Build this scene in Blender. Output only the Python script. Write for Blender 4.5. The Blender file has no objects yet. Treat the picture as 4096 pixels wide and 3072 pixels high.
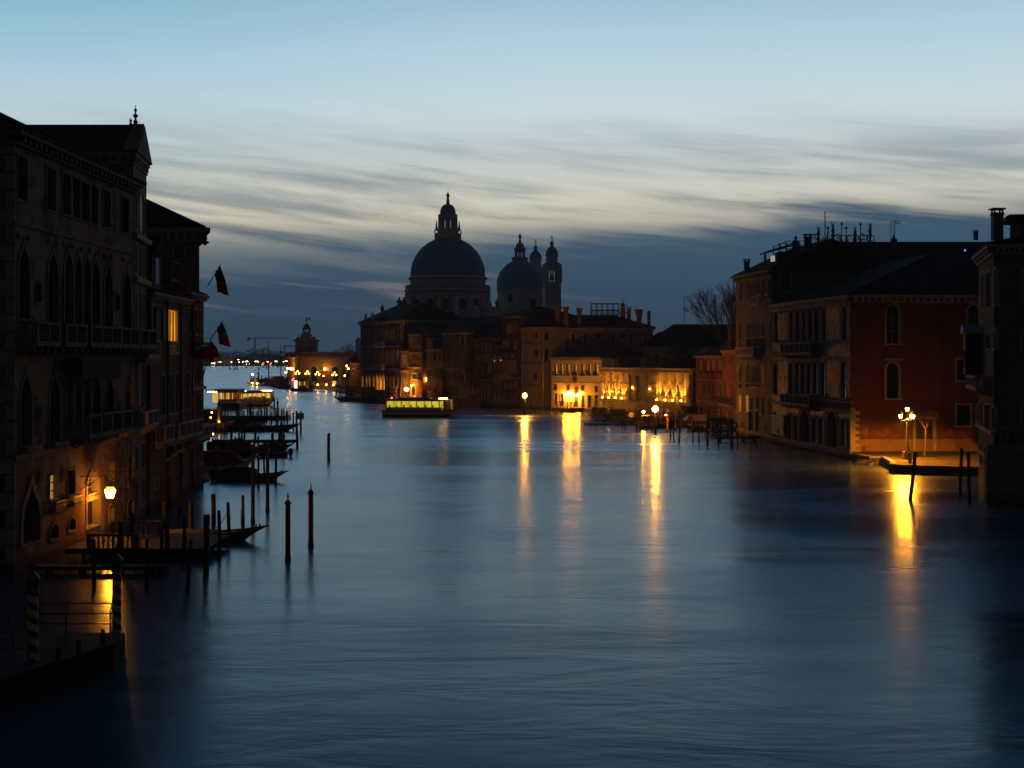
import bpy, math, random
from mathutils import Vector, Matrix
R=math.radians
rnd=random.Random(7)
sc=bpy.context.scene
COL=sc.collection
# ------------------------------------------------------------------ camera
F=5689.0; CX=2048.0; HY=1429.5; CH=11.0          # focal length and horizon in photo pixels, eye height in metres
cam=bpy.data.cameras.new('camera'); camo=bpy.data.objects.new('camera',cam); COL.objects.link(camo)
cam.lens=50; cam.sensor_width=36; cam.sensor_fit='HORIZONTAL'; cam.shift_y=-0.026; cam.clip_end=9000; cam.clip_start=.5
camo.location=(0,0,CH); camo.rotation_euler=(R(90),0,0); sc.camera=camo
sc.view_settings.view_transform='Standard'; sc.view_settings.look='None'
sc.view_settings.exposure=0; sc.view_settings.gamma=1; sc.view_settings.use_curve_mapping=False
sc.render.engine='CYCLES'
cy=sc.cycles
cy.use_denoising=True
try: cy.denoiser='OPENIMAGEDENOISE'
except Exception: pass
cy.sample_clamp_indirect=4; cy.sample_clamp_direct=0
cy.max_bounces=6; cy.diffuse_bounces=2; cy.glossy_bounces=3; cy.transmission_bounces=2; cy.volume_bounces=0; cy.transparent_max_bounces=6
cy.caustics_reflective=False; cy.caustics_refractive=False; cy.use_light_tree=True
# ------------------------------------------------------------------ node helpers
class NT:
    def __init__(s,tree): s.t=tree; s.n=tree.nodes; s.l=tree.links; s.n.clear()
    def __call__(s,ty,ins=None,**kw):
        nd=s.n.new(ty)
        for k,v in kw.items(): setattr(nd,k,v)
        for k,v in (ins or {}).items():
            if hasattr(v,'is_output') or isinstance(v,bpy.types.NodeSocket): s.l.new(v,nd.inputs[k])
            else: nd.inputs[k].default_value=v
        return nd
    def math(s,op,a,b=None,c=None,clamp=False):
        d={0:a}
        if b is not None: d[1]=b
        if c is not None: d[2]=c
        nd=s('ShaderNodeMath',d,operation=op); nd.use_clamp=clamp; return nd.outputs[0]
    def mix(s,f,a,b,bt='MIX'):
        nd=s.n.new('ShaderNodeMix'); nd.data_type='RGBA'; nd.blend_type=bt
        for k,v in ((0,f),(6,a),(7,b)):
            if isinstance(v,bpy.types.NodeSocket): s.l.new(v,nd.inputs[k])
            else: nd.inputs[k].default_value=(tuple(v)+(1,))[:4] if k else v
        return nd.outputs[2]
    def ramp(s,f,stops,interp='LINEAR'):
        nd=s('ShaderNodeValToRGB',{0:f}); cr=nd.color_ramp; cr.interpolation=interp
        while len(cr.elements)<len(stops): cr.elements.new(.5)
        for e,(p,c) in zip(cr.elements,stops):
            e.position=p; e.color=(tuple(c)+(1,))[:4] if not isinstance(c,(int,float)) else (c,c,c,1)
        return nd.outputs[0]
    def smooth(s,x,a,b):
        nd=s('ShaderNodeMapRange',{0:x,1:a,2:b,3:0.0,4:1.0}); nd.interpolation_type='SMOOTHSTEP'; return nd.outputs[0]
    def noise(s,vec,scale,detail=4,rough=.55,dist=0.):
        return s('ShaderNodeTexNoise',{'Vector':vec,'Scale':scale,'Detail':detail,'Roughness':rough,'Distortion':dist}).outputs[0]
def srgb(r,g,b):
    f=lambda c:(c/12.92 if c<=.04045 else ((c+.055)/1.055)**2.4)
    return (f(r/255.),f(g/255.),f(b/255.))
# ------------------------------------------------------------------ sky before sunrise
world=bpy.data.worlds.new('World'); sc.world=world; world.use_nodes=True
def sky():
    w=NT(world.node_tree)
    tc=w('ShaderNodeTexCoord'); sp=w('ShaderNodeSeparateXYZ',{0:tc.outputs['Generated']})
    x,y,z=sp.outputs
    e=w.math('MULTIPLY',w.math('MAXIMUM',z,0.0),2.0)          # sin(elevation)*2 -> ramp position
    base=w.ramp(e,[(0,srgb(70,92,105)),(.10,srgb(82,105,122)),(.15,srgb(150,155,150)),(.19,srgb(216,207,184)),(.23,srgb(213,211,197)),(.28,srgb(197,208,208)),
                   (.34,srgb(205,221,226)),(.41,srgb(188,215,227)),(.50,srgb(157,195,214)),(.62,srgb(94,146,181)),(.75,srgb(52,108,156)),(1,srgb(34,78,126))])
    # left of the picture is a little deeper blue
    lf=w.smooth(x,0.05,-.36)
    base=w.mix(w.math('MULTIPLY',lf,w.smooth(e,.18,.48)),base,w.mix(1.0,base,(.66,.84,.93),'MULTIPLY'))
    # wispy cloud streaks, sloping down to the right
    zt=w.math('ADD',z,w.math('MULTIPLY',x,.115))
    v=w('ShaderNodeCombineXYZ',{0:w.math('MULTIPLY',x,6.0),1:w.math('MULTIPLY',y,.8),2:w.math('MULTIPLY',zt,78.0)}).outputs[0]
    n1=w.noise(v,1.0,7,.62,.5)
    v2=w('ShaderNodeCombineXYZ',{0:w.math('MULTIPLY',x,2.8),1:3.7,2:w.math('MULTIPLY',zt,27.0)}).outputs[0]
    n2=w.noise(v2,1.0,4,.5,.5)
    st=w.math('ADD',w.math('MULTIPLY',n1,.45),w.math('MULTIPLY',n2,.55))
    win=w.math('MULTIPLY',w.smooth(z,.045,.075),w.smooth(z,.188,.125))
    m=w.math('MULTIPLY',w.smooth(st,.42,.62),win)
    c1=w.ramp(w.math('MULTIPLY',z,5.),[(.3,srgb(66,88,108)),(.45,srgb(96,114,126)),(.62,srgb(132,148,154)),(.85,srgb(162,182,190))])
    base=w.mix(w.math('MULTIPLY',m,.82),base,c1)
    # dark cloud bank low over the lagoon, higher to the right
    ed=w.math('ADD',w.math('ADD',z,w.math('MULTIPLY',x,-.042)),w.math('MULTIPLY',w.math('SUBTRACT',n2,.5),.105))
    ed=w.math('ADD',ed,w.math('MULTIPLY',w.math('SUBTRACT',n1,.5),.055))
    bank=w.smooth(ed,.098,.062)
    bk=w.ramp(w.math('MULTIPLY',z,10.),[(0,srgb(56,79,94)),(.2,srgb(51,78,98)),(.45,srgb(48,77,101)),(.8,srgb(56,86,109))])
    n3=w.noise(v,1.3,3,.5)
    pk=w.math('MULTIPLY',w.math('MULTIPLY',w.smooth(n3,.53,.68),w.smooth(z,.02,.045)),w.smooth(x,.12,-.12))
    bk=w.mix(w.math('MULTIPLY',pk,.75),bk,srgb(124,118,124))
    base=w.mix(bank,base,bk)
    # the light comes from the east (+Y); the western half of the sky is still night
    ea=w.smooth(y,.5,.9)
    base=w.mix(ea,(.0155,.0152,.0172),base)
    sk=w('ShaderNodeTexSky',{},sky_type='NISHITA'); sk.sun_disc=False; sk.sun_elevation=R(-4); sk.sun_rotation=R(-8); sk.altitude=5
    bg0=w('ShaderNodeBackground',{0:sk.outputs[0],1:.05})
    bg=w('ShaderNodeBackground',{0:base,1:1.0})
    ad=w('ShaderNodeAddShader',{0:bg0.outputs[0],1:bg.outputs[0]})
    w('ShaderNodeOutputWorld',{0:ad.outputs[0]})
    world.cycles.sampling_method='MANUAL'; world.cycles.sample_map_resolution=1024
sky()
# ------------------------------------------------------------------ materials
MAT={}
def newmat(name):
    m=bpy.data.materials.new(name); m.use_nodes=True; MAT[name]=m; return m,NT(m.node_tree)
def wallvec(w,kx=1.,kz=1.):
    tc=w('ShaderNodeTexCoord'); sp=w('ShaderNodeSeparateXYZ',{0:tc.outputs['Object']})
    h=w.math('ADD',sp.outputs[0],sp.outputs[1])
    return tc.outputs['Object'],w('ShaderNodeCombineXYZ',{0:w.math('MULTIPLY',h,kx),1:w.math('MULTIPLY',sp.outputs[2],kz),2:0.0}).outputs[0],sp
def plaster(name,c,c2=None,sc_=.35,amt=.6,rough=.9,bump=.25,streak=.5,wetk=.8):
    m,w=newmat(name); o,hv,sp=wallvec(w)
    c2=c2 or tuple(k*.55 for k in c)
    n=w.noise(o,sc_,6,.62); n2=w.noise(o,sc_*9,5,.6)
    col=w.mix(w.math('MULTIPLY',w.smooth(n,.42,.68),amt),c,c2)
    sv=w('ShaderNodeCombineXYZ',{0:w.math('MULTIPLY',w.math('ADD',sp.outputs[0],sp.outputs[1]),1.6),1:w.math('MULTIPLY',sp.outputs[2],.16),2:1.}).outputs[0]
    s=w.noise(sv,1.3,4,.6)
    col=w.mix(w.math('MULTIPLY',w.smooth(s,.5,.75),streak*.6),col,tuple(k*.35 for k in c))
    wet=w.smooth(sp.outputs[2],1.0,.1)
    col=w.mix(w.math('MULTIPLY',wet,wetk),col,(.02,.024,.016))
    bp=w('ShaderNodeBump',{'Strength':bump,'Distance':.04,'Height':n2})
    b=w('ShaderNodeBsdfPrincipled',{'Base Color':col,'Roughness':rough,'Normal':bp.outputs[0],'Specular IOR Level':.08})
    w('ShaderNodeOutputMaterial',{0:b.outputs[0]}); return m
def brick(name,c1,c2,mortar,scale=1.,plasteramt=0.,pc=(.3,.25,.2),rough=.9,wetk=.8):
    m,w=newmat(name); o,hv,sp=wallvec(w)
    bt=w('ShaderNodeTexBrick',{'Vector':hv,'Color1':c1+(1,),'Color2':c2+(1,),'Mortar':mortar+(1,),'Scale':scale,'Mortar Size':.012,'Brick Width':.28,'Row Height':.08})
    n=w.noise(o,.5,6,.65); col=w.mix(w.math('MULTIPLY',w.smooth(n,.4,.7),.55),bt.outputs[0],tuple(k*.4 for k in c1))
    if plasteramt>0: col=w.mix(w.smooth(w.math('ADD',w.noise(o,.33,7,.7),w.math('MULTIPLY',w.smooth(sp.outputs[2],6.,2.5),-.11)),.62-plasteramt*.3,.66-plasteramt*.3),col,pc)
    wet=w.smooth(sp.outputs[2],1.0,.1); col=w.mix(w.math('MULTIPLY',wet,wetk),col,(.02,.024,.016))
    bp=w('ShaderNodeBump',{'Strength':.5,'Distance':.03,'Height':w.math('SUBTRACT',w.noise(o,6.,4),bt.outputs[1])})
    b=w('ShaderNodeBsdfPrincipled',{'Base Color':col,'Roughness':rough,'Normal':bp.outputs[0],'Specular IOR Level':.08})
    w('ShaderNodeOutputMaterial',{0:b.outputs[0]}); return m
def plain(name,c,rough=.7,metal=0.,nscale=4.,amt=.5,bump=.15,stretch=None,wet=False):
    m,w=newmat(name); tc=w('ShaderNodeTexCoord'); v=tc.outputs['Object']
    if stretch: v=w('ShaderNodeMapping',{0:v,'Scale':stretch}).outputs[0]
    n=w.noise(v,nscale,5,.6)
    col=w.mix(w.math('MULTIPLY',w.smooth(n,.35,.7),amt),c,tuple(k*.45 for k in c))
    if wet:
        sp=w('ShaderNodeSeparateXYZ',{0:tc.outputs['Object']})
        wt=w.smooth(w.math('ADD',sp.outputs[2],w.math('MULTIPLY',n,.4)),1.05,.75); col=w.mix(wt,col,(.008,.011,.006))
    bp=w('ShaderNodeBump',{'Strength':bump,'Distance':.03,'Height':n})
    b=w('ShaderNodeBsdfPrincipled',{'Base Color':col,'Roughness':rough,'Metallic':metal,'Normal':bp.outputs[0],'Specular IOR Level':.5 if rough<.6 else .15})
    w('ShaderNodeOutputMaterial',{0:b.outputs[0]}); return m
def glow(name,c,s,var=0.):
    m,w=newmat(name)
    if var:
        o,hv,sp=wallvec(w,2.4,.35); n=w.noise(hv,1.,4,.6)
        f=w.math('MULTIPLY_ADD',w.smooth(n,.3,.7),var*s,s*(1-var))
        n2=w.noise(hv,.5,2); col=w.mix(n2,c,(c[0],c[1]*.72,c[2]*.45))
        em=w('ShaderNodeEmission',{0:col,1:f})
    else: em=w('ShaderNodeEmission',{0:c+(1,),1:s})
    w('ShaderNodeOutputMaterial',{0:em.outputs[0]}); return m
def spiral(name,c1,c2,turns=.9,k=1.0,wet=True):
    m,w=newmat(name); tc=w('ShaderNodeTexCoord'); sp=w('ShaderNodeSeparateXYZ',{0:tc.outputs['Object']})
    a=w.math('DIVIDE',w.math('ARCTAN2',sp.outputs[1],sp.outputs[0]),2*math.pi)
    f=w.math('FRACT',w.math('ADD',w.math('MULTIPLY',sp.outputs[2],turns),w.math('MULTIPLY',a,k)))
    n=w.noise(tc.outputs['Object'],5.,5)
    st=w.math('GREATER_THAN',w.math('ADD',f,w.math('MULTIPLY',w.math('SUBTRACT',n,.5),.04)),.5)
    col=w.mix(st,c1,c2); col=w.mix(w.math('MULTIPLY',w.smooth(n,.45,.75),.35),col,(.05,.045,.035))
    wt=w.smooth(w.math('ADD',sp.outputs[2],w.math('MULTIPLY',n,.3)),.75,.45); col=w.mix(wt,col,(.008,.011,.006))
    b=w('ShaderNodeBsdfPrincipled',{'Base Color':col,'Roughness':.6}); w('ShaderNodeOutputMaterial',{0:b.outputs[0]}); return m
def tiles(name,c,rough=.85):
    m,w=newmat(name); tc=w('ShaderNodeTexCoord'); o=tc.outputs['Object']
    sp=w('ShaderNodeSeparateXYZ',{0:o})
    n=w.noise(o,1.2,6,.6); n2=w.noise(o,14.,3)
    a=w.math('SINE',w.math('MULTIPLY',sp.outputs[1],26.)); b2=w.math('SINE',w.math('MULTIPLY',sp.outputs[0],26.))
    h=w.math('ADD',w.math('MULTIPLY',w.math('ADD',a,b2),.35),n2)
    col=w.mix(w.smooth(n,.35,.7),c,tuple(k*.35 for k in c))
    bp=w('ShaderNodeBump',{'Strength':.6,'Distance':.06,'Height':h})
    b=w('ShaderNodeBsdfPrincipled',{'Base Color':col,'Roughness':rough,'Normal':bp.outputs[0],'Specular IOR Level':.03}); w('ShaderNodeOutputMaterial',{0:b.outputs[0]}); return m
def mosaic(name):
    m,w=newmat(name); o,hv,sp=wallvec(w)
    n=w.noise(o,1.3,6,.7,.6); n2=w.noise(o,7.,4,.7)
    col=w.mix(w.smooth(n,.4,.6),(.30,.155,.025),(.05,.042,.032)); col=w.mix(w.smooth(w.noise(o,3.,3),.55,.62),col,(.16,.13,.1))
    bp=w('ShaderNodeBump',{'Strength':.9,'Distance':.12,'Height':n2})
    b=w('ShaderNodeBsdfPrincipled',{'Base Color':col,'Roughness':.6,'Specular IOR Level':.1,'Metallic':w.math('MULTIPLY',w.smooth(n,.62,.45),.34),'Normal':bp.outputs[0]}); w('ShaderNodeOutputMaterial',{0:b.outputs[0]}); return m
def water():
    m,w=newmat('canal_water'); tc=w('ShaderNodeTexCoord'); o=tc.outputs['Object']
    mp=w('ShaderNodeMapping',{0:o,'Rotation':(0,0,R(25)),'Scale':(1.,1.35,1.)}).outputs[0]
    big=w.noise(w('ShaderNodeMapping',{0:o,'Rotation':(0,0,R(-12)),'Scale':(.022,.05,1.)}).outputs[0],1.,5,.62,.8)
    mid=w.noise(mp,.35,5,.6,.4); fine=w.noise(mp,1.5,3,.6)
    low=w.noise(w('ShaderNodeMapping',{0:o,'Rotation':(0,0,R(-35)),'Scale':(.10,.22,1.)}).outputs[0],1.,4,.6,.6)
    hgt=w.math('ADD',w.math('ADD',w.math('MULTIPLY',mid,.38),w.math('MULTIPLY',fine,.10)),w.math('MULTIPLY',low,1.9))
    bp=w('ShaderNodeBump',{'Strength':.32,'Distance':.10,'Height':hgt})
    ro=w.math('MULTIPLY_ADD',w.smooth(big,.35,.68),.11,.19)
    fr=w('ShaderNodeFresnel',{0:1.333,1:bp.outputs[0]}).outputs[0]
    df=w('ShaderNodeBsdfDiffuse',{0:(.006,.034,.072,1)})
    gl=w('ShaderNodeBsdfGlossy',{0:(.75,.90,1.,1),1:ro,'Normal':bp.outputs[0]},distribution='GGX')
    mx=w('ShaderNodeMixShader',{0:w.math('MULTIPLY',w.math('POWER',fr,1.3),1.12,clamp=True),1:df.outputs[0],2:gl.outputs[0]})
    w('ShaderNodeOutputMaterial',{0:mx.outputs[0]}); return m
WATER=water()
STONE=plaster('istrian_stone',(.40,.37,.32),(.22,.2,.17),.8,.6,.8,.2,.4)
DSTONE=plaster('weathered_stone',(.24,.21,.18),(.12,.11,.1),.8,.6,.85,.3,.5)
P_GREY=plaster('grey_plaster',(.26,.22,.18),(.15,.11,.09)); P_CREAM=plaster('cream_plaster',(.36,.30,.21),(.24,.19,.13))
P_WHITE=plaster('white_plaster',(.82,.74,.56),(.62,.54,.40),.5,.5,.9,.15,.35); P_RED=plaster('red_plaster',(.27,.075,.038),(.17,.055,.032))
P_BROWN=plaster('brown_red_plaster',(.155,.068,.042),(.105,.052,.036),.25,.7); P_ROSE=plaster('rose_plaster',(.22,.11,.08),(.13,.075,.06)); P_OCHRE=plaster('ochre_plaster',(.30,.17,.08),(.19,.11,.06)); P_PINK=plaster('pink_grey_plaster',(.17,.135,.115),(.12,.095,.08))
BRICK=brick('red_brick',(.20,.075,.045),(.14,.055,.035),(.2,.17,.14)); BRICKP=brick('patched_brick',(.22,.08,.045),(.15,.06,.035),(.22,.19,.15),1.,.55,(.27,.21,.15))
DARKB=brick('dark_brick',(.11,.06,.045),(.08,.045,.035),(.1,.09,.08))
ROOF=tiles('roof_tiles',(.085,.05,.04)); LEAD=plain('lead_sheet',(.25,.38,.54),.6,0,.35,.35,.05); MARBLE=plaster('pale_church_marble',(.62,.60,.60),(.45,.43,.43),.3,.5,.85,.2,.4,0.); ROOFD=tiles('dark_roof_tiles',(.035,.026,.022))
WOOD=plain('weathered_wood',(.13,.085,.05),.85,0,3.,.6,.3,(6,6,.7)); POLE=plain('mooring_wood',(.10,.065,.042),.85,0,3.,.6,.35,(6,6,.7),True); DWOOD=plain('dark_wood',(.035,.026,.02),.75,0,3.,.5,.2,(4,4,1))
IRON=plain('dark_iron',(.02,.02,.02),.5,.6); GREENIRON=plain('green_iron',(.012,.032,.018),.45,.2); STEEL=plain('grey_steel',(.16,.17,.18),.45,.7)
HULL=plain('black_hull',(.018,.016,.016),.35,0,3.,.3,.05); HULLW=plain('white_hull',(.50,.49,.46),.5,0,2.,.3,.05); HULLB=plain('blue_hull',(.05,.07,.11),.45,0,2.,.3,.05); DECK=plain('boat_deck',(.22,.13,.07),.5,0,3.,.5,.1,(1,5,1))
TARPB=plain('dark_blue_tarp',(.02,.025,.04),.7,0,3.,.4,.4); TARPR=plain('red_tarp',(.16,.018,.014),.7,0,3.,.4,.4); TARPG=plain('grey_tarp',(.16,.15,.14),.7,0,3.,.4,.4)
REDP=plain('red_paint',(.22,.02,.015),.45,0,4.,.4,.1,None,True); GOLD=plain('gilded_metal',(.75,.45,.12),.3,1.,6.,.3,.05); BRONZE=plain('dull_bronze',(.10,.05,.035),.6,.5); TEALM=plain('teal_metal_cap',(.04,.075,.085),.5,.2)
SP_RW=spiral('red_white_spiral',(.72,.56,.36),(.22,.02,.016),2.15,1.0); SP_BW=spiral('blue_white_spiral',(.45,.45,.42),(.05,.12,.14),.9); SP_DK=spiral('dark_gold_spiral',(.10,.065,.02),(.07,.018,.012),.6); SP_RY=spiral('red_cream_spiral',(.65,.5,.3),(.35,.03,.02),1.4); SP_BK=spiral('black_cream_spiral',(.35,.28,.2),(.02,.02,.025),.9)
PAVE=brick('stone_paving',(.24,.19,.145),(.18,.145,.11),(.07,.06,.05),.3,0,(.3,.25,.2),.9,0.); QUAY=plaster('quay_stone',(.33,.29,.23),(.18,.16,.13),1.2,.6,.9,.25,.5,0.)
PANE=plain('dark_glass',(.010,.011,.013),.12,0,1.,.2,0); SHUT=plain('dark_shutter',(.022,.028,.022),.7,0,3.,.4,.2,(1,1,20)); DOORM=plain('door_wood',(.045,.042,.028),.6,0,3.,.5,.25,(5,5,.8))
BLACKW=plain('black_door_wood',(.014,.011,.008),.7,0,3.,.5,.2); BARK=plain('bark',(.11,.075,.05),.9,0,8.,.5,.5); FOL=plain('hedge_leaf',(.028,.04,.016),.8,0,5.,.5,.2); CLOTH=plain('dark_awning_cloth',(.07,.045,.035),.9,0,6.,.4,.3); WHITEC=plain('white_cloth',(.5,.48,.44),.85,0,2.,.25,.3)
FLAGB=plain('dark_blue_flag',(.02,.025,.05),.85); FLAGG=plain('green_flag_band',(.03,.14,.07),.85); FLAGR=plain('red_flag_band',(.50,.03,.03),.85); FLAGW=plain('white_flag_band',(.35,.33,.32),.85); FLAGV=plain('crimson_gold_flag',(.55,.06,.02),.85,0,9.,.9,.1)
CRISP=plain('pale_cabin_paint',(.5,.5,.46),.5,0,2.,.2,.05); ORANGEP=plain('orange_band_paint',(.45,.17,.02),.5); GREENC=plain('green_awning',(.03,.14,.05),.8); TOPIARY=plain('topiary_leaf',(.03,.05,.02),.85)
SODIUM=(1.,.50,.11)
LAMP_C=glow('campo_lantern_light',(1.,.31,.018),190.); LAMP_W=glow('canal_lamp_light',(1.,.33,.02),560.); LAMP_L=glow('wall_lantern_light',(1.,.31,.018),210.)
LAMP_P=glow('palace_entrance_light',(1.,.30,.015),1000.); LAMP_S=glow('facade_spot_light',(1.,.34,.02),90.); LAMP_J=glow('jetty_lamp_light',(1.,.31,.015),1300.); LAMP_D=glow('quay_lamp_light',(1.,.38,.035),75.); LAMP_F=glow('far_lamp_light',(1.,.58,.2),32.); LAMP_N=glow('navigation_light',(1.,.62,.22),260.)
WHITEL=glow('white_tube_light',(1.,.80,.45),22.); REDL=glow('red_signal_light',(1.,.03,.03),40.); GREENL=glow('green_signal_light',(.1,1.,.4),18.); BLUEL=glow('blue_led_light',(.1,.15,1.),6.)
LIT=glow('lit_amber_window',(1.,.40,.02),1.25,.7); LITS=glow('lit_bright_window',(1.,.40,.03),1.8,.4); LITD=glow('lit_dim_window',(.9,.30,.05),.26,.75); LITG=glow('lit_arcade_interior',(1.,.36,.02),2.3,.6); LITF=glow('lit_far_facade',(1.,.55,.15),.9,.5)
CABIN=glow('lit_cabin_interior',(.80,.72,.05),1.0,.5); CABIN2=glow('lit_shelter_interior',(1.,.62,.12),1.1,.55); SKYW=glow('sky_glow_pane',(.6,.72,.72),.45)  # SKYW: sky-coloured glow put into a pane, no lit room behind
# ------------------------------------------------------------------ geometry helpers
def crop(x0,y0,s): return lambda x,y:(x0+x/s,y0+y/s)
c1=crop(0,400,1.8433); c2=crop(0,1200,1.8433); c3=crop(0,1900,1.4155); c4=crop(550,750,2.765); c5=crop(550,1250,2.37); c6=crop(800,1400,2.766); c7=crop(800,1700,2.552)
c8=crop(1600,1280,3.687); cA=crop(1380,1150,2.404); cB=crop(2000,1200,2.458); cC=crop(2700,1050,2.212); cD=crop(2880,1150,2.37); cE=crop(2900,820,3.687); cF=crop(3350,820,2.8606); cG=crop(3350,1350,2.0737)
cH=crop(2360,1560,5.267); cL=crop(840,1530,5.53); cM=crop(1130,1450,7.373); cN=crop(1370,1480,6.32); cP=crop(1040,1440,9.217); cQ=crop(830,1250,3.403); cR=crop(2650,1640,4.916); cS=crop(1500,700,2.458); cI=lambda x,y:(x,y)
def X_(px,d): return (px-CX)/F*d
def Z_(py,d): return CH+(HY-py)*d/F
def D_(py,z=0.): return (CH-z)*F/(py-HY)
def ray(px,d): return (X_(px,d),d)
def at(px,py,d): return Vector((X_(px,d),d,Z_(py,d)))
def gnd(px,py,z=0.): d=D_(py,z); return Vector((X_(px,d),d,z))
class Fc:
    def __init__(s,A,B):
        s.A=A; s.B=B; dx,dy=B[0]-A[0],B[1]-A[1]; s.L=math.hypot(dx,dy); s.t=(dx/s.L,dy/s.L); s.n=(s.t[1],-s.t[0])
    def w(s,u,v,o=0.): return (s.A[0]+s.t[0]*u+s.n[0]*o, s.A[1]+s.t[1]*u+s.n[1]*o, v)
    def uv(s,p):
        k=(p[0]-CX)/F; u=(k*s.A[1]-s.A[0])/(s.t[0]-k*s.t[1]); d=s.A[1]+s.t[1]*u; return u,Z_(p[1],d)
class MB:
    def __init__(s): s.v=[]; s.f=[]
    def add(s,vs,fs):
        b=len(s.v); s.v+= [tuple(p) for p in vs]; s.f+=[tuple(b+i for i in f) for f in fs]; return s
    def par(s,o,a,b,c):
        o,a,b,c=map(Vector,(o,a,b,c)); P=[o,o+a,o+a+b,o+b,o+c,o+a+c,o+a+b+c,o+b+c]
        return s.add(P,[(3,2,1,0),(4,5,6,7),(0,1,5,4),(1,2,6,5),(2,3,7,6),(3,0,4,7)])
    def box(s,x0,x1,y0,y1,z0,z1): return s.par((x0,y0,z0),(x1-x0,0,0),(0,y1-y0,0),(0,0,z1-z0))
    def fbox(s,f,u0,u1,v0,v1,w0,w1): return s.par(f.w(u0,v0,w1),(f.t[0]*(u1-u0),f.t[1]*(u1-u0),0),(f.n[0]*(w0-w1),f.n[1]*(w0-w1),0),(0,0,v1-v0))
    def fpoly(s,f,pts,w0,w1):
        n=len(pts); s.add([f.w(u,v,w1) for u,v in pts]+[f.w(u,v,w0) for u,v in pts],[tuple(range(n)),tuple(range(2*n-1,n-1,-1))]+[(i,i+n,(i+1)%n+n,(i+1)%n) for i in range(n)]); return s
    def prism(s,pts,z0,z1):
        n=len(pts); return s.add([(x,y,z0) for x,y in pts]+[(x,y,z1) for x,y in pts],[tuple(range(n-1,-1,-1)),tuple(range(n,2*n))]+[(i,(i+1)%n,(i+1)%n+n,i+n) for i in range(n)])
    def tube(s,p,q,r0,r1=None,n=8,cap=True):
        r1=r0 if r1 is None else r1; p,q=Vector(p),Vector(q); d=(q-p)
        if d.length<1e-6: return s
        d.normalize(); a=d.orthogonal().normalized(); b=d.cross(a)
        V=[]
        for c,r in ((p,r0),(q,r1)):
            for i in range(n): t=2*math.pi*i/n; V.append(c+a*(r*math.cos(t))+b*(r*math.sin(t)))
        fs=[(i,(i+1)%n,(i+1)%n+n,i+n) for i in range(n)]
        if cap: fs+=[tuple(range(n-1,-1,-1)),tuple(range(n,2*n))]
        return s.add(V,fs)
    def path(s,pts,r,n=6):
        for a,b in zip(pts,pts[1:]): s.tube(a,b,r,r,n)
        return s
    def lathe(s,c,prof,n=16,ph=0.,rib=0.,cap=True):
        V=[]
        for r,z in prof:
            for i in range(n):
                t=2*math.pi*i/n+ph; k=r*(1+(rib if i%2 else 0)); V.append((c[0]+k*math.cos(t),c[1]+k*math.sin(t),c[2]+z))
        fs=[]
        for j in range(len(prof)-1):
            for i in range(n): a=j*n+i; b=j*n+(i+1)%n; fs.append((a,b,b+n,a+n))
        if cap: fs+=[tuple(range(n-1,-1,-1)),tuple(range((len(prof)-1)*n,len(prof)*n))]
        return s.add(V,fs)
    def ball(s,c,r,n=12,m=8,sz=1.):
        return s.lathe(c,[(max(r*math.sin(math.pi*j/m),1e-3),-r*sz*math.cos(math.pi*j/m)) for j in range(m+1)],n)
    def loft(s,secs,closed=True,cap=True):
        n=len(secs[0]); V=[p for q in secs for p in q]; fs=[]
        for j in range(len(secs)-1):
            for i in range(n if closed else n-1): a=j*n+i; b=j*n+(i+1)%n; fs.append((a,b,b+n,a+n))
        if cap: fs+=[tuple(range(n-1,-1,-1)),tuple(range((len(secs)-1)*n,len(secs)*n))]
        return s.add(V,fs)
OFF={}
def root(name,label,cat,loc=(0,0,0),group=None,rz=0.,local=False,kind=None):
    o=bpy.data.objects.new(name,None); COL.objects.link(o); o.location=loc; o.rotation_euler=(0,0,rz); o.empty_display_size=.5
    o['label']=label; o['category']=cat
    if group: o['group']=group
    if kind: o['kind']=kind
    OFF[o.name]=(0,0,0) if local else tuple(loc); return o
def part(name,mb,mat,par,smooth=False,label=None):
    off=OFF[par.name]; me=bpy.data.meshes.new(name)
    me.from_pydata([(x-off[0],y-off[1],z-off[2]) for x,y,z in mb.v],[],mb.f)
    me.materials.append(mat); me.validate(); me.update()
    if smooth: me.polygons.foreach_set('use_smooth',[True]*len(me.polygons))
    o=bpy.data.objects.new(name,me); COL.objects.link(o); o.parent=par; OFF[o.name]=off
    if label: o['label']=label
    return o
def top(name,mb,mat,loc=(0,0,0),label=None,cat=None,group=None,kind=None,smooth=False,local=False):
    me=bpy.data.meshes.new(name); l=(0,0,0) if local else loc
    me.from_pydata([(x-l[0],y-l[1],z-l[2]) for x,y,z in mb.v],[],mb.f); me.materials.append(mat); me.validate(); me.update()
    if smooth: me.polygons.foreach_set('use_smooth',[True]*len(me.polygons))
    o=bpy.data.objects.new(name,me); COL.objects.link(o); o.location=loc; OFF[o.name]=tuple(l)
    for k,v in (('label',label),('category',cat),('group',group),('kind',kind)):
        if v: o[k]=v
    return o
def copy_tree(o,par=None,loc=None,rz=None,label=None,group=None):
    c=o.copy(); COL.objects.link(c); OFF[c.name]=OFF.get(o.name,(0,0,0))
    if par: c.parent=par
    if loc is not None: c.location=loc
    if rz is not None: c.rotation_euler=(0,0,rz)
    if label: c['label']=label
    if group: c['group']=group
    for ch in list(o.children): copy_tree(ch,c)
    return c
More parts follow.
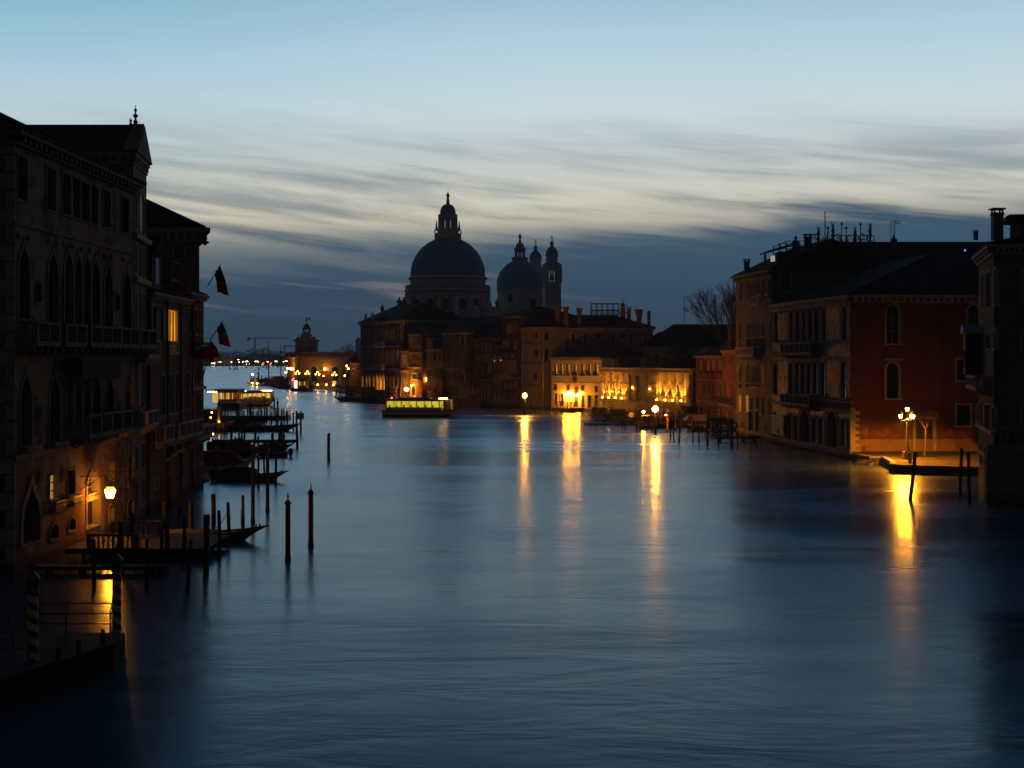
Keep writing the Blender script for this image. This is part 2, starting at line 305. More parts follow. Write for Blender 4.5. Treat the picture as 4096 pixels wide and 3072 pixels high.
def spot(par,loc,to,power,deg,col=(1.,.31,.016)):
    l=bpy.data.lights.new('spot_lamp','SPOT'); l.energy=power; l.color=col; l.spot_size=R(deg); l.spot_blend=.7 if deg<120 else .25; l.shadow_soft_size=.08
    o=bpy.data.objects.new('spot_lamp',l); COL.objects.link(o); o.parent=par; off=OFF[par.name]
    o.location=Vector(loc)-Vector(off); o.rotation_euler=(Vector(to)-Vector(loc)).to_track_quat('-Z','Y').to_euler(); return o
ORD=['first','second','third','fourth','fifth','sixth','seventh','eighth','ninth','tenth','eleventh','twelfth','thirteenth','fourteenth','fifteenth','sixteenth','seventeenth','eighteenth','nineteenth','twentieth','twenty-first','twenty-second','twenty-third','twenty-fourth']
# ------------------------------------------------------------------ arches and windows
OG=[(0,0),(.015,.22),(.07,.42),(.17,.58),(.30,.70),(.40,.79),(.46,.89),(.5,1.)]
PT=[(0,0),(.03,.25),(.10,.48),(.21,.68),(.34,.84),(.5,1.)]
RD=[(.5-.5*math.cos(a),math.sin(a)) for a in [math.pi/2*i/6 for i in range(7)]]
ARC={'ogee':(OG,1.15),'point':(PT,.85),'round':(RD,.5),'seg':([(0,0),(.15,.45),(.32,.8),(.5,1.)],.22)}
def arch(u0,u1,v0,v1,st):
    if st=='rect': return [(u0,v0),(u0,v1),(u1,v1),(u1,v0)]
    pr,h=ARC[st]; w=u1-u0; h=min(h*w,(v1-v0)*.8); vs=v1-h
    L=[(u0,v0)]+[(u0+a*w,vs+b*h) for a,b in pr]; Rr=[(u1-a*w,vs+b*h) for a,b in pr[-2::-1]]+[(u1,v0)]
    return L+Rr
def offset(pts,fr,u0,u1,v1,st):
    if st=='rect': return [(u0-fr,pts[0][1]),(u0-fr,v1+fr),(u1+fr,v1+fr),(u1+fr,pts[0][1])]
    uc=(u0+u1)/2; k=len(pts); out=[]; vs=pts[1][1]
    for i,(u,v) in enumerate(pts):
        if i==0 or i==k-1: out.append((u+(-fr if i==0 else fr),v))
        else:
            a=(u-uc)/((u1-u0)/2); b=(v-vs)/max(v1-vs,1e-3); l=math.hypot(a,b) or 1
            out.append((u+fr*a/l,v+fr*b/l*(1.5 if st=='ogee' else 1)))
    return out
class Bld:
    def __init__(s,name,label,cat,pts,z1,wall,z0=-.6,group=None,frame=None):
        s.pts=pts; s.z0=z0; s.z1=z1; s.wall=wall; s.root=root(name,label,cat,(pts[0][0],pts[0][1],0),group)
        n=len(pts); s.f=[Fc(pts[i],pts[(i+1)%n]) for i in range(n)]; s.h=[[] for _ in pts]; s.fm=frame or STONE; s.fill=MB()
    def win(s,e,cr,x0,x1,y0,y1,st='rect',fr=.13,pane=None,sill=.0,bars=0,deep=.28,name='window',fm=None,shut=None,arched_pane=True,proud=.06,half=None):
        f=s.f[e]; u0,_=f.uv(cr(x0,y0)); u1,_=f.uv(cr(x1,y0)); xm=(x0+x1)/2; _,v1=f.uv(cr(xm,y0)); _,v0=f.uv(cr(xm,y1))
        return s.winuv(e,u0,u1,v0,v1,st,fr,pane,sill,bars,deep,name,fm,shut,proud,half)
    def winuv(s,e,u0,u1,v0,v1,st='rect',fr=.13,pane=None,sill=.0,bars=0,deep=.28,name='window',fm=None,shut=None,proud=.06,half=None):
        f=s.f[e]; v0=max(v0,s.z0+.05); s.h[e].append((u0,u1,v0,v1))
        P=arch(u0,u1,v0,v1,st); Q=offset(P,fr,u0,u1,v1,st); n=len(P); m=MB()
        V=[f.w(*p,proud) for p in P]+[f.w(*p,proud) for p in Q]+[f.w(*p,-deep) for p in P]+[f.w(*p,-.02) for p in Q]
        fs=[]
        for i in range(n-1): fs+=[(i+1,i,i+n,i+n+1),(i,i+1,i+1+2*n,i+2*n),(i+n+1,i+n,i+3*n,i+1+3*n)]
        m.add(V,fs)
        if sill>0: m.fbox(f,u0-fr-.08,u1+fr+.08,v0-.16,v0,-deep,sill)
        else: m.fbox(f,u0-fr,u1+fr,v0-.1,v0,-deep,proud+.01)
        uc=(u0+u1)/2; pw=-deep+.06
        if bars:
            m.fbox(f,uc-.03,uc+.03,v0,v1-.02*(st!='rect'),pw,pw+.06)
            for k in range(1,bars+1): vv=v0+(v1-v0)*k/(bars+1); m.fbox(f,u0,u1,vv-.025,vv+.025,pw+.005,pw+.055)
        o=part(name,m,fm or s.fm,s.root)
        if st!='rect':
            k=(n)//2; L=[f.w(u0,v1)]+[f.w(*p) for p in P[1:k+1]]; s.fill.add(L,[(0,i,i+1) for i in range(1,len(L)-1)])
            Rr=[f.w(u1,v1)]+[f.w(*p) for p in P[k:n-1]]; s.fill.add(Rr,[(0,i,i+1) for i in range(1,len(Rr)-1)])
        pm=MB(); pm.add([f.w(u,v,pw) for u,v in P],[tuple(range(n-1,-1,-1))]); part('door' if name=='doorway' else 'pane',pm,pane or PANE,o)
        if half: hm=MB().fbox(f,u0,u0+(u1-u0)*half,v0,v1,pw+.01,pw+.05); part('shutter',hm,SHUT,o)
        if shut:
            for q in (0,1):
                a,b=(u0-fr-(u1-u0)*.52,u0-fr-.02) if q==0 else (u1+fr+.02,u1+fr+(u1-u0)*.52)
                part('shutter',MB().fbox(f,a,b,v0,v1,.03,.09),shut if not isinstance(shut,bool) else SHUT,o)
        return o
    def band(s,e,v0,v1,out=.12,mat=None,name='string_course',u0=None,u1=None):
        f=s.f[e]; m=MB().fbox(f,(-out if u0 is None else u0),(f.L+out if u1 is None else u1),v0,v1,-.05,out); return part(name,m,mat or s.fm,s.root)
    def cornice(s,edges,h=.5,out=.45,mat=None,mod=.9,z=None):
        m=MB(); z=z or s.z1
        for e in edges:
            f=s.f[e]; m.fbox(f,-out,f.L+out,z-h*.35,z,-.05,out); m.fbox(f,-out*.4,f.L+out*.4,z-h,z-h*.8,-.05,out*.4)
            if mod:
                k=max(2,int(f.L/mod))
                for i in range(k): u=(i+.5)*f.L/k; m.fbox(f,u-mod*.2,u+mod*.2,z-h*.8,z-h*.35,-.04,out*.8)
        return part('cornice',m,mat or s.fm,s.root)
    def walls(s):
        m=MB()
        for f,H in zip(s.f,s.h):
            us=sorted(set([0,f.L]+[min(max(x,0),f.L) for h in H for x in h[:2]])); vs=sorted(set([s.z0,s.z1]+[min(max(x,s.z0),s.z1) for h in H for x in h[2:]]))
            for a,b in zip(us,us[1:]):
                run=None
                for c,d in zip(vs,vs[1:]):
                    um,vm=(a+b)/2,(c+d)/2
                    if any(h[0]<um<h[1] and h[2]<vm<h[3] for h in H):
                        if run is not None: m.add([f.w(a,run),f.w(b,run),f.w(b,c),f.w(a,c)],[(0,1,2,3)]); run=None
                    elif run is None: run=c
                if run is not None: m.add([f.w(a,run),f.w(b,run),f.w(b,s.z1),f.w(a,s.z1)],[(0,1,2,3)])
        m.add(s.fill.v,s.fill.f); n=len(s.pts); m.add([(x,y,s.z1-.02) for x,y in s.pts],[tuple(range(n))])
        o=part('wall',m,s.wall,s.root); return o
    def hip(s,rise,axis=0,ins=(4,4),over=.5,mat=None,z=None,pts=None,name='roof'):
        z=s.z1 if z is None else z; P=[Vector((x,y)) for x,y in (pts or s.pts)]
        c=sum(P,Vector((0,0)))/4
        E=[]
        for i in range(4):
            a=(P[i]-P[i-1]).normalized(); b=(P[i]-P[(i+1)%4]).normalized(); E.append(P[i]+(a+b)*over)
        if axis==0: m0=(P[0]+P[3])/2; m1=(P[1]+P[2])/2
        else: m0=(P[0]+P[1])/2; m1=(P[2]+P[3])/2
        d=(m1-m0).normalized(); r0=m0+d*(ins[0] if ins[0]>0 else -over); r1=m1-d*(ins[1] if ins[1]>0 else -over)
        V=[(e.x,e.y,z-.02) for e in E]+[(e.x,e.y,z+.13) for e in E]+[(r0.x,r0.y,z+rise),(r1.x,r1.y,z+rise)]
        fs=[(3,2,1,0)]+[(i,(i+1)%4,(i+1)%4+4,i+4) for i in range(4)]
        fs+= [(4,5,9,8),(6,7,8,9),(7,4,8),(5,6,9)] if axis==0 else [(5,6,9,8),(7,4,8,9),(4,5,8),(6,7,9)]
        m=MB().add(V,fs)
        rp=part(name,m,mat or ROOF,s.root); s.roof=rp
        # ridge tiles: a slightly uneven line of caps
        return rp
    def chimney(s,cr,x0,x1,ytop,ybot,d,style='pot',mat=None,par=None):
        a=cr(x0,ytop); b=cr(x1,ybot); xa,xb=X_(a[0],d),X_(b[0],d); zt,zb=Z_(a[1],d),Z_(b[1],d); w=xb-xa; xc=(xa+xb)/2; m=MB(); h=zt-zb
        if style=='cone':   # inverted Venetian cone
            m.lathe((xc,d,0),[(w*.30,zb),(w*.30,zt-h*.42),(w*.36,zt-h*.42),(w*.36,zt-h*.36),(w*.30,zt-h*.36),(w*.5,zt-h*.05),(w*.5,zt)],12)
        elif style=='cap':
            m.box(xc-w*.36,xc+w*.36,d-w*.36,d+w*.36,zb,zt-h*.14); m.box(xc-w*.5,xc+w*.5,d-w*.5,d+w*.5,zt-h*.05,zt)
            m.box(xc-w*.42,xc+w*.42,d-w*.42,d+w*.42,zt-h*.22,zt-h*.15)
            for sx in (-1,1):
                for sy in (-1,1): m.box(xc+sx*w*.3-w*.06,xc+sx*w*.3+w*.06,d+sy*w*.3-w*.06,d+sy*w*.3+w*.06,zt-h*.15,zt-h*.04)
        elif style=='turret':
            m.lathe((xc,d,0),[(w*.33,zb),(w*.33,zt-h*.34),(w*.5,zt-h*.30),(w*.36,zt-h*.26),(w*.36,zt-h*.2),(w*.45,zt-h*.19),(w*.3,zt-h*.08),(w*.04,zt)],8)
        else:
            m.box(xc-w*.5,xc+w*.5,d-w*.4,d+w*.4,zb,zt-h*.12); m.box(xc-w*.62,xc+w*.62,d-w*.52,d+w*.52,zt-h*.12,zt)
        return part('chimney',m,mat or BRICK,par or s.roof)
    def balcony(s,e,u0,u1,v0,v1,dep=.9,mat=None,n=None,iron=False,brk=True):
        f=s.f[e]; m=MB(); t=.12
        m.fbox(f,u0,u1,v0-.18,v0,-.05,dep)
        if brk:
            k=max(2,int((u1-u0)/1.1)+1)
            for i in range(k):
                u=u0+.25+(u1-u0-.5)*i/(k-1); m.fpoly(f,[(u-.13,v0-.18),(u-.13,v0-.62),(u+.13,v0-.62),(u+.13,v0-.18)],0,dep*.35); m.fbox(f,u-.12,u+.12,v0-.45,v0-.18,dep*.34,dep*.8)
        rail=part('balcony',m,mat or s.fm,s.root); b=MB(); hs=v1-v0
        if iron:
            for a,c,w0,w1 in ((u0,u1,dep-.04,dep),(u0,u0+.04,0,dep),(u1-.04,u1,0,dep)):
                b.fbox(f,a,c,v1-.05,v1,w0,w1); b.fbox(f,a,c,v0+.08,v0+.11,w0,w1)
            k=int((u1-u0)/.16)
            for i in range(k+1): u=u0+(u1-u0)*i/k; b.fbox(f,u-.012,u+.012,v0,v1,dep-.03,dep-.006)
        else:
            b.fbox(f,u0-.03,u1+.03,v1-.14,v1,dep-.22,dep+.03); b.fbox(f,u0,u1,v0,v0+.1,dep-.18,dep)
            b.fbox(f,u0,u0+.18,v1-.13,v1-.002,-.02,dep-.2); b.fbox(f,u1-.18,u1,v1-.13,v1-.002,-.02,dep-.2)
            npost=max(2,int((u1-u0)/1.8)+1)
            for i in range(npost): u=u0+(u1-u0-.26)*i/(npost-1); b.fbox(f,u,u+.26,v0+.1,v1-.14,dep-.21,dep+.01)
            k=n or max(3,int((u1-u0)/.27))
            for i in range(k):
                u=u0+(u1-u0)*(i+.5)/k; c=f.w(u,v0+.1,dep-.1)
                b.lathe(c,[(.045,0),(.06,hs*.12),(.085,hs*.26),(.04,hs*.5),(.075,hs*.62),(.05,hs*.76)],6,cap=False)
            for w0 in (0.12,.4):
                for u in (u0+.09,u1-.09):
                    c=f.w(u,v0,w0*dep/.9); b.lathe(c,[(.045,0),(.085,hs*.3),(.04,hs*.55),(.07,hs*.7),(.05,hs*.86)],6,cap=False)
        part('balustrade',b,IRON if iron else (mat or s.fm),rail)
        return rail
    def disc(s,e,cr,x,y,r,name='roundel',mat=None,ring=True):
        f=s.f[e]; u,v=f.uv(cr(x,y)); m=MB(); n=16
        m.fpoly(f,[(u+r*math.cos(2*math.pi*i/n),v+r*math.sin(2*math.pi*i/n)) for i in range(n)],-.02,.05)
        o=part(name,m,mat or s.fm,s.root)
        if ring:
            k=MB(); k.fpoly(f,[(u+r*.7*math.cos(2*math.pi*i/n),v+r*.7*math.sin(2*math.pi*i/n)) for i in range(n)],.03,.07); part('inlay',k,DARKB,o)
        return o
# ------------------------------------------------------------------ the setting: water, banks, far shore
m=MB(); m.add([(-4000,-300,0),(4000,-300,0),(4000,5200,0),(-4000,5200,0)],[(0,1,2,3)]); top('water',m,WATER,kind='structure')
def land(name,pts,z,mat=None,z0=-1.5): return top(name,MB().prism(pts,z0,z),mat or QUAY,(pts[0][0],pts[0][1],0),kind='structure')
land('ground_left_bank',[(-26.4,60),(-26.0,100),(-27.4,134),(-34,134.5),(-66,300),(-140,300),(-140,60)],.25)
land('ground_right_bank',[(-37,384),(-25.6,351),(-12,348),(0,327),(9,299),(18.6,285.6),(33,262),(34.6,238),(33,205),(36.2,186),(63,190),(120,190),(120,480),(-10,480),(-60,470),(-52,432)],.3)
land('quay_dogana',[ray(1140,505),ray(1200,497),ray(1300,494),ray(1420,490),ray(1440,440),(0,440),(0,640),(-60,640),ray(1140,600)],1.25)
land('campo_pavement',[(36.95,153.6),(35.9,150.4),(36.9,146.8),(38.0,146.2),(37.0,138.6),(36.15,136.4),(36.5,134.8),(37.7,133.9),(43.6,132.6),(60,131),(62,156),(40,155.2)],.8,PAVE)
m=MB()
for i,(a,b) in enumerate(zip([(35.9,150.4),(36.9,146.8),(38.0,146.2),(37.0,138.6),(36.15,136.4),(36.5,134.8),(37.7,133.9),(43.6,132.6)],[(36.9,146.8),(38.0,146.2),(37.0,138.6),(36.15,136.4),(36.5,134.8),(37.7,133.9),(43.6,132.6),(60,131)])):
    f=Fc(a,b); m.fbox(f,0,f.L,.62,.83,-.45,.05)
top('quay_kerb',m,QUAY,(36,140,0),kind='structure')
m=MB()
for i in range(5): m.prism([(35.2-.12*i+.5*i,148.6-.2*i),(36.4+.3*i,145.9),(37.6,146.6),(37.4,149.5)],-1,-.05+.16*i)
top('water_steps',m,QUAY,(36,147,0),kind='structure')
FD=1814.
land('far_shore',[(-640,FD),(-100,FD),(260,FD+60),(260,FD+900),(-640,FD+900)],1.2,plain('shore_earth',(.04,.045,.035),.9),-1)
# ------------------------------------------------------------------ LEFT BANK
def lf(x,d,x2,d2,back): return [(x,d),(x2,d2),(x2-back,d2),(x-back,d)]
g=Bld('gothic_palace','long gothic palace with two balconied floors of pointed windows behind the lit wall lantern','palace',lf(-25.2,72,-24.95,94,22),22.5,BRICKP,frame=DSTONE)
ylist=[(125,195,412,738),(342,405,495,812),(458,518,540,845),(530,585,572,868),(600,655,605,890),(667,717,632,912),(760,812,662,940),(897,945,715,978)]
for x0,x1,a,b in ylist: g.win(0,c1,x0,x1,a+8,b,'rect',.14,deep=.4)
for x0,x1,a,b in [(135,212,1050,1612),(350,425,1095,1640),(472,535,1098,1650),(547,600,1120,1660),(612,662,1135,1660),(676,732,1150,1660),(768,826,1190,1680),(907,962,1235,1690)]:
    g.win(0,c1,x0,x1,a,b,'ogee',.17,deep=.4)
for x0,x1,a,b in [(150,228,520,1080),(362,438,528,1050),(486,535,540,945),(548,600,545,935),(614,664,550,925),(680,738,556,920),(779,833,545,905),(922,990,545,960)]:
    g.win(0,c2,x0,x1,a,b,'ogee',.17,deep=.4)
g.win(0,c2,165,292,1350,1790,'ogee',.35,deep=.9,name='doorway',pane=DWOOD)
g.win(0,c2,362,422,1290,1470,'rect',.1,sill=.15,bars=2,pane=glow('lit_lamp_window',(1.,.56,.13),.75,.9)); g.win(0,c2,497,547,1255,1435,'rect',.1,sill=.15,bars=2)
g.win(0,c2,803,838,1205,1340,'rect',.1,bars=2,pane=LITD); g.win(0,c2,942,988,1155,1370,'rect',.1,bars=2)
g.win(0,c2,638,732,1475,1668,'rect',.22,deep=.5,name='doorway',pane=BLACKW); g.win(0,c2,640,722,1270,1425,'round',.25,deep=.45,bars=3,pane=PANE)
for x0,x1,a,b in [(503,553,1605,1700),(802,836,1515,1640),(942,985,1465,1590),(372,425,1650,1760)]: g.win(0,c2,x0,x1,a,b,'seg',.14,bars=1)
g.win(0,c1,262,300,1340,1490,'round',.1); g.win(0,c1,848,880,1430,1550,'round',.1)
for cr,x,y,r in [(c2,292,825,.42),(c2,882,775,.42),(c2,300,1310,.5),(c2,465,1290,.55)]: g.disc(0,cr,x,y,r)
for k,(x,y) in enumerate([(355,1045),(412,1060),(468,1065),(532,1080),(600,1100),(660,1112),(725,1128),(770,1148),(818,1160),(905,1175),(957,1190),(130,1000),(205,1012)]): g.disc(0,c1,x,y,.2)
f=g.f[0]
g.band(0,5.75,6.05,.16); g.band(0,10.95,11.1,.08); g.band(0,17.75,17.9,.08)
u=lambda cr,x,y:g.f[0].uv(cr(x,y))[0]
g.balcony(0,u(c2,132,240),u(c2,312,240),11.75,12.85,1.0); g.balcony(0,u(c2,352,240),u(c2,515,240),11.75,12.85,1.0); g.balcony(0,u(c2,530,240),u(c2,905,240),11.75,12.85,1.1); g.balcony(0,u(c2,925,240),u(c2,1050,240),11.75,12.85,1.0)
g.balcony(0,u(c2,497,1000),u(c2,835,1000),6.55,7.75,1.25,n=26)
for a,b in ((150,235),(360,440),(920,990)): g.band(0,6.15,6.4,.5,None,'balcony',u(c2,a,1060)-.3,u(c2,b,1060)+.3)
for a,b in ((362,422),(497,547)): g.balcony(0,u(c2,a,1480)-.15,u(c2,b,1480)+.15,g.f[0].uv(c2(400,1530))[1],g.f[0].uv(c2(400,1478))[1],.45,iron=True,brk=False)
f=g.f[0]; ua,ub=u(c2,485,450),u(c2,785,450)
aw=MB(); aw.fpoly(f,[(ua,10.6),(ub,10.6),(ub,11.0),(ua,11.0)],.0,.9); 
for i in range(24): uu=ua+(ub-ua)*i/24; aw.fbox(f,uu+.01,uu+(ub-ua)/24-.01,9.75+.05*(i%2),10.6,.86,.9)
part('awning',aw,CLOTH,g.root)
for a,b in (((560,1090),(820,770)),((840,1020),(1060,760))):
    pa,pb=c2(*a),c2(*b); d0=-25.0/((pa[0]-CX)/F); part('flagpole',MB().tube(at(pa[0],pa[1],d0-.5),Vector((X_(pb[0],d0+1.2),d0+1.2,Z_(pb[1],d0+1.2))),.05,.035),DWOOD,g.root)
ib=MB()
for x0,x1,yy in ((590,800,1300),(790,940,1262)):
    pa=c2(x0,yy); d0=25./((CX-pa[0])/F); e_=at(c2(x1,yy)[0],c2(x1,yy)[1],d0+.2); s_=at(pa[0],pa[1],d0); ib.tube(s_,e_,.03); ib.tube(s_-Vector((0,0,.8)),s_+(e_-s_)*.75,.022)
    for q in range(9):
        a0,a1=q*.7,(q+1)*.7; r0,r1=.05+.03*q,.05+.03*(q+1); c0=s_+Vector((.45,0,-.28)); ib.tube(c0+Vector((r0*math.cos(a0),0,r0*math.sin(a0))),c0+Vector((r1*math.cos(a1),0,r1*math.sin(a1))),.016)
part('lamp_bracket',ib,IRON,g.root)
gr=MB(); f=g.f[0]; u0,u1=u(c2,170,1600),u(c2,288,1600)
for i in range(9): uu=u0+(u1-u0)*(i+.5)/9; gr.fbox(f,uu-.02,uu+.02,-.2,3.4,-.5,-.46)
for vv in (.9,1.9,2.9): gr.fbox(f,u0,u1,vv,vv+.05,-.51,-.455)
part('gate',gr,IRON,g.root)
# brick side wall turned to the bridge: quoins, one slit window
f=g.f[3]; q=MB()
for k in range(24): q.fbox(f,f.L-(.7 if k%2 else .45),f.L+.05,.6+k*.9,.6+k*.9+.82,-.02,.05)
part('quoins',q,STONE,g.root)
for v0 in (8.5,14.,18.6): g.winuv(3,f.L-3.2,f.L-2.4,v0,v0+1.5,'rect',.12)
g.cornice([0,3],.7,.55,None,.8); g.walls(); g.hip(2.2,1,(9,9),.65)
bv=MB(); d0=70.
V=[at(-20,555,d0),at(190,560,d0),at(330,488,d0)]
bv.box(-36,-27.2,73,82,22.6,23.7); part('belvedere',bv,DARKB,g.root)
bv=MB(); bv.loft([[(-36.6,72.4,23.75),(-26.6,72.4,23.75),(-26.6,82.6,23.75),(-36.6,82.6,23.75)],[(-33,75,25.1),(-30.6,75,25.1),(-30.6,80,25.1),(-33,80,25.1)]]); part('belvedere_roof',bv,ROOFD,g.root)
p=MB(); p.box(-27.5,-27.2,73.1,73.4,22.6,23.8); part('belvedere_post',p,DWOOD,g.root)
# palace with the pediment
h=Bld('pediment_palace','tall narrow stone palace topped by a carved pediment and turned finials','palace',lf(-25.05,94.05,-25.75,100.2,20),24.6,DSTONE)
for v0,v1,n in ((19.6,22.,3),(16.6,18.6,3),(12.4,15.4,3),(7.6,10.6,2)):
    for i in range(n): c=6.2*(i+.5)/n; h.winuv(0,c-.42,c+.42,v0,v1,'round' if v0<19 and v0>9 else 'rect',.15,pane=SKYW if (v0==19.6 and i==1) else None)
for v0,v1 in ((11.1,12.2),): h.balcony(0,.3,5.8,v0,v1,1.0)
h.balcony(0,.6,5.5,6.4,7.4,.9)
for v in (18.9,16.0): h.band(0,v,v+.35,.32)
for v0 in (3.4,1.): h.winuv(0,1,1.9,v0,v0+1.6,'rect',.12); h.winuv(0,4.2,5.1,v0,v0+1.6,'rect',.12)
h.winuv(3,16.4,17.3,22.9,24.,'rect',.1)
h.cornice([0,3],.8,.22,None,.6); h.walls()
f=h.f[0]; pd=MB(); pd.fpoly(f,[(-.5,24.6),(6.65,24.6),(3.07,26.75)],-.5,.35); pd.fpoly(f,[(-.7,24.62),(3.07,26.95),(3.07,26.72),(-.2,24.62)],-.55,.28); pd.fpoly(f,[(3.07,26.95),(6.85,24.62),(6.35,24.62),(3.07,26.72)],-.55,.28); part('pediment',pd,DSTONE,h.root)
h.hip(2.3,1,(-.1,3),.25)
fi=MB(); c=(0,0,0)
fi.lathe(c,[(.38,0),(.38,.25),(.2,.35),(.16,.6),(.34,.85),(.4,1.05),(.2,1.25),(.13,1.5),(.3,1.75),(.46,1.95),(.3,2.15),(.12,2.3),(.1,2.5),(.22,2.7),(.26,2.85),(.2,3.0),(.07,3.15),(.05,3.5),(.01,3.75)],12); k_=.43; w0=f.w(3.07,26.65,-.3); fi.v=[(w0[0]+x*k_,w0[1]+y*k_,w0[2]+z*k_) for x,y,z in fi.v]; part('finial',fi,DSTONE,h.root,True)
fi=MB(); c=(0,0,0); fi.lathe(c,[(.3,0),(.3,.3),(.14,.4),(.24,.8),(.3,1.0),(.12,1.2),(.2,1.45),(.24,1.6),(.08,1.8),(.01,2.1)],12); k_=.42; w0=f.w(3.07,26.5,-.62); fi.v=[(w0[0]+x*k_,w0[1]+y*k_,w0[2]+z*k_) for x,y,z in fi.v]; part('finial',fi,DSTONE,h.root,True)
# rose house with the lit tall window
b=Bld('rose_house','rose plastered house with one tall amber lit window between black shutters','house',lf(-25.5,100.3,-25.75,113.2,16),15.6,P_ROSE)
U=lambda x,y:b.f[0].uv(c5(x,y))[0]
b.win(0,c5,283,374,-20,270,'rect',.14,LIT,bars=0,deep=.2,shut=True)
f=b.f[0]; wu0,wu1=U(283,100),U(374,100); mm=MB()
for k in (1,2): uu=wu0+(wu1-wu0)*k/3; mm.fbox(f,uu-.05,uu+.05,11.9,14.5,-.12,.0)
part('mullion',mm,STONE,b.root)
b.win(0,c5,285,374,285,382,'rect',.1,LITD,name='balcony_window',deep=.2); b.balcony(0,wu0-.05,wu1+.05,11.35,12.2,.18,brk=False,n=5)
for x0,x1,a,c_ in [(222,258,590,975),(292,315,580,960),(320,345,580,955),(352,382,575,950),(403,418,560,930),(465,492,560,910)]: b.win(0,c5,x0,x1,a,c_,'round',.13)
for x0,x1,a,c_ in [(140,170,-60,260)]: b.win(0,c5,x0,x1,a,c_,'rect',.12,shut=True)
b.balcony(0,U(165,1000),U(250,1000),5.0,6.1,.8); b.balcony(0,U(285,1000),U(515,1000),5.0,6.1,.9)
for x0,x1,a,c_ in [(262,282,1190,1380),(360,420,1130,1300),(485,505,1090,1255),(300,345,1190,1340)]: b.win(0,c5,x0,x1,a,c_,'rect',.12,sill=.2)
for x0,x1,a,c_ in [(165,195,1570,1659),(485,515,1350,1600),(420,440,1440,1560)]: b.win(0,c5,x0,x1,a,c_,'seg',.13)
pp=MB()
for xx in (272,397,505): uu=U(xx,600); pp.tube(f.w(uu,.5,.12),f.w(uu,15.2,.12),.07,n=6)
part('drainpipe',pp,IRON,b.root)
b.cornice([0,3],.45,.4,None,.5); b.walls(); b.hip(1.3,1,(2.5,2.5),.3,ROOFD)
d_=MB(); d_.box(-28.6,-26.1,103.2,105.6,15.7,18.6); part('dormer',d_,P_ROSE,b.root)
d_=MB(); d_.fpoly(Fc((-25.8,103.0),(-25.8,105.8)),[(-.2,18.5),(3.,18.5),(1.4,20.0)],-3.2,.1); part('dormer_roof',d_,ROOFD,b.root)
f_=Fc((-26.08,103.2),(-26.08,105.6)); d_=MB().fbox(f_,.7,1.7,16.4,18.3,-.02,.04); part('dormer_window',d_,PANE,b.root)
alt=MB(); x0,x1,y0,y1=-29.6,-26.3,109.5,112.6
alt.box(x0,x1,y0,y1,16.9,17.1)
for (x,y) in ((x0,y0),(x1,y0),(x0,y1),(x1,y1),((x0+x1)/2,y0)): alt.box(x-.07,x+.07,y-.07,y+.07,15.4,18.55)
for y in (y0,y1): alt.box(x0,x1,y-.05,y+.05,18.4,18.5); alt.tube((x0,y,17.2),((x0+x1)/2,y,18.4),.05,n=4); alt.tube((x0,y,18.4),((x0+x1)/2,y,17.2),.05,n=4); alt.tube(((x0+x1)/2,y,17.2),(x1,y,18.4),.05,n=4); alt.tube(((x0+x1)/2,y,18.4),(x1,y,17.2),.05,n=4)
for x in (x0,x1): alt.box(x-.05,x+.05,y0,y1,18.38,18.48)
for (x,y,z) in ((x0+.4,y0,21.2),(x1,y0,21.5),(x1,y1,21.1)): alt.tube((x,y,17),(x,y,z),.03,n=5)
part('roof_terrace',alt,DWOOD,b.root)
b.chimney(c4,540,585,1010,1180,108,'box',P_ROSE)
# dark red end house
b=Bld('dark_red_house','narrow dark red house at the end of the row with flags on its front','house',lf(-25.9,113.4,-26.1,120.4,12),16.2,plaster('dark_red_plaster',(.17,.045,.03),(.12,.035,.025)))
for v0,v1,n in ((12.9,14.9,3),(9.0,11.2,2),(5.6,8.,2),(2.2,4.2,2)):
    for i in range(n): c=7*(i+.5)/n; b.winuv(0,c-.45,c+.45,v0,v1,'rect' if v0>12 else 'round',.13,sill=.12,pane=LITD if (v0==9.0 and i==0) or (v0==5.6 and i==0) else None)
b.balcony(0,.4,6.2,4.5,5.4,.9); b.band(0,8.3,8.6,.2); b.cornice([0,3],.5,.45,None,.5); b.walls(); b.hip(1.2,1,(2,2),.3,ROOFD)
f=b.f[0]; hd=MB(); hd.fpoly(f,[(2.2,12.0),(4.8,12.0),(4.8,12.25),(2.2,12.25)],0,.9); part('window_hood',hd,STONE,b.root)
# tall palace behind
b=Bld('hipped_palace','tall ochre palace with a sloping hipped roof and deep carved eaves behind the rose house','palace',[(-26.6,121),(-31.2,136),(-52,136),(-52,121)],22.0,P_OCHRE)
b.win(3,c4,408,514,622,780,'rect',.14)
for i in range(4): b.winuv(0,1.5+3.4*i,2.7+3.4*i,17.2,19.8,'round',.15); b.winuv(0,1.5+3.4*i,2.7+3.4*i,11.2,14.4,'round',.15)
b.cornice([0,3],1.2,.85,None,.7); b.walls(); b.hip(4.2,1,(6,6),.5,ROOFD)
gg=MB(); c=at(*c4(745,608),121.5); gg.ball(c,.25,8,6); gg.tube(c+Vector((-.6,0,.0)),c+Vector((.35,0,0)),.12,.08); part('gargoyle',gg,STONE,b.root)
# ------------------------------------------------------------------ RIGHT BANK, far to near
def rb(p0,d0,p1,d1,depth=14.,skew=None):
    A,B=ray(p0,d0),ray(p1,d1); f=Fc(A,B); n=(-f.n[0]*depth,-f.n[1]*depth)
    return [A,B,(B[0]+n[0],B[1]+n[1]),(A[0]+n[0],A[1]+n[1])]
def corner(p0,d0,p1,d1,p2,d2):   # front p0-p1, side p1-p2 seen as well
    A,B,C=ray(p0,d0),ray(p1,d1),ray(p2,d2); return [A,B,C,(A[0]+C[0]-B[0],A[1]+C[1]-B[1])]
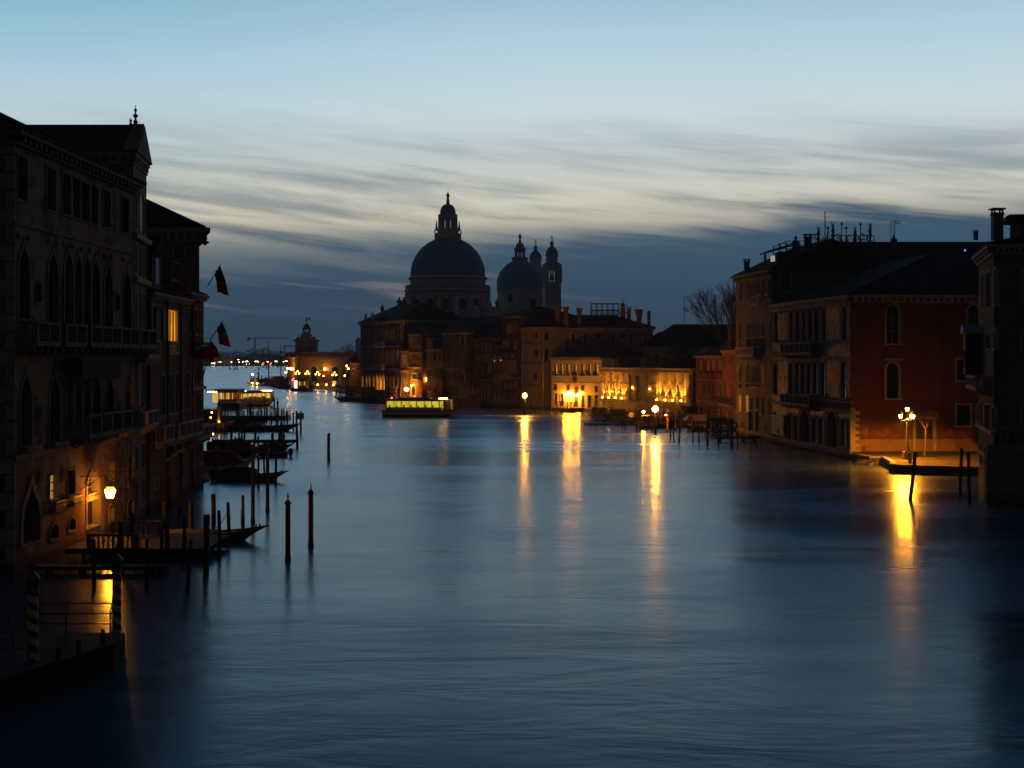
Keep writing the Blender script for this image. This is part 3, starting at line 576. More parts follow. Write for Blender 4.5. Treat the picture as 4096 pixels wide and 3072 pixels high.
# small house by the dogana
b=Bld('corner_house','small dark house with funnel chimney and lit corner bay beside the long warehouse','house',corner(1380,424,1400,410,1448,408),9.3,DARKB)
b.win(1,cM,2140,2170,80,210,'rect',.1); b.win(1,cM,2060,2110,180,330,'rect',.1,bars=1); b.win(1,cM,1880,1905,130,300,'rect',.1,LITD)
for x in (1900,1990,2080,2160): b.win(1,cM,x,x+28,520,640,'rect',.1)
b.cornice([0,1],.3,.3,None,0); b.walls(); b.hip(1.8,0,(2,2),.4); b.chimney(cQ,1935,1985,512,650,412,'cone'); b.chimney(cQ,2005,2045,560,680,412,'box')
# striped gothic palace
b=Bld('striped_gothic_palace','five-bay red and white gothic palace with a glowing arcade at water level','palace',rb(1442,379,1605,348,16),20.2,BRICK)
U=lambda x,y=600:b.f[0].uv(cA(x,y))[0]
for x in (172,210,238,278): b.win(0,cA,x-7,x+7,400,520,'ogee',.22)
for x in (405,440,470,508): b.win(0,cA,x-8,x+8,390,510,'ogee',.22)
for x in (305,327,349,371): b.win(0,cA,x-8,x+8,390,520,'ogee',.16)
for x in (172,210,238,278): b.win(0,cA,x-7,x+7,600,745,'ogee',.22)
for x in (405,440,470,508): b.win(0,cA,x-8,x+8,598,745,'ogee',.22)
for x in (305,327,349,371): b.win(0,cA,x-8,x+8,600,745,'ogee',.16)
for x0,x1,yt,yb,mt in [(490,530,120,428,LITG),(595,630,130,425,LITG),(672,710,125,425,LITG),(770,812,125,425,LITG),(848,905,65,500,LITG),(922,990,65,500,LITG),(1008,1066,65,500,LITG),(1110,1132,150,440,LITD),(1200,1228,150,440,LITD),(1285,1310,155,440,LITD),(1385,1412,165,440,LITD)]:
    b.win(0,cN,x0,x1,yt,yb,'ogee',.16,pane=mt,deep=.5)
b.band(0,13.6,13.9,.2); b.band(0,7.8,8.3,.25); b.balcony(0,U(290),U(385),8.4,9.2,.8); b.balcony(0,U(292),U(388),14.,14.8,.8)
for k in range(2):
    f=b.f[0]; q=MB(); u=f.L-.9 if k else .0
    for i in range(20): q.fbox(f,u,u+(.9 if i%2 else .6),.4+i*.98,.4+i*.98+.9,-.03,.06)
    part('quoins',q,STONE,b.root)
b.win(1,cA,565,605,430,530,'ogee',.18); b.win(1,cA,565,600,365,415,'rect',.12)
b.cornice([0,1,3],.8,.6,None,1.); b.walls(); b.hip(4.6,0,(7,7),.6,ROOFD)
b.chimney(cA,186,214,255,335,362,'cap'); b.chimney(cA,250,280,245,320,358,'cap')
for x in (345,378): 
    d_=MB(); p=at(*cA(x,300),362); d_.box(p.x-.5,p.x+.5,361,364,p.z-1.2,p.z+.4); part('skylight',d_,DARKB,b.roof)
# row of palaces up to the leaning one
b=Bld('narrow_stone_house','narrow pale stone house with two arched water doors beside the striped palace','house',rb(1603,347.5,1634,344.5,10),12.6,DSTONE)
for x in (30,70): b.win(0,c8,x,x+24,505,650,'round',.14)
for x,p in ((25,None),(68,LITD)): b.win(0,c8,x,x+22,860,1010,'round',.15,pane=p)
b.band(0,7.4,7.9,.3); b.cornice([0],.4,.3,None,.6); b.walls(); b.hip(1.5,0,(1,1),.3)
b=Bld('red_brick_palace','red brick palace with rows of six round-headed windows and a lit archway','palace',corner(1635,344,1689,336,1736,341),16.6,BRICK)
for yt,yb in ((260,375),(470,600)):
    for x in (168,200,232,262,304): b.win(0,c8,x,x+20,yt,yb,'round',.12)
for x in (205,228,250): b.win(0,c8,x-8,x+8,700,790,'point',.1)
b.win(0,c8,172,250,790,875,'rect',.1,pane=SHUT); b.win(0,c8,270,320,770,880,'rect',.1,pane=SHUT); b.win(0,c8,165,235,950,1120,'round',.2,pane=LITD,name='archway')
b.win(1,c8,385,445,255,375,'round',.18); b.win(1,c8,395,420,560,650,'rect',.1); b.band(0,12.,12.2,.15); b.band(0,8.4,8.7,.2)
b.cornice([0,1],.4,.35,None,.7); b.walls(); b.hip(2.2,0,(3,3),.4)
b=Bld('loggia_house','low rose house with a columned roof loggia and a gabled dormer','house',corner(1706,335,1771,327,1790,334),12.9,P_ROSE)
for x in (390,440): b.win(0,c8,x,x+22,470,610,'round',.13)
b.win(0,c8,462,478,470,610,'round',.1); b.win(0,c8,487,530,510,600,'rect',.08); b.win(0,c8,555,572,515,625,'rect',.1); b.win(0,c8,612,622,515,620,'rect',.1)
for x in (412,436,460): b.win(0,c8,x-8,x+8,700,830,'ogee',.1)
for x in (510,555,600): b.win(0,c8,x-12,x+10,700,860,'round',.12)
for x in (410,450): b.win(0,c8,x,x+22,955,1035,'rect',.1)
b.win(0,c8,498,530,970,1090,'round',.12,name='doorway',pane=DOORM)
b.cornice([0],.4,.35,None,.5); b.walls(); b.hip(1.,0,(2,2),.3)
lo=MB(); p=at(*c8(445,420),331); lo.box(p.x-3.9,p.x+3.9,p.y-1,p.y+2.5,p.z+7.2,p.z+7.7)
for i in range(4): lo.tube((p.x-3.6+i*2.4,p.y-.7,12.8),(p.x-3.6+i*2.4,p.y-.7,p.z+7.3),.25,n=8)
x_a,x_b=X_(c8(390,0)[0],331),X_(c8(490,0)[0],331); lo=MB(); zt=Z_(c8(0,300)[1],331)
for i in range(4): lo.tube((x_a+.3+i*(x_b-x_a-.6)/3,331.5,12.8),(x_a+.3+i*(x_b-x_a-.6)/3,331.5,zt),.16,n=8)
lo.box(x_a-.2,x_b+.2,331,334,zt,zt+.45); part('loggia',lo,STONE,b.root)
x_a,x_b=X_(c8(505,0)[0],331),X_(c8(620,0)[0],331); zt=Z_(c8(0,262)[1],331); do=MB(); do.box(x_a,x_b,332,336,12.6,zt); part('dormer',do,P_ROSE,b.root)
do=MB(); do.fpoly(Fc((x_a,332),(x_b,332)),[(-.4,zt),(x_b-x_a+.4,zt),((x_b-x_a)/2,zt+2.3)],-4,.25); part('dormer_roof',do,ROOF,b.root)
do=MB(); do.box((x_a+x_b)/2-.9,(x_a+x_b)/2+.9,331.9,331.97,zt-3.6,zt-.4); part('dormer_window',do,PANE,b.root)
b=Bld('tall_brick_house','square brick house with two pointed windows stacked on its shadowed side','house',corner(1769,329,1836,318,1889,325),16.6,brick('brown_brick',(.19,.095,.055),(.14,.07,.045),(.2,.17,.14)))
for x0,x1 in ((650,668),(676,694),(714,732),(788,808)): b.win(0,c8,x0,x1,250,382,'rect',.1)
for x0,x1 in ((655,668),(675,690),(722,736),(788,808)): b.win(0,c8,x0,x1,485,612,'round',.12)
for x in (655,685,722,748,774,800): b.win(0,c8,x-9,x+9,740,885,'ogee',.1)
b.win(1,c8,898,958,245,378,'rect',.15); b.win(1,c8,902,948,485,615,'ogee',.2); b.win(1,c8,902,952,722,920,'ogee',.22)
for x in (680,728,795): b.win(0,c8,x-12,x+12,980,1055,'seg',.12)
f=b.f[0]; b.balcony(0,.3,2.6,Z_(c8(0,668)[1],326),Z_(c8(0,610)[1],326),.7); b.band(0,8.2,8.5,.2)
b.cornice([0,1],.45,.4,None,.8); b.walls(); b.hip(2.4,0,(3,3),.45); b.chimney(c8,1030,1085,78,190,326,'box')
b=Bld('cream_house','slim cream house between the brick house and the painted palace','house',rb(1890,326,1916,323.3,10),15.4,P_CREAM)
for yt,yb in ((285,385),(495,610)): b.win(0,c8,1112,1132,yt,yb,'rect',.1)
b.win(0,c8,1098,1114,720,808,'rect',.1); b.win(0,c8,1120,1136,720,808,'rect',.1); b.win(0,c8,1088,1124,920,1050,'rect',.1,pane=SHUT); b.walls(); b.hip(3.,0,(1,1),.3,ROOFD)
b=Bld('painted_palace','palace with a framed mosaic picture between its balcony and three water arches','palace',rb(1917,323.2,1973,316.5,12),15.4,P_PINK)
for x in (1205,1254,1278,1325): b.win(0,c8,x,x+20,325,490,'round',.12)
for x in (1210,1325): b.win(0,c8,x,x+24,640,790,'round',.1)
for x in (1200,1255,1312): b.win(0,c8,x,x+36,945,1170,'round',.2,name='water_door',pane=DWOOD)
f=b.f[0]; ua,ub=f.uv(c8(1240,700))[0],f.uv(c8(1312,700))[0]; va,vb=Z_(c8(0,800)[1],320),Z_(c8(0,605)[1],320); q=MB().fbox(f,ua,ub,va,vb,0,.12); o=part('picture_frame',q,STONE,b.root); part('mosaic_picture',MB().fbox(f,ua+.3,ub-.3,va+.3,vb-.3,.1,.14),mosaic('gold_mosaic'),o)
MOS=MAT['gold_mosaic']
b.balcony(0,.2,f.L-.2,Z_(c8(0,572)[1],320),Z_(c8(0,505)[1],320),.9); b.band(0,Z_(c8(0,900)[1],320),Z_(c8(0,880)[1],320),.2); b.cornice([0],.4,.35,None,.6); b.walls(); b.hip(4.4,0,(5,2),.4,ROOFD)
b=Bld('small_ochre_house','small ochre house with lit top windows squeezed beside the red gothic house','house',rb(1974,316.4,2008,313.5,9),13.7,P_OCHRE)
for x,p in ((1385,None),(1430,None),(1475,None)): b.win(0,c8,x,x+20,515,640,'rect',.1,pane=p)
for x in (1385,1430,1472): b.win(0,c8,x,x+20,810,960,'rect',.1,sill=.1)
for x in (1370,1410,1465): b.win(0,c8,x,x+28,1060,1180,'rect',.1,pane=SHUT)
for x,y in ((1394,600),(1404,636),(1482,594)):
    u,v=b.f[0].uv(c8(x,y)); part('window_lamp',MB().ball(b.f[0].w(u,v,-.1),.12,8,6),LITS,b.root)
b.balcony(0,.3,b.f[0].L-.3,Z_(c8(0,985)[1],314),Z_(c8(0,940)[1],314),.6,iron=True,brk=False); b.cornice([0],.3,.3,None,0); b.walls(); b.hip(1.6,0,(1,1),.3)
b=Bld('red_gothic_house','tall dark red gothic house with clustered pointed windows and a hanging roof garden','palace',rb(2010,313.2,2085,306.2,14),20.0,BRICK)
for x in (1590,1612,1634,1656): b.win(0,c8,x-9,x+9,60,200,'point',.1)
b.win(0,c8,1695,1716,50,160,'point',.1)
for x in (1530,1552,1575,1597,1690,1715): b.win(0,c8,x-9,x+9,300,430,'ogee',.1)
for x in (1530,1562,1596,1632,1668,1706): b.win(0,c8,x-12,x+12,580,785,'ogee',.12)
for x in (1548,1618,1688): b.win(0,c8,x,x+28,920,1010,'rect',.1)
for x in (1605,1680): b.win(0,c8,x,x+34,1100,1200,'rect',.1,pane=SHUT)
b.win(0,c8,1535,1570,1085,1210,'ogee',.15,name='doorway',pane=DOORM)
f=b.f[0]; b.balcony(0,.2,f.uv(c8(1640,820))[0],Z_(c8(0,850)[1],310),Z_(c8(0,795)[1],310),.8); b.band(0,Z_(c8(0,862)[1],310),Z_(c8(0,850)[1],310),.2)
pl=MB()
for i in range(420):
    u=rnd.uniform(-.6,5.6); v=rnd.uniform(-1.,.7); c=Vector(f.w(u,Z_(c8(0,470)[1],310)+v*(1-.1*abs(u-2.5)),rnd.uniform(.2,1.2))); a=Vector((rnd.uniform(-.3,.3),rnd.uniform(-.3,.3),rnd.uniform(-.3,.3))); e=Vector((rnd.uniform(-.3,.3),rnd.uniform(-.3,.3),rnd.uniform(-.3,.3))); pl.add([c,c+a,c+a+e,c+e],[(0,1,2,3)])
b.balcony(0,.2,5.2,Z_(c8(0,515)[1],310),Z_(c8(0,480)[1],310),.9); part('balcony_plants',pl,FOL,b.root)
b.cornice([0],.5,.4,None,.7); b.walls(); b.hip(2.2,0,(3,3),.4); b.chimney(cS,1508,1595,1215,1340,316,'cone'); 
# leaning marble palace with roundels
b=Bld('marble_roundel_palace','pale marble palace with round-arched loggias and rows of inlaid stone roundels','palace',[ray(2086,306),ray(2172,298.4),ray(2262,304),(X_(2180,318),318)],17.4,plaster('aged_marble',(.40,.34,.25),(.28,.22,.15),.7,.6,.75,.15,.4))
for yt,yb in ((180,300),(420,590),(750,930)):
    for x in (1820,1862,1900,1948): b.win(0,c8,x-2,x+24,yt,yb,'round',.1)
    b.win(0,c8,2068,2096,yt,yb,'round',.1)
for yt,yb in ((170,305),(412,605)): b.win(1,c8,2130,2200,yt,yb,'round',.16)
for x,y,r in [(2018,230,.9),(2014,490,1.25),(2002,830,1.2)]:
    b.disc(0,c8,x,y,r)
    for k in range(8): b.disc(0,c8,x+math.cos(k*.785)*r*15,y+math.sin(k*.785)*r*22,.22,ring=False)
for y in (340,635,965):
    for x in (1832,1870,1908,1946,1985,2040,2082): b.disc(0,c8,x,y,.4)
for x in (1860,2010): b.win(0,c8,x,x+24,1090,1250,'round',.14)
b.win(0,c8,1900,1940,1085,1260,'round',.2,name='water_door',pane=DOORM)
for y in (310,365,605,680,935,1020): b.band(0,Z_(c8(0,y+8)[1],302),Z_(c8(0,y-2)[1],302),.14); 
b.band(1,Z_(c8(0,690)[1],302),Z_(c8(0,680)[1],302),.12)
b.cornice([0,1],.5,.5,None,.6); b.walls(); b.hip(4.2,0,(5,4),.5,ROOFD)
b.chimney(cB,525,610,62,270,303.4,'cone',P_OCHRE); b.chimney(cB,625,672,65,272,304.4,'box',P_OCHRE); b.chimney(cB,750,812,80,284,305.6,'cone',P_OCHRE)
# big house behind the white palace
b=Bld('broad_back_house','broad dark house with arched and round windows rising behind the low lit palace','house',[ray(2263,304.5),ray(2612,300),(X_(2612,316),316),(X_(2263,320),320)],17.3,P_GREY)
for x in (720,837,1113,1288,1430): b.win(0,cB,x-17,x+17,325,415,'round',.2)
for x in (970,1203): b.disc(0,cB,x,350,1.05)
b.cornice([0,1],.4,.4,None,.9); b.walls(); b.hip(3.0,0,(1,9),.6,ROOFD)
b.chimney(cB,1325,1408,92,290,303,'cone',P_OCHRE); b.chimney(cB,1440,1488,102,265,303,'turret',P_OCHRE); b.chimney(cB,1242,1292,66,200,308,'cap',P_OCHRE)
p=at(*cB(1208,95),308); q=MB(); w=.75
q.lathe((p.x,308,0),[(.55,17.5),(.55,Z_(cB(0,130)[1],308)),(.9,Z_(cB(0,128)[1],308)),(.55,Z_(cB(0,115)[1],308)),(.42,Z_(cB(0,60)[1],308)),(.62,Z_(cB(0,58)[1],308)),(.5,Z_(cB(0,48)[1],308)),(.3,Z_(cB(0,32)[1],308)),(.05,Z_(cB(0,25)[1],308))],10); q.tube((p.x,308,Z_(cB(0,26)[1],308)),(p.x,308,Z_(cB(0,-10)[1],308)),.05); q.tube((p.x-.8,308,Z_(cB(0,5)[1],308)),(p.x+.8,308,Z_(cB(0,8)[1],308)),.04); part('chimney',q,P_OCHRE,b.roof)
al=MB(); x0,x1=X_(cB(897,0)[0],308),X_(cB(1168,0)[0],308); zt,zm,zb=[Z_(cB(0,y)[1],308) for y in (36,100,150)]
for x in [x0+(x1-x0)*i/5 for i in range(6)]:
    for y in (307.,310.5): al.tube((x,y,17.8),(x,y,zt),.07,n=5)
for y in (307.,310.5):
    for z in (zt,zm,zb): al.tube((x0,y,z),(x1,y,z),.07,n=5)
    for i in range(10):
        a,c=x0+(x1-x0)*i/10,x0+(x1-x0)*(i+1)/10; al.tube((a,y,zb),(c,y,zm),.04,n=4); al.tube((a,y,zm),(c,y,zb),.04,n=4)
for x in (x0,x1): al.tube((x,307,zt),(x,310.5,zt),.07,n=5); al.tube((x,307,zm),(x,310.5,zm),.07,n=5)
part('roof_terrace_frame',al,IRON,b.root)
# white lit palace
b=Bld('white_lit_palace','low white palace with seven glowing upper windows over flower boxes','palace',rb(2205,296,2406,284,13),11.0,P_WHITE)
for x in (548,607,670,740,815,881,947):
    b.win(0,cB,x-12,x+13,632,738,'rect',.1,LITS,sill=.12,half=.45,name='window')
    f=b.f[0]; u,v=f.uv(cB(x-2,718)); q=MB()
    for k in range(46):
        c=Vector(f.w(u+rnd.uniform(-.8,.8),v+rnd.uniform(-.25,.3),rnd.uniform(.1,.5))); a=Vector((rnd.uniform(-.18,.18),rnd.uniform(-.18,.18),rnd.uniform(-.2,.2))); e=Vector((rnd.uniform(-.18,.18),rnd.uniform(-.18,.18),rnd.uniform(-.2,.2))); q.add([c,c+a,c+a+e,c+e],[(0,1,2,3)])
    q.fbox(f,u-.75,u+.75,v-.5,v-.25,.12,.45); part('flower_box',q,FOL,b.root)
for x,y in ((545,855),(667,860),(812,868),(945,875)): b.win(0,cB,x-13,x+13,y-25,y+27,'rect',.1)
for x,a,c_ in ((547,920,1030),(608,922,1040),(815,935,1050),(878,940,1056),(945,940,1058)): b.win(0,cB,x-13,x+15,a,c_,'rect',.14,pane=SHUT,name='doorway')
b.win(0,cB,728,768,848,1050,'round',.22,pane=DOORM,name='doorway'); b.disc(0,cB,737,782,.85)
b.band(0,Z_(cB(0,815)[1],290),Z_(cB(0,803)[1],290),.1); b.band(0,.2,.6,.15); b.cornice([0],.6,.45,None,.55); b.walls(); b.hip(3.4,0,(7,5),.5)
b.chimney(cB,1088,1120,495,570,292,'box',P_CREAM); b.chimney(cB,1132,1170,485,570,294,'box',P_CREAM); b.chimney(cB,1410,1455,485,575,297,'box',P_CREAM)
lg=MB(); f=b.f[0]; ua,ub=f.uv(cB(635,1060))[0],f.uv(cB(838,1060))[0]
lg.fbox(f,ua,ub,.55,.75,.1,3.)
for i in range(7):
    uu=ua+(ub-ua)*i/6; lg.fbox(f,uu-.07,uu+.07,-.8,2.,2.86,3.)
for i in range(6):
    a,c=ua+(ub-ua)*i/6,ua+(ub-ua)*(i+1)/6; lg.tube(f.w(a,.8,2.93),f.w(c,1.9,2.93),.045,n=4); lg.tube(f.w(a,1.9,2.93),f.w(c,.8,2.93),.045,n=4)
lg.fbox(f,ua,ub,1.9,2.05,2.85,3.02)
top('water_landing',lg,WOOD,(f.w(ua,0,1.5)[0],f.w(ua,0,1.5)[1],0),'wooden landing stage with crossed railings below the white palace lamps','landing stage')
for i,(x,y) in enumerate(((655,930),(697,920),(748,940),(787,935))):
    u,v=f.uv(cB(x,y)); c=f.w(u,v,.55)
    t=root('wall_lamp',['first from the left','second from the left','third from the left','fourth from the left'][i]+' of the bright lamps at the entrance of the white palace','lamp',c,'entrance lamps of the white palace')
    q=MB().tube(f.w(u,v+.55,0),f.w(u,v+.5,.55),.03,n=6); q.tube(f.w(u,v+.5,.55),f.w(u,v+.3,.55),.02,n=6); q.lathe(c,[(.26,.26),(.3,.28),(.1,.42),(.02,.48)],8); part('bracket',q,IRON,t)
    k_=(.62,1.1,.6,.85)[i]; q=MB().lathe(c,[(.13*k_,-.28*k_),(.22*k_,.24*k_)],8); part('lantern_glass',q,LAMP_P,t)
b=Bld('annex_house','grey annex with a single lit upper window behind the low white palace','house',[ray(2407,287.5),ray(2452,286.5),(X_(2452,297),297),(X_(2407,297),297)],10.4,P_GREY)
b.win(0,cB,1030,1083,637,733,'rect',.15,LITS,bars=3); b.walls(); b.hip(1.3,0,(2,2),.3)
# unfinished low palace
b=Bld('unfinished_low_palace','single-storey stone palace with floodlit rusticated pilasters and a planted roof terrace','palace',[ray(2408,283.5),ray(2771,257),(X_(2785,272),272),(X_(2420,300),300)],8.7,plaster('white_stone',(.46,.43,.36),(.33,.3,.24),.6,.5,.8,.2,.4))
f=b.f[0]; WN=[(1063,787,888),(1127,790,893),(1190,795,900),(1243,798,905)]; WR=[(1602,812,935),(1680,816,938),(1755,822,942),(1840,828,948)]
for x,yt,yb in WN+WR: b.win(0,cB,x-12,x+13,yt,yb,'seg',.28,pane=PANE,sill=.3,deep=.6,bars=3)
def pil(x,w,yt):
    u,v=f.uv(cB(x,yt)); q=MB()
    for k in range(6): z0=2.7+k*(v-2.7)/6; q.fbox(f,u-w,u+w,z0+.03,z0+(v-2.7)/6-.03,-.02,.62 if k%2 else .56)
    part('pilaster',q,b.fm,b.root)
for x in (1032,1095,1158,1222): pil(x,.42,735)
for x in (1270,1340,1440,1490): pil(x,.75,740)
for x in (1538,1640,1718,1798,1872): pil(x,.5 if x>1538 else .9,735)
b.win(0,cB,1392,1420,850,1000,'rect',.3,name='doorway',pane=DWOOD)
b.band(0,2.3,2.7,.3); b.band(0,8.0,8.35,.5); b.band(0,-.3,.9,.3)
b.walls(); q=MB().fbox(f,-.2,f.L+.2,8.68,9.0,-.6,.7); part('parapet',q,b.fm,b.root)
u,v=f.uv(cB(1080,1000))
for i,(x,y) in enumerate([(1048,950),(1110,955),(1175,958),(1240,960),(1585,998),(1665,1003),(1740,1010),(1822,1020)]):
    u,v=f.uv(cB(x,y)); v=3.05; c=f.w(u,v,1.0)
    t=root('facade_spotlight',('left' if i<4 else 'right')+' wing of the low stone palace, '+ORD[i%4]+' uplight counted from the left','spotlight',c,'uplights along the low stone palace')
    q=MB().lathe(c,[(.16,-.32),(.2,-.05)],8); q.tube(f.w(u,v-.3,1.),f.w(u,v-.3,.28),.05,n=6); part('housing',q,IRON,t); part('lens',MB().ball((c[0],c[1],c[2]+.05),.15,10,6),LAMP_S,t); spot(t,(c[0],c[1],c[2]+.22),(f.w(u+.25,v+4.2,.1)),3100,82)
for i,(x,y) in enumerate([(1332,860),(1503,873)]):
    u,v=f.uv(cB(x,y)); c=f.w(u,v,.75); t=root('recess_lamp',['small lamp in the left recess','small lamp in the right recess'][i]+' of the low stone palace','lamp',c,'recess lamps')
    part('lens',MB().ball(c,.12,10,6),LAMP_S,t); part('bracket',MB().tube(f.w(u,v+.2,.0),f.w(u,v+.15,.75),.03,n=6),IRON,t)
# raised letters on the wall by the terrace
def letters(txt,f,u,v,h,w,mat,par,name='lettering'):
    cu=bpy.data.curves.new(name,'FONT'); cu.body=txt; cu.size=h; cu.extrude=.02; cu.align_x='CENTER'; cu.align_y='CENTER'; cu.space_line=1.1
    o=bpy.data.objects.new('tmp',cu); COL.objects.link(o); dg=bpy.context.evaluated_depsgraph_get(); me=bpy.data.meshes.new_from_object(o.evaluated_get(dg)); bpy.data.objects.remove(o)
    q=MB(); q.v=[f.w(u+p.co.x,v+p.co.y,w+p.co.z) for p in me.vertices]; q.f=[tuple(p.vertices) for p in me.polygons]; return part(name,q,mat,par)
u,v=f.uv(cH(470,250)); letters('PEGGY\nGUGGENHEIM\nCOLLECTION',f,u,1.62,.42,.34,DSTONE,b.root)
# hedges and terrace in front
def hedge(name,label,x0,x1,y0,y1,z0,z1,n):
    q=MB(); r=random.Random(len(label))
    for i in range(n):
        x,y=r.uniform(x0,x1),r.uniform(y0,y1); z=z0+(z1-z0)*(1-r.random()**1.6)*(1-.18*abs(math.sin(x*1.3))); s=r.uniform(.12,.32)
        a=Vector((r.uniform(-1,1),r.uniform(-1,1),r.uniform(-1,1))).normalized()*s; e=Vector((r.uniform(-1,1),r.uniform(-1,1),r.uniform(-1,1))).normalized()*s; c=Vector((x,y,z)); q.add([c,c+a,c+a+e,c+e],[(0,1,2,3)])
    q.box(x0+.2,x1-.2,y0+.2,y1-.2,z0,z0+(z1-z0)*.72); return top(name,q,FOL,((x0+x1)/2,(y0+y1)/2,z0),label,'hedge')
hedge('roof_hedge','clipped hedge on the left half of the low stone palace roof',X_(2447,280),X_(2557,280),277,279,9.,10.9,900)
hedge('roof_hedge','clipped hedge on the right half of the low stone palace roof',X_(2645,266),X_(2785,266),264,266,9.,11.,1000)
hedge('quay_hedge','low dark hedge on the quay before the red house',X_(2727,246),X_(2790,246),245,247.5,.6,2.7,600)
A=gnd(2364,1676); B_=gnd(2545,1700); A2=ray(2372,278); 
tr=root('garden_terrace','stone garden terrace with balustrade and seated animal statues before the low palace','terrace',(A.x,A.y,0))
f1=Fc((A.x,A.y),(B_.x,B_.y)); ul=f1.uv(cH(310,550))[0]; ur=f1.uv(cH(395,550))[0]
q=MB(); q.fbox(f1,0,ul,-.8,1.15,-22,0); q.fbox(f1,ur,f1.L,-.8,1.15,-22,0); q.fbox(f1,ul,ur,-.8,.9,-22,-6); part('terrace_wall',q,QUAY,tr)
q=MB()
for a,c in ((.2,ul-.2),(ur+.2,f1.L-.2)):
    q.fbox(f1,a,c,1.95,2.15,-.5,-.1); k=int((c-a)/.4)
    for i in range(k): q.fbox(f1,a+(c-a)*i/k,a+(c-a)*i/k+.16,1.1,1.97,-.4,-.2)
    for i in range(4): uu=a+(c-a-.5)*i/3; q.fbox(f1,uu,uu+.5,1.1,2.2,-.55,-.05)
part('balustrade',q,QUAY,tr)
q=MB(); f2=Fc(f1.w(0,0,-9)[:2],f1.w(f1.L,0,-9)[:2])
for i in range(60): uu=f1.L*i/60; q.fbox(f2,uu,uu+.05,1.1,2.5,-.04,0)
q.fbox(f2,0,f1.L,2.45,2.52,-.05,.01); q.fbox(f2,0,f1.L,1.3,1.36,-.05,.01); part('iron_fence',q,IRON,tr)
for i,(x,y,dd) in enumerate(((500,380,243),(880,430,237))):
    t=root('animal_statue',('stone animal statue seated on the left','stone animal statue seated on the right')[i]+' part of the garden terrace','statue',(X_(cH(x,y)[0],dd),dd,1.15),'terrace animal statues',0,True); t.scale=(.45,.45,.45)
    q=MB(); q.box(-.7,1.4,-.5,.5,0,.9); part('plinth',q,QUAY,t)
    q=MB(); S=[]
    for (px,pz,r) in ((1.2,1.05,.28),(.7,1.3,.45),(.1,1.6,.48),(-.2,2.1,.36),(-.35,2.5,.25),(-.5,2.8,.24),(-.85,2.72,.13)): S.append([(px+0*math.cos(a),r*math.cos(a),pz+r*math.sin(a)) for a in [2*math.pi*k/10 for k in range(10)]])
    q.loft(S); q.tube((-.15,.2,1.7),(-.3,.2,.9),.16,.1); q.tube((-.15,-.2,1.7),(-.3,-.2,.9),.16,.1); q.tube((-.45,.12,2.95),(-.4,.16,3.2),.07,.02); q.tube((-.45,-.12,2.95),(-.4,-.16,3.2),.07,.02); part('body',q,DSTONE,t,True)
# wooden jetty with lamps to the right of it
A=at(*cH(1080,630),236); 
jt=root('lit_jetty','wooden jetty with crossed rails and glowing lamps by the red striped poles','jetty',(A.x,234,0))
x0,x1,z=X_(cH(1080,0)[0],234),X_(cH(1880,0)[0],234),1.5
q=MB(); q.box(x0,x1,230,243,z-.25,z)
for i in range(9):
    for y in (230.3,236): q.tube((x0+.2+(x1-x0-.4)*i/8,y,-1),(x0+.2+(x1-x0-.4)*i/8,y,z-.2),.16,n=6)
part('deck',q,WOOD,jt)
q=MB(); xr0,xr1=X_(cH(1395,0)[0],234),X_(cH(1545,0)[0],234)
for i in range(3): q.box(xr0+(xr1-xr0)*i/2-.08,xr0+(xr1-xr0)*i/2+.08,236,236.2,z,z+2.2)
for zz in (z+.4,z+2.1): q.box(xr0,xr1,236.02,236.16,zz,zz+.12)
for i in range(2): a,c=xr0+(xr1-xr0)*i/2,xr0+(xr1-xr0)*(i+1)/2; q.tube((a,236.1,z+.4),(c,236.1,z+2.1),.06,n=4); q.tube((a,236.1,z+2.1),(c,236.1,z+.4),.06,n=4)
part('railing',q,WOOD,jt)
q=MB(); q.par((x0-9.5,231,.1),(4.4,0,0),(0,3,0),(0,0,.15)); q.par((x0-4.6,231,.15),(4.6,0,1.1),(0,3,0),(0,0,.12)); part('gangway',q,WOOD,jt)
for i,(x,y) in enumerate(((1130,462),(1605,545),(1672,578),(1775,570),(1845,600))):
    c=at(*cH(x,y),233.5); zd=1.5; t=root('jetty_lamp',['lone star-like lamp at the left end','first of the clustered lamps at the right end','second of the clustered lamps at the right end','third of the clustered lamps at the right end','last small lamp at the far right end'][i]+' of the lit jetty','lamp',(c.x,c.y,zd),'jetty lamps')
    part('post',MB().tube((c.x,c.y,zd),(c.x,c.y,c.z-.12),.05,n=6),IRON,t); part('lamp_globe',MB().ball(c,.17 if i<4 else .1,10,6),LAMP_J,t)
# red houses
b=Bld('red_house','red plastered house with four bright upper windows and a planted iron balcony','house',corner(2784,252,2886,240,2890,252),11.3,P_RED)
for x,w in ((232,18),(296,18),(341,18),(400,18)):
    b.win(0,cC,x-w/2,x+w/2,870,965,'rect',.1,pane=LITD,bars=2,sill=.1)
    u,v=b.f[0].uv(cC(x,972)); q=MB()
    for k in range(40): c=Vector(b.f[0].w(u+rnd.uniform(-.6,.6),v+rnd.uniform(-.2,.25),rnd.uniform(.1,.4))); a=Vector((rnd.uniform(-.15,.15),rnd.uniform(-.15,.15),.12)); e=Vector((.12,rnd.uniform(-.15,.15),-.1)); q.add([c,c+a,c+a+e,c+e],[(0,1,2,3)])
    part('flower_box',q,FOL,b.root)
for x in (232,295,341,400): b.win(0,cC,x-10,x+10,1070,1172,'rect',.12,pane=SHUT)
for x in (232,292,340,395): b.win(0,cC,x-11,x+11,1265,1340,'rect',.12,bars=1)
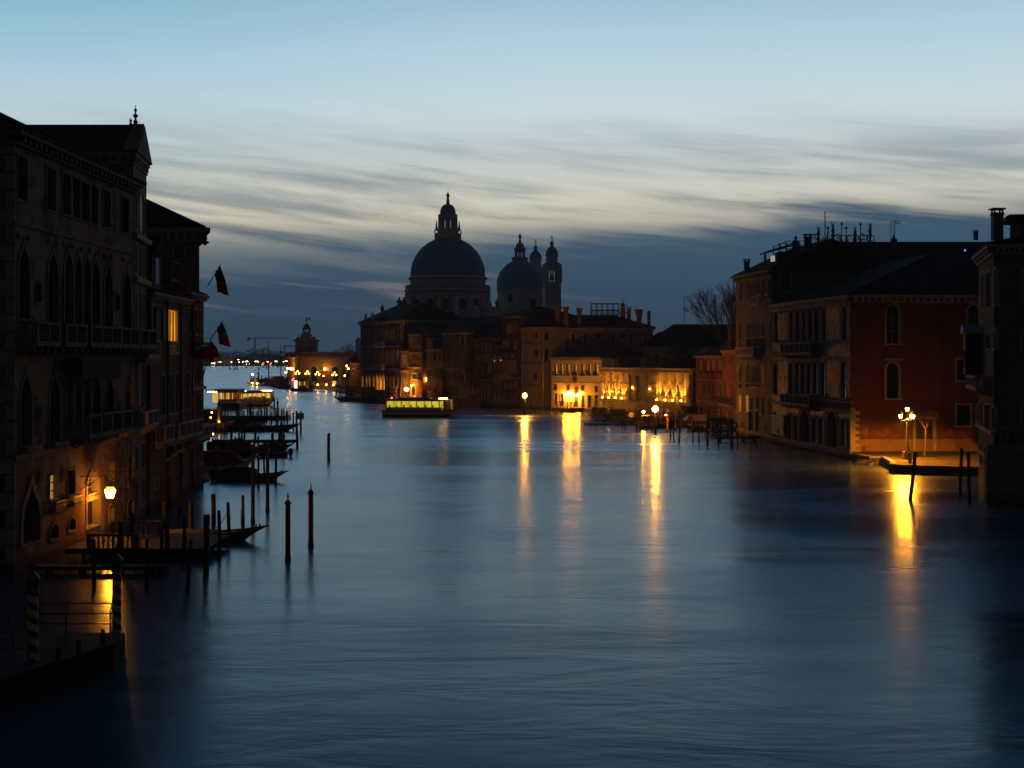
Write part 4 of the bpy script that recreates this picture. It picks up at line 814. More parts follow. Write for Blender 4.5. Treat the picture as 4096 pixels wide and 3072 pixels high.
b.balcony(0,b.f[0].uv(cC(240,1200))[0],b.f[0].uv(cC(360,1200))[0],Z_(cC(0,1225)[1],245),Z_(cC(0,1175)[1],245),.9,iron=True); b.band(0,Z_(cC(0,1045)[1],246),Z_(cC(0,1036)[1],246),.1); b.band(0,Z_(cC(0,1225)[1],246),Z_(cC(0,1218)[1],246),.1)
b.cornice([0],.45,.35,None,.6); b.walls(); b.hip(1.2,0,(2,2),.4); b.chimney(cC,253,298,756,830,250,'box'); b.chimney(cC,360,400,754,830,247,'box')
b=Bld('orange_house','narrow orange-red house with a long iron balcony under the bare tree','house',corner(2887,239.8,2943,226,2948,240),12.2,plaster('orange_plaster',(.30,.10,.04),(.2,.07,.035)))
for x in (440,505): b.win(0,cC,x-9,x+9,825,930,'rect',.12,pane=SHUT); b.win(0,cC,x-9,x+9,1062,1190,'rect',.12,pane=SHUT)
for x in (480,510,440): b.win(0,cC,x-10,x+8,1300,1400,'rect',.12,pane=SHUT)
b.balcony(0,.4,b.f[0].L-.5,Z_(cC(0,1250)[1],233),Z_(cC(0,1190)[1],233),.8,iron=True); b.cornice([0],.4,.3,None,.6); b.walls(); b.hip(1.2,0,(2,2),.3); b.chimney(cC,458,530,552,760,232,'cone')
for k,(lab,pts,z,rise) in enumerate([('dark tiled house behind the low palace hedges',[(27,292),(46,290),(46,306),(27,306)],13.2,3.2),('farther dark house with a tall aerial behind the bare tree',[(33,318),(62,318),(62,334),(33,334)],15.2,3.4),('dark house with a flat ridge beside the bare tree',[(40,262),(64,262),(64,276),(40,276)],12.8,3.4),('long dark roofed house below the church domes',[ray(1740,372),ray(1920,356),(10,372),(-12,388)],18.2,3.4),('dark gabled house with two small windows below the church',[ray(1735,395),ray(1815,392),(-12,404),(-18,404)],21.4,2.2)]):
    b=Bld('back_house',lab,'house',pts,z,P_GREY if k!=3 else DARKB)
    for i in range(3): L=b.f[0].L; b.winuv(0,L*(i+.35)/3,L*(i+.35)/3+1.1,z-3.,z-1.4,'rect',.1,pane=SKYW if False else None)
    b.cornice([0],.3,.3,None,0); b.walls(); b.hip(rise,0,(4,4),.5,ROOFD)
    if k==1: q=MB(); q.tube((39,322,17),(39,322,24.6),.06); q.tube((38.9,322,24.5),(40.6,322,24.7),.05); part('aerial',q,IRON,b.roof)
    if k==2:
        q=MB(); q.tube((44.5,265,14),(44.5,265,20.2),.05); q.tube((44.5,265,20),(46.4,265,20.1),.04); q.tube((46.9,265,14),(46.9,265,21.6),.035); q.tube((48.4,265,14),(48.4,265,19.6),.05); q.tube((47.7,265,19.4),(49.1,265,19.5),.05); q.tube((47.7,265,18.4),(49.,265,18.5),.04); part('aerial',q,IRON,b.roof)
# gothic palace on the right
b=Bld('rose_gothic_palace','tall rose-grey gothic palace with lit mezzanine windows beside the gilded mosaic palace','palace',[(31.5,200),(33.6,184),(49.5,186),(48,203)],22.4,P_PINK)
for x0,x1,a,c_ in [(576,590,185,345),(640,656,170,330),(671,688,155,305),(694,708,150,300),(714,728,148,298),(735,749,142,295),(769,784,130,300),(828,847,125,285)]: b.win(0,cC,x0,x1,a,c_,'ogee',.1)
for x0,x1,a,c_ in [(568,585,520,775),(637,654,515,750),(664,682,510,745),(689,706,508,742),(713,730,505,740),(737,754,500,740),(768,785,500,760),(832,852,490,765)]: b.win(0,cC,x0,x1,a,c_,'ogee',.11)
for x0,x1,a,c_,p in [(570,590,905,1110,None),(632,650,895,1115,None),(660,680,890,1100,None),(686,706,888,1100,None),(710,730,886,1102,None),(735,753,884,1105,None),(763,786,885,1112,LITD),(828,850,885,1115,LITD)]: b.win(0,cC,x0,x1,a,c_,'ogee',.11,pane=p)
for x0,x1,a,c_,p in [(567,586,1175,1312,LITS),(629,649,1178,1320,LITS),(671,689,1195,1300,None),(724,742,1195,1305,None),(762,785,1195,1345,LITS),(822,848,1205,1355,LITS)]: b.win(0,cC,x0,x1,a,c_,'rect',.1,pane=p,half=.5 if p and x0>700 else None,sill=.25)
for x0,x1 in ((652,693),(710,748)): b.win(0,cC,x0,x1,1310,1560,'round',.22,name='water_door',pane=DWOOD,deep=.6)
for x,y in ((598,1437),(802,1467)): b.win(0,cC,x-8,x+8,y-28,y+25,'round',.1)
f=b.f[0]; uu=lambda x,y:f.uv(cC(x,y))[0]
b.balcony(0,uu(607,780),uu(768,780),Z_(cC(0,822)[1],192),Z_(cC(0,752)[1],192),1.2); b.balcony(0,uu(670,340),uu(750,340),Z_(cC(0,372)[1],192),Z_(cC(0,305)[1],192),.2,brk=False)
for x0,x1 in ((755,790),(815,848)): b.balcony(0,uu(x0,290),uu(x1,290),Z_(cC(0,292)[1],190),Z_(cC(0,215)[1],190),.5,iron=True)
b.band(0,7.35,7.6,.1,P_PINK); b.band(0,13.6,13.8,.08,P_PINK); b.band(0,.6,1.1,.2,DSTONE); b.cornice([0,3],.9,.6,DSTONE,.55)
b.win(1,cE,808,958,1000,1270,'rect',.15); 
f1_=b.f[1]
b.walls(); b.hip(4.1,0,(-.1,-.1),.35,ROOFD)
rf=MB(); pts=[(33.9,184.2),(49.2,185.9)]
gf=b.f[1]; gm=MB(); L=gf.L; gm.fpoly(gf,[(0,22.38),(L,22.38),(L*.5,26.35)],-.3,-.02); gm.fbox(gf,L*.5-1.7,L*.5+1.7,22.5,24.0,-.2,.0); part('gable',gm,P_PINK,b.root)
u,v=gf.uv(cE(1468,750)); ov=MB(); ov.fpoly(gf,[(u+.5*math.cos(a),v+(.55 if math.sin(a)>0 else -.55)+.5*math.sin(a)) for a in [2*math.pi*i/20 for i in range(20)]],-.05,.03); part('oval_window',ov,PANE,b.root)
b.chimney(cE,270,372,800,1010,196,'cap',P_PINK); b.chimney(cE,572,612,700,915,191,'cap',P_PINK); b.chimney(cE,1155,1288,430,690,184.6,'cap',P_PINK)
dm=MB(); x0,x1=X_(cE(612,0)[0],189),X_(cE(1000,0)[0],189); zt=Z_(cE(0,690)[1],189)
dm.box(x0+1.6,x1,188,192,22.6,zt); part('attic',dm,DARKB,b.root); dm=MB(); dm.par((x0-.2,187.4,zt-.2),(x1-x0+.6,0,1.2),(0,5.4,0),(0,0,.2)); part('attic_roof',dm,ROOFD,b.root)
dm=MB(); dm.box(X_(cE(672,0)[0],188)-.0,X_(cE(735,0)[0],188),187.9,187.98,Z_(cE(0,835)[1],188),Z_(cE(0,748)[1],188)); part('attic_window',dm,SKYW,b.root)  # pane glows in place of sky seen through the attic opening
tr_=MB(); zz=Z_(cE(0,625)[1],190); zr=Z_(cE(0,578)[1],190); xa,xb=X_(cE(765,0)[0],190),X_(cE(1165,0)[0],190)
for y in (188.5,192.5):
    for i in range(5): x=xa+(xb-xa)*i/4; tr_.tube((x,y,zz-2.2),(x,y,zr+.3*(i>0)),.06,n=5)
    tr_.tube((xa,y,zz),(xb,y,zz),.045,n=5); tr_.tube((xa+1,y,zr+.3),(xb,y,zr+.3),.045,n=5); tr_.tube((xa,y,zr-.2),(xa+1,y,zr+.3),.045,n=5)
tr_.box(xa,xb,188.5,192.5,zz-1.2,zz-1.05); part('roof_terrace',tr_,DWOOD,b.root)
# statue standing on the terrace
p=at(*cE(1044,605),190.5); q=MB()
t=root('terrace_statue','dark standing figure statue on the railed roof terrace','statue',(p.x,p.y,zz-1.05),None,0,True)
h_=Z_(cE(0,458)[1],190.5)-(zz-1.05); q.lathe((0,0,0),[(.36,0),(.34,.12*h_),(.26,.3*h_),(.30,.5*h_),(.36,.68*h_),(.34,.76*h_),(.14,.82*h_),(.13,.85*h_),(.21,.9*h_),(.2,.96*h_),(.05,h_)],10); q.tube((.3,0,.74*h_),(.38,.05,.45*h_),.1,.07); q.tube((-.3,0,.74*h_),(-.36,.1,.45*h_),.1,.07); part('figure',q,DSTONE,t,True); part('plinth',MB().box(-.4,.4,-.4,.4,-.02,.1),DSTONE,t)
# mosaic palace with the red flank
b=Bld('mosaic_palace','palace with gilded mosaic front and a plain dark red flank on the lamplit square','palace',[(33.62,183.8),(36.7,154),(62,156.2),(59,186)],17.8,P_BROWN)
TF=[(515,551,232,525),(658,693,218,520),(717,760,210,518),(776,816,205,516),(833,876,198,514),(891,934,192,512),(964,1003,188,510),(1157,1201,172,502)]
T1=[(507,548,715,1010),(650,690,705,1010),(710,752,703,1010),(765,808,702,1010),(822,866,700,1010),(880,928,700,1012),(950,1000,700,1040),(1146,1198,697,1050)]
for x0,x1,a,c_ in TF: b.win(0,cD,x0,x1,a,c_,'round',.16)
for x0,x1,a,c_ in T1: b.win(0,cD,x0,x1,a,c_,'round',.17)
for x0,x1,a,c_ in [(495,535,1180,1420),(638,678,1195,1440),(697,738,1205,1450),(870,915,1218,1475),(935,985,1225,1485),(1140,1197,1242,1510)]: b.win(0,cD,x0,x1,a,c_,'round',.16)
for x0,x1,a,c_ in [(755,852,1160,1585),(1008,1115,1175,1610)]: b.win(0,cD,x0,x1,a,c_,'round',.22,name='water_door',pane=DWOOD,deep=.8)
f=b.f[0]; ud=lambda x,y:f.uv(cD(x,y))
fr_=MB(); fr_.fbox(f,0,f.L,-.6,17.3,0,.005)
mz=MB()
def mpanel(x0,x1,y0,y1):
    xm=(x0+x1)/2; u0,u1=ud(x0,y0)[0],ud(x1,y0)[0]; mz.fbox(f,u0,u1,ud(xm,y1)[1],ud(xm,y0)[1],.01,.035)
mpanel(555,640,240,500); mpanel(1010,1140,200,500); mpanel(495,655,170,205); mpanel(555,645,160,225); mpanel(1010,1145,150,195); mpanel(1206,1236,170,500); mpanel(495,652,540,612); mpanel(940,1236,528,610); mpanel(650,1236,612,680)
mpanel(556,642,695,1012); mpanel(1012,1138,690,1045); mpanel(1205,1238,690,1050); mpanel(494,650,1035,1078); mpanel(494,652,1112,1172); mpanel(540,636,1172,1210); mpanel(655,752,1118,1188); mpanel(858,1006,1140,1215); mpanel(1120,1236,1160,1235)
part('mosaic_panel',mz,MOS,b.root)
sp_=MB(); sp_.fbox(f,-.05,f.L+.02,-.6,17.2,-.02,.004); part('stone_facing',MB(),DSTONE,b.root) if False else None
for v0,v1,o_ in ((ud(560,1115)[1],ud(560,1092)[1],.15),(ud(560,1035)[1],ud(560,1018)[1],.2),(ud(560,690)[1],ud(560,655)[1],.12),(ud(560,542)[1],ud(560,528)[1],.18),(.2,.9,.2)): b.band(0,v0,v1,o_,DSTONE)
b.balcony(0,ud(652,560)[0],ud(940,560)[0],ud(790,625)[1],ud(790,522)[1],1.1,DSTONE,34); b.balcony(0,ud(650,1060)[0],ud(928,1060)[0],ud(790,1105)[1],ud(790,1015)[1],1.1,DSTONE)
bn=MB(); u0,u1=ud(520,1300)[0],ud(636,1300)[0]; v0,v1=ud(578,1398)[1],ud(578,1212)[1]; N=10
for i in range(N):
    for j in range(N):
        P_=[]
        for a,c in ((i,j),(i+1,j),(i+1,j+1),(i,j+1)): P_.append(f.w(u0+(u1-u0)*a/N,v0+(v1-v0)*c/N,.45+.05*math.sin(a*1.7+c*.9)))
        bn.add(P_,[(0,1,2,3)])
o=part('banner',bn,WHITEC,b.root); q=MB(); q.fbox(f,u0+(u1-u0)*.52,u0+(u1-u0)*.66,v0+.25,v0+.75,.5,.515); part('banner_emblem',q,DWOOD,o); q=MB(); q.fbox(f,u0+(u1-u0)*.06,u0+(u1-u0)*.32,v0+.62,v0+.8,.5,.515); part('banner_lettering',q,ORANGEP,o)
# flank windows
f=b.f[1]
b.win(1,cF,565,698,1150,1585,'round',.24,bars=2,sill=.2,deep=.35); b.win(1,cF,1493,1622,1150,1385,'round',.22,deep=.35); b.win(1,cF,1493,1622,1390,1582,'rect',.2,pane=LITD,sill=.2,deep=.3,name='curtained_window')
b.win(1,cG,408,506,212,505,'round',.24,sill=.25,deep=.35); b.win(1,cG,988,1080,182,355,'rect',.14,sill=.15); b.win(1,cG,988,1105,560,732,'rect',.17,sill=.1); b.win(1,cG,1158,1200,560,732,'rect',.17)
for cr,x0,x1,y in ((cF,530,745,1103),(cF,1458,1655,1103),(cG,385,538,182)):
    a,v=f.uv(cr(x0,y)); c,_=f.uv(cr(x1,y)); q=MB().fbox(f,a,c,v-.12,v+.1,0,.3); part('window_hood',q,STONE,b.root)
b.win(1,cG,649,796,680,940,'rect',.3,name='doorway',pane=DOORM,deep=.3)
a,_=f.uv(cG(649,800)); c,_=f.uv(cG(796,800)); q=MB(); mid=(a+c)/2
for s in (0,1):
    l,r_=(a+.25,mid-.2) if s==0 else (mid+.2,c-.25)
    for v0,v1 in ((1.2,2.2),(2.5,4.0),(4.3,5.4)): q.fbox(f,l,r_,v0,v1,-.235,-.2); q.fbox(f,l+.25,r_-.25,v0+.25,v1-.25,-.21,-.17)
q.fbox(f,mid-.03,mid+.03,.8,5.6,-.24,-.19); part('door_panels',q,DOORM,b.root)
q=MB(); ys=[585,608,640,665,695,715,742,770,800,822,850,880,905,925,950]
for i in range(14): v0,v1=f.uv(cG(140,ys[i+1]))[1],f.uv(cG(140,ys[i]))[1]; q.fbox(f,-.06,f.uv(cG(182 if i%2 else 148,700))[0],v0,v1-.02,-.3,.05)
part('quoins',q,STONE,b.root)
q=MB().fbox(f,.3,f.L,.7,f.uv(cG(300,845))[1],0,.03); part('plinth',q,plaster('bare_render',(.30,.19,.10),(.22,.13,.07),.6,.7,.95,.4),b.root)
st=MB(); rr=random.Random(5)
for k,(x,y,w,h) in enumerate([(230,720,34,60),(290,790,40,20),(420,770,55,28),(340,800,30,24),(520,740,30,40),(470,815,40,16),(240,790,40,26),(560,790,25,30),(390,810,30,18),(930,790,40,45),(1060,800,60,30),(215,925,22,30)]):
    pts=[f.uv(cG(x+w*(.75+.45*rr.random())*math.cos(t*.449),y+h*(.7+.5*rr.random())*math.sin(t*.449))) for t in range(14)]; st.fpoly(f,pts,-.005,.016+.0022*k)
part('exposed_render',st,plaster('exposed_brickwork',(.20,.06,.03),(.30,.14,.06),1.5,.8),b.root)
q=MB(); ua,va=f.uv(cG(370,543)); ub,_=f.uv(cG(1180,543)); q.tube(f.w(ua,va,.04),f.w(ub,va+.02,.04),.018,n=5); ua,va=f.uv(cG(372,240)); q.tube(f.w(ua,f.uv(cG(372,543))[1],.04),f.w(ua,va+6,.04),.016,n=5); part('wall_cable',q,IRON,b.root)
ua,va=f.uv(cG(880,700)); q=MB().tube(f.w(ua,5.2,.1),f.w(ua,17.,.1),.035,n=6); part('drainpipe',q,IRON,b.root)
for x0,y0,x1,y1 in ((148,135,172,97),(148,600,172,560)):
    ua,va=f.uv(cG(x0,y0)); ub,vb=f.uv(cG(x1,y1)); part('tie_rod',MB().tube(f.w(ua,va,.05),f.w(ub,vb,.05),.05,n=6),IRON,b.root)
b.cornice([0,1],.9,.55,None,.75); b.walls(); 
f=b.f[0]; q=MB()   # pale stone skin of the front, pieced round the openings by the wall grid
b.hip(5.2,0,(9,9),.7,ROOFD)
b2=Bld('rear_palace','long dark palace roof with a planted terrace and chimneys behind the mosaic palace','palace',[(43.5,194),(73,194),(73,212),(43.5,212)],23.6,P_GREY)
b2.walls(); b2.cornice([0],.4,.4,None,0); b2.hip(3.9,0,(.9,5),.5,ROOFD)
b2.chimney(cF,1553,1612,290,400,203,'cap',P_GREY); b2.chimney(cF,618,672,390,600,200,'box',P_GREY)
q=MB(); p=at(*cF(645,375),200); 
for i,(r,z) in enumerate(((.28,0),(.2,.35),(.13,.62))): q.ball((p.x,200,p.z+z-.2),r,8,6)
part('finial',q,P_GREY,b2.roof)
q=MB(); x=X_(cF(612,0)[0],202); q.tube((x,202,26),(x,202,Z_(cF(0,190)[1],202)),.05,n=5); q.tube((x,202,Z_(cF(0,192)[1],202)),(X_(cF(722,0)[0],202),202,Z_(cF(0,190)[1],202)),.05,n=5); q.tube((x+.3,202,Z_(cF(0,225)[1],202)),(x+1,202,Z_(cF(0,130)[1],202)),.03,n=4)
x2=X_(cF(650,0)[0],202); q.tube((x2,202,27),(x2,202,Z_(cF(0,212)[1],202)),.05,n=5); q.tube((x2,202,Z_(cF(0,214)[1],202)),(X_(cF(715,0)[0],202),202,Z_(cF(0,211)[1],202)),.05,n=5); part('aerial',q,IRON,b2.roof)
xa,xb=X_(cE(1600,0)[0],196),X_(cE(2200,0)[0],196); zt=Z_(cE(0,478)[1],196); q=MB(); q.box(X_(cE(1300,0)[0],196),xb,196,201,zt-1.4,zt-1.2); q.tube((xa,196,zt+.25),(xb,196,zt+.25),.05,n=5); q.box(X_(cE(1300,0)[0],196),xb,196.2,200.5,23.5,zt-1.4)
for i in range(7): q.tube((xa+(xb-xa)*i/6,196,zt-1.3),(xa+(xb-xa)*i/6,196,zt+.25),.07,n=5)
part('roof_terrace',q,DWOOD,b2.root)
q=MB()
for i in range(900):
    x=rnd.uniform(X_(cE(1330,0)[0],196),xb); z=zt-1.2+rnd.random()**1.5*1.9*(.4+.6*abs(math.sin(x*1.9))); c=Vector((x,rnd.uniform(196.2,200),z)); a=Vector((rnd.uniform(-.25,.25),rnd.uniform(-.25,.25),rnd.uniform(0,.4))); e=Vector((rnd.uniform(-.12,.12),rnd.uniform(-.12,.12),rnd.uniform(-.1,.1))); q.add([c,c+a,c+a+e,c+e],[(0,1,2,3)])
part('terrace_plants',q,TOPIARY,b2.root)
# palace at the right edge
b=Bld('corner_palace','dark ochre palace at the right edge with tall chimney, shuttered front and rusticated base','palace',[(39.7,121),(36.6,108),(60,106.5),(62,120)],19.6,plaster('dull_ochre_plaster',(.17,.125,.06),(.10,.075,.04)))
for x0,x1,a,c_ in [(1652,1668,800,1170),(1705,1750,770,1165),(1795,1815,730,1140)]: b.win(0,cF,x0,x1,a,c_,'rect',.12,bars=2)
for x0,x1,a,c_ in [(1650,1668,1450,1640),(1700,1745,1420,1640),(1785,1810,1400,1640)]: b.win(0,cF,x0,x1,a,c_,'ogee',.13)
for x0,x1,a,c_ in [(1186,1200,545,720),(1226,1258,560,750),(1285,1303,580,770)]: b.win(0,cG,x0,x1,a,c_,'rect',.1,pane=SHUT)
for x0,x1,a,c_ in [(1183,1196,880,1040),(1222,1250,900,1080),(1278,1294,940,1160)]: b.win(0,cG,x0,x1,a,c_,'rect',.1,pane=LITD if x0==1278 else None)
b.win(1,cF,2125,2200,745,1100,'rect',.15); b.win(1,cF,2110,2200,1450,1640,'round',.15); b.win(1,cG,1535,1600,590,790,'rect',.15)
f=b.f[0]; b.balcony(0,2.,11.5,8.6,9.5,1.2); b.band(0,5.1,5.4,.25); b.band(0,3.0,3.3,.2); b.band(1,5.1,5.4,.2)
ba=MB(); u0,u1=f.uv(cG(1180,200))[0],f.uv(cG(1205,200))[0]; ba.fbox(f,.4,3.4,9.6,13.0,0,1.3); part('bay_window',ba,DWOOD,b.root); ba=MB(); ba.fbox(f,.6,3.2,10.2,11.6,1.28,1.33); part('bay_pane',ba,PANE,b.root); ba=MB(); ba.fpoly(f,[(.2,13.0),(3.6,13.0),(3.,13.7),(.8,13.7)],0,1.5); part('bay_roof',ba,LEAD,b.root)
b.cornice([0,1],.8,.55,None,.4); b.walls(); b.hip(2.6,0,(5,5),.6,ROOFD); b.chimney(cF,1752,1902,38,400,109.5,'cap',P_GREY)
q=MB(); q.box(39.0,46,109,111.4,20,Z_(cF(0,195)[1],110)); part('dormer',q,DARKB,b.root); q=MB(); z=Z_(cF(0,190)[1],109); q.loft([[(37.7,108.4,z),(47,108.4,z),(47,112,z),(38.5,112,z)],[(38.1,109,z+.55),(47,109,z+.75),(47,111.5,z+.75),(38.6,111.5,z+.55)]]); part('dormer_roof',q,ROOFD,b.root)
f=b.f[1]; q=MB()
for k in range(8):
    z0=-.5+k*.62
    for j in range(9): q.fbox(f,max(-.7,j*2.6-(1.3 if k%2 else .72)+.02),j*2.6-(1.3 if k%2 else .72)+2.58,z0,z0+.59,.0,.7 if k<7 else .85)
part('rusticated_base',q,DSTONE,b.root)
q=MB(); q.fbox(f,.2,20,5.5,5.7,.2,.55)
for i in range(40): q.lathe(f.w(.4+i*.5,4.5,.45),[(.07,0),(.14,.3),(.06,.6),(.1,.9),(.08,1.02)],6,cap=False)
part('balustrade',q,DSTONE,b.root)
# ------------------------------------------------------------------ domed church
def church():
    d=430.; xc=X_(1791.5,d); k=d/F
    t=root('domed_church','great domed basilica with smaller second dome and two bell towers rising over the roofs','church',(xc,d,0))
    r=lambda px:px/2.458*k            # half widths read from the church crop
    z=lambda y:Z_(cS(0,y)[1],d)
    b=MB(); b.lathe((xc,d,0),[(19,0),(19,20.5),(17.5,22)],8,math.pi/8); b.lathe((xc,d,0),[(r(406),22),(r(406),z(1168))],16,math.pi/16)
    b.lathe((xc,d,0),[(r(408),z(1168)),(r(430),z(1150)),(r(432),z(1143)),(r(420),z(1133))],16,math.pi/16)
    for i in range(16):   # pilasters on the drum
        a=2*math.pi*i/16+math.pi/16; c=(xc+r(408)*math.cos(a),d+r(408)*math.sin(a)); b.tube((c[0],c[1],22),(c[0],c[1],z(1168)),.55,n=6)
    part('drum',b,MARBLE,t)
    w=MB()
    for i in range(16):
        a=2*math.pi*(i+.5)/16+math.pi/16; n=(math.cos(a),math.sin(a)); f=Fc((xc+n[0]*r(401)-n[1]*-1.,d+n[1]*r(401)-n[0]*1.),(xc+n[0]*r(401)-n[1]*1.,d+n[1]*r(401)+n[0]*1.))
        o=MB(); P_=arch(0,2.,z(1330),z(1228),'round'); o.fpoly(f,P_,-.2,.45); part('drum_window',o,PANE,t)
    b=MB(); b.lathe((xc,d,0),[(r(412),z(1131)),(r(412),z(1124)),(r(408),z(1124)),(r(408),z(1131))],16,math.pi/16,0,False); b.lathe((xc,d,0),[(r(416),z(1098)),(r(416),z(1088)),(r(404),z(1088)),(r(404),z(1098))],16,math.pi/16,0,False)
    for i in range(112):
        a=2*math.pi*i/112; q=.16 if i%7 else .45; b.tube((xc+r(405)*math.cos(a),d+r(405)*math.sin(a),z(1131)),(xc+r(405)*math.cos(a),d+r(405)*math.sin(a),z(1095)),q,n=5)
    b.lathe((xc,d,0),[(r(372),z(1131)),(r(370),z(1040)),(r(378),z(1035)),(r(392),z(1018)),(r(375),z(1002))],48); part('gallery',b,MARBLE,t)
    pr=[(r(364),z(1003)),(r(362),z(960)),(r(355),z(905)),(r(340),z(855)),(r(315),z(800)),(r(282),z(752)),(r(242),z(708)),(r(195),z(670)),(r(145),z(643)),(r(130),z(634))]
    dm=MB(); dm.lathe((xc,d,0),pr,112,0,.014); part('dome',dm,LEAD,t)
    for (x,y) in ((540,900),(818,900),(1030,905),(655,690),(523,782),(602,742)):
        pass
    ln=MB(); ln.lathe((xc,d,0),[(r(132),z(640)),(r(132),z(590)),(r(130),z(580))],24); 
    for i in range(24): a=2*math.pi*i/24; ln.tube((xc+r(126)*math.cos(a),d+r(126)*math.sin(a),z(585)),(xc+r(126)*math.cos(a),d+r(126)*math.sin(a),z(570)),.14,n=4)
    ln.lathe((xc,d,0),[(r(95),z(585)),(r(90),z(530)),(r(80),z(525))],16)
    for i in range(8):
        a=2*math.pi*i/8+.13; ca,sa=math.cos(a),math.sin(a); ln.tube((xc+r(76)*ca,d+r(76)*sa,z(530)),(xc+r(76)*ca,d+r(76)*sa,z(405)),.62,n=8)
        a2=a; rr=r(112); ca,sa=math.cos(a2),math.sin(a2)
        ln.lathe((xc+rr*ca,d+rr*sa,0),[(.42,z(545)),(.38,z(525)),(.12,z(465)),(.2,z(460)),(.05,z(452))],6)
        for q in range(10):
            a0,a1=q*.63,(q+1)*.63; R0=r(112); s_=.62; ln.tube((xc+(R0+s_*math.cos(a0))*ca,d+(R0+s_*math.cos(a0))*sa,z(562)+s_*math.sin(a0)),(xc+(R0+s_*math.cos(a1))*ca,d+(R0+s_*math.cos(a1))*sa,z(562)+s_*math.sin(a1)),.2,n=5)
    ln.lathe((xc,d,0),[(r(86),z(440)),(r(88),z(405)),(r(98),z(395)),(r(98),z(390)),(r(78),z(385))],24); part('lantern',ln,MARBLE,t)
    c=MB(); c.lathe((xc,d,0),[(r(77),z(386)),(r(76),z(360)),(r(68),z(330)),(r(50),z(302)),(r(25),z(288)),(r(18),z(285)),(r(15),z(262)),(r(4),z(258))],32,0,.02); part('lantern_dome',c,LEAD,t)
    def statue(x,y,z0,h,s=1.,tall=None):
        q=MB(); q.lathe((x,y,z0),[(.16*h,0),(.15*h,.1*h),(.10*h,.3*h),(.13*h,.48*h),(.15*h,.66*h),(.13*h,.78*h),(.05*h,.83*h),(.045*h,.86*h),(.075*h,.91*h),(.06*h,.97*h),(.01*h,h)],8)
        q.tube((x-.1*h,y,z0+.74*h),(x-.24*h*s,y,z0+.62*h),.04*h,.03*h,6); q.tube((x+.1*h,y,z0+.74*h),(x+.17*h,y,z0+.5*h),.045*h,.03*h,6)
        if tall: q.tube((x+.12*h,y,z0+.1*h),(x+.02*h,y,z0+tall*h),.012*h,n=4)
        part('statue',q,DSTONE,t)
    statue(xc,d,z(262),z(165)-z(262),1,1.55)
    for i in range(16):   # great scroll buttresses
        a=2*math.pi*i/16+math.pi/16; ca,sa=math.cos(a),math.sin(a); c0=Vector((xc+14.6*ca,d+14.6*sa,24.2)); tn=Vector((-sa,ca,0))
        q=MB(); q.tube(c0-tn*.8,c0+tn*.8,2.1,n=18); q.tube(c0-tn*1.0,c0+tn*1.0,1.1,n=14); q.tube(c0+Vector((-1.4*ca,-1.4*sa,1.2))-tn*.0,Vector((xc+12.4*ca,d+12.4*sa,29.0)),.9,.5,n=6); part('scroll_buttress',q,MARBLE,t)
    for x,y in ((72,1365),(238,1310),(285,1305),(1200,1300)):
        p=at(*cS(x,y),415); statue(p.x,415,p.z-1,Z_(cS(0,1272 if x==72 else 1198 if x<1000 else 1215)[1],415)-p.z+1)
    for x,y in ((590,1310),(735,1315),(380,1310)): p=at(*cS(x,y),414); statue(p.x,414,p.z,4.4)
    q=MB(); p=at(*cS(238,1330),416); q.box(p.x-2.5,p.x+4.8,414,418,18,p.z+.3); q.box(X_(cS(55,0)[0],415)-.8,X_(cS(90,0)[0],415)+.8,414,416,15,Z_(cS(0,1362)[1],415)); q.box(X_(cS(1185,0)[0],415)-1,X_(cS(1220,0)[0],415)+1,413.5,416.5,20,Z_(cS(0,1302)[1],415)); part('attic_base',q,MARBLE,t)
    # second dome
    d2=455.; k2=d2/F/2.458; x2=X_(cS(1425,0)[0],d2); z2=lambda y:Z_(cS(0,y)[1],d2); R2=lambda p:p*k2
    b=MB(); b.lathe((x2,d2,0),[(R2(222),10),(R2(222),z2(1150)),(R2(232),z2(1143)),(R2(232),z2(1135)),(R2(225),z2(1130))],48); part('small_drum',b,MARBLE,t)
    for x0,x1 in ((1312,1350),(1617,1638)):
        a0=math.asin(((x0+x1)/2-1425)/222.); q=MB(); c=Vector((x2+R2(221)*math.sin(a0),d2-R2(221)*math.cos(a0),0)); tn=Vector((math.cos(a0),math.sin(a0),0)); nn=Vector((math.sin(a0),-math.cos(a0),0))
        q.par(c-tn*.65+Vector((0,0,z2(1255))),tn*1.3,nn*.25,(0,0,z2(1180)-z2(1255))); part('drum_window',q,PANE,t)
    dm=MB(); dm.lathe((x2,d2,0),[(R2(225),z2(1136)),(R2(226),z2(1060)),(R2(218),z2(1010)),(R2(195),z2(955)),(R2(165),z2(915)),(R2(125),z2(878)),(R2(88),z2(858)),(R2(82),z2(845))],96,0,.014); part('small_dome',dm,LEAD,t)
    ln=MB(); ln.lathe((x2,d2,0),[(R2(84),z2(850)),(R2(72),z2(840)),(R2(70),z2(815)),(R2(58),z2(812))],12)
    for i in range(6): a=2*math.pi*i/6+.3; ln.tube((x2+R2(45)*math.cos(a),d2+R2(45)*math.sin(a),z2(815)),(x2+R2(45)*math.cos(a),d2+R2(45)*math.sin(a),z2(755)),.28,n=6); ln.ball((x2+R2(68)*math.cos(a),d2+R2(68)*math.sin(a),z2(822)),.55,8,6)
    ln.lathe((x2,d2,0),[(R2(46),z2(758)),(R2(60),z2(735)),(R2(60),z2(722)),(R2(44),z2(716)),(R2(43),z2(700)),(R2(30),z2(672)),(R2(12),z2(664)),(R2(12),z2(655))],16); part('small_lantern',ln,LEAD,t)
    statue(x2,d2,z2(658),z2(572)-z2(658),1,1.2)
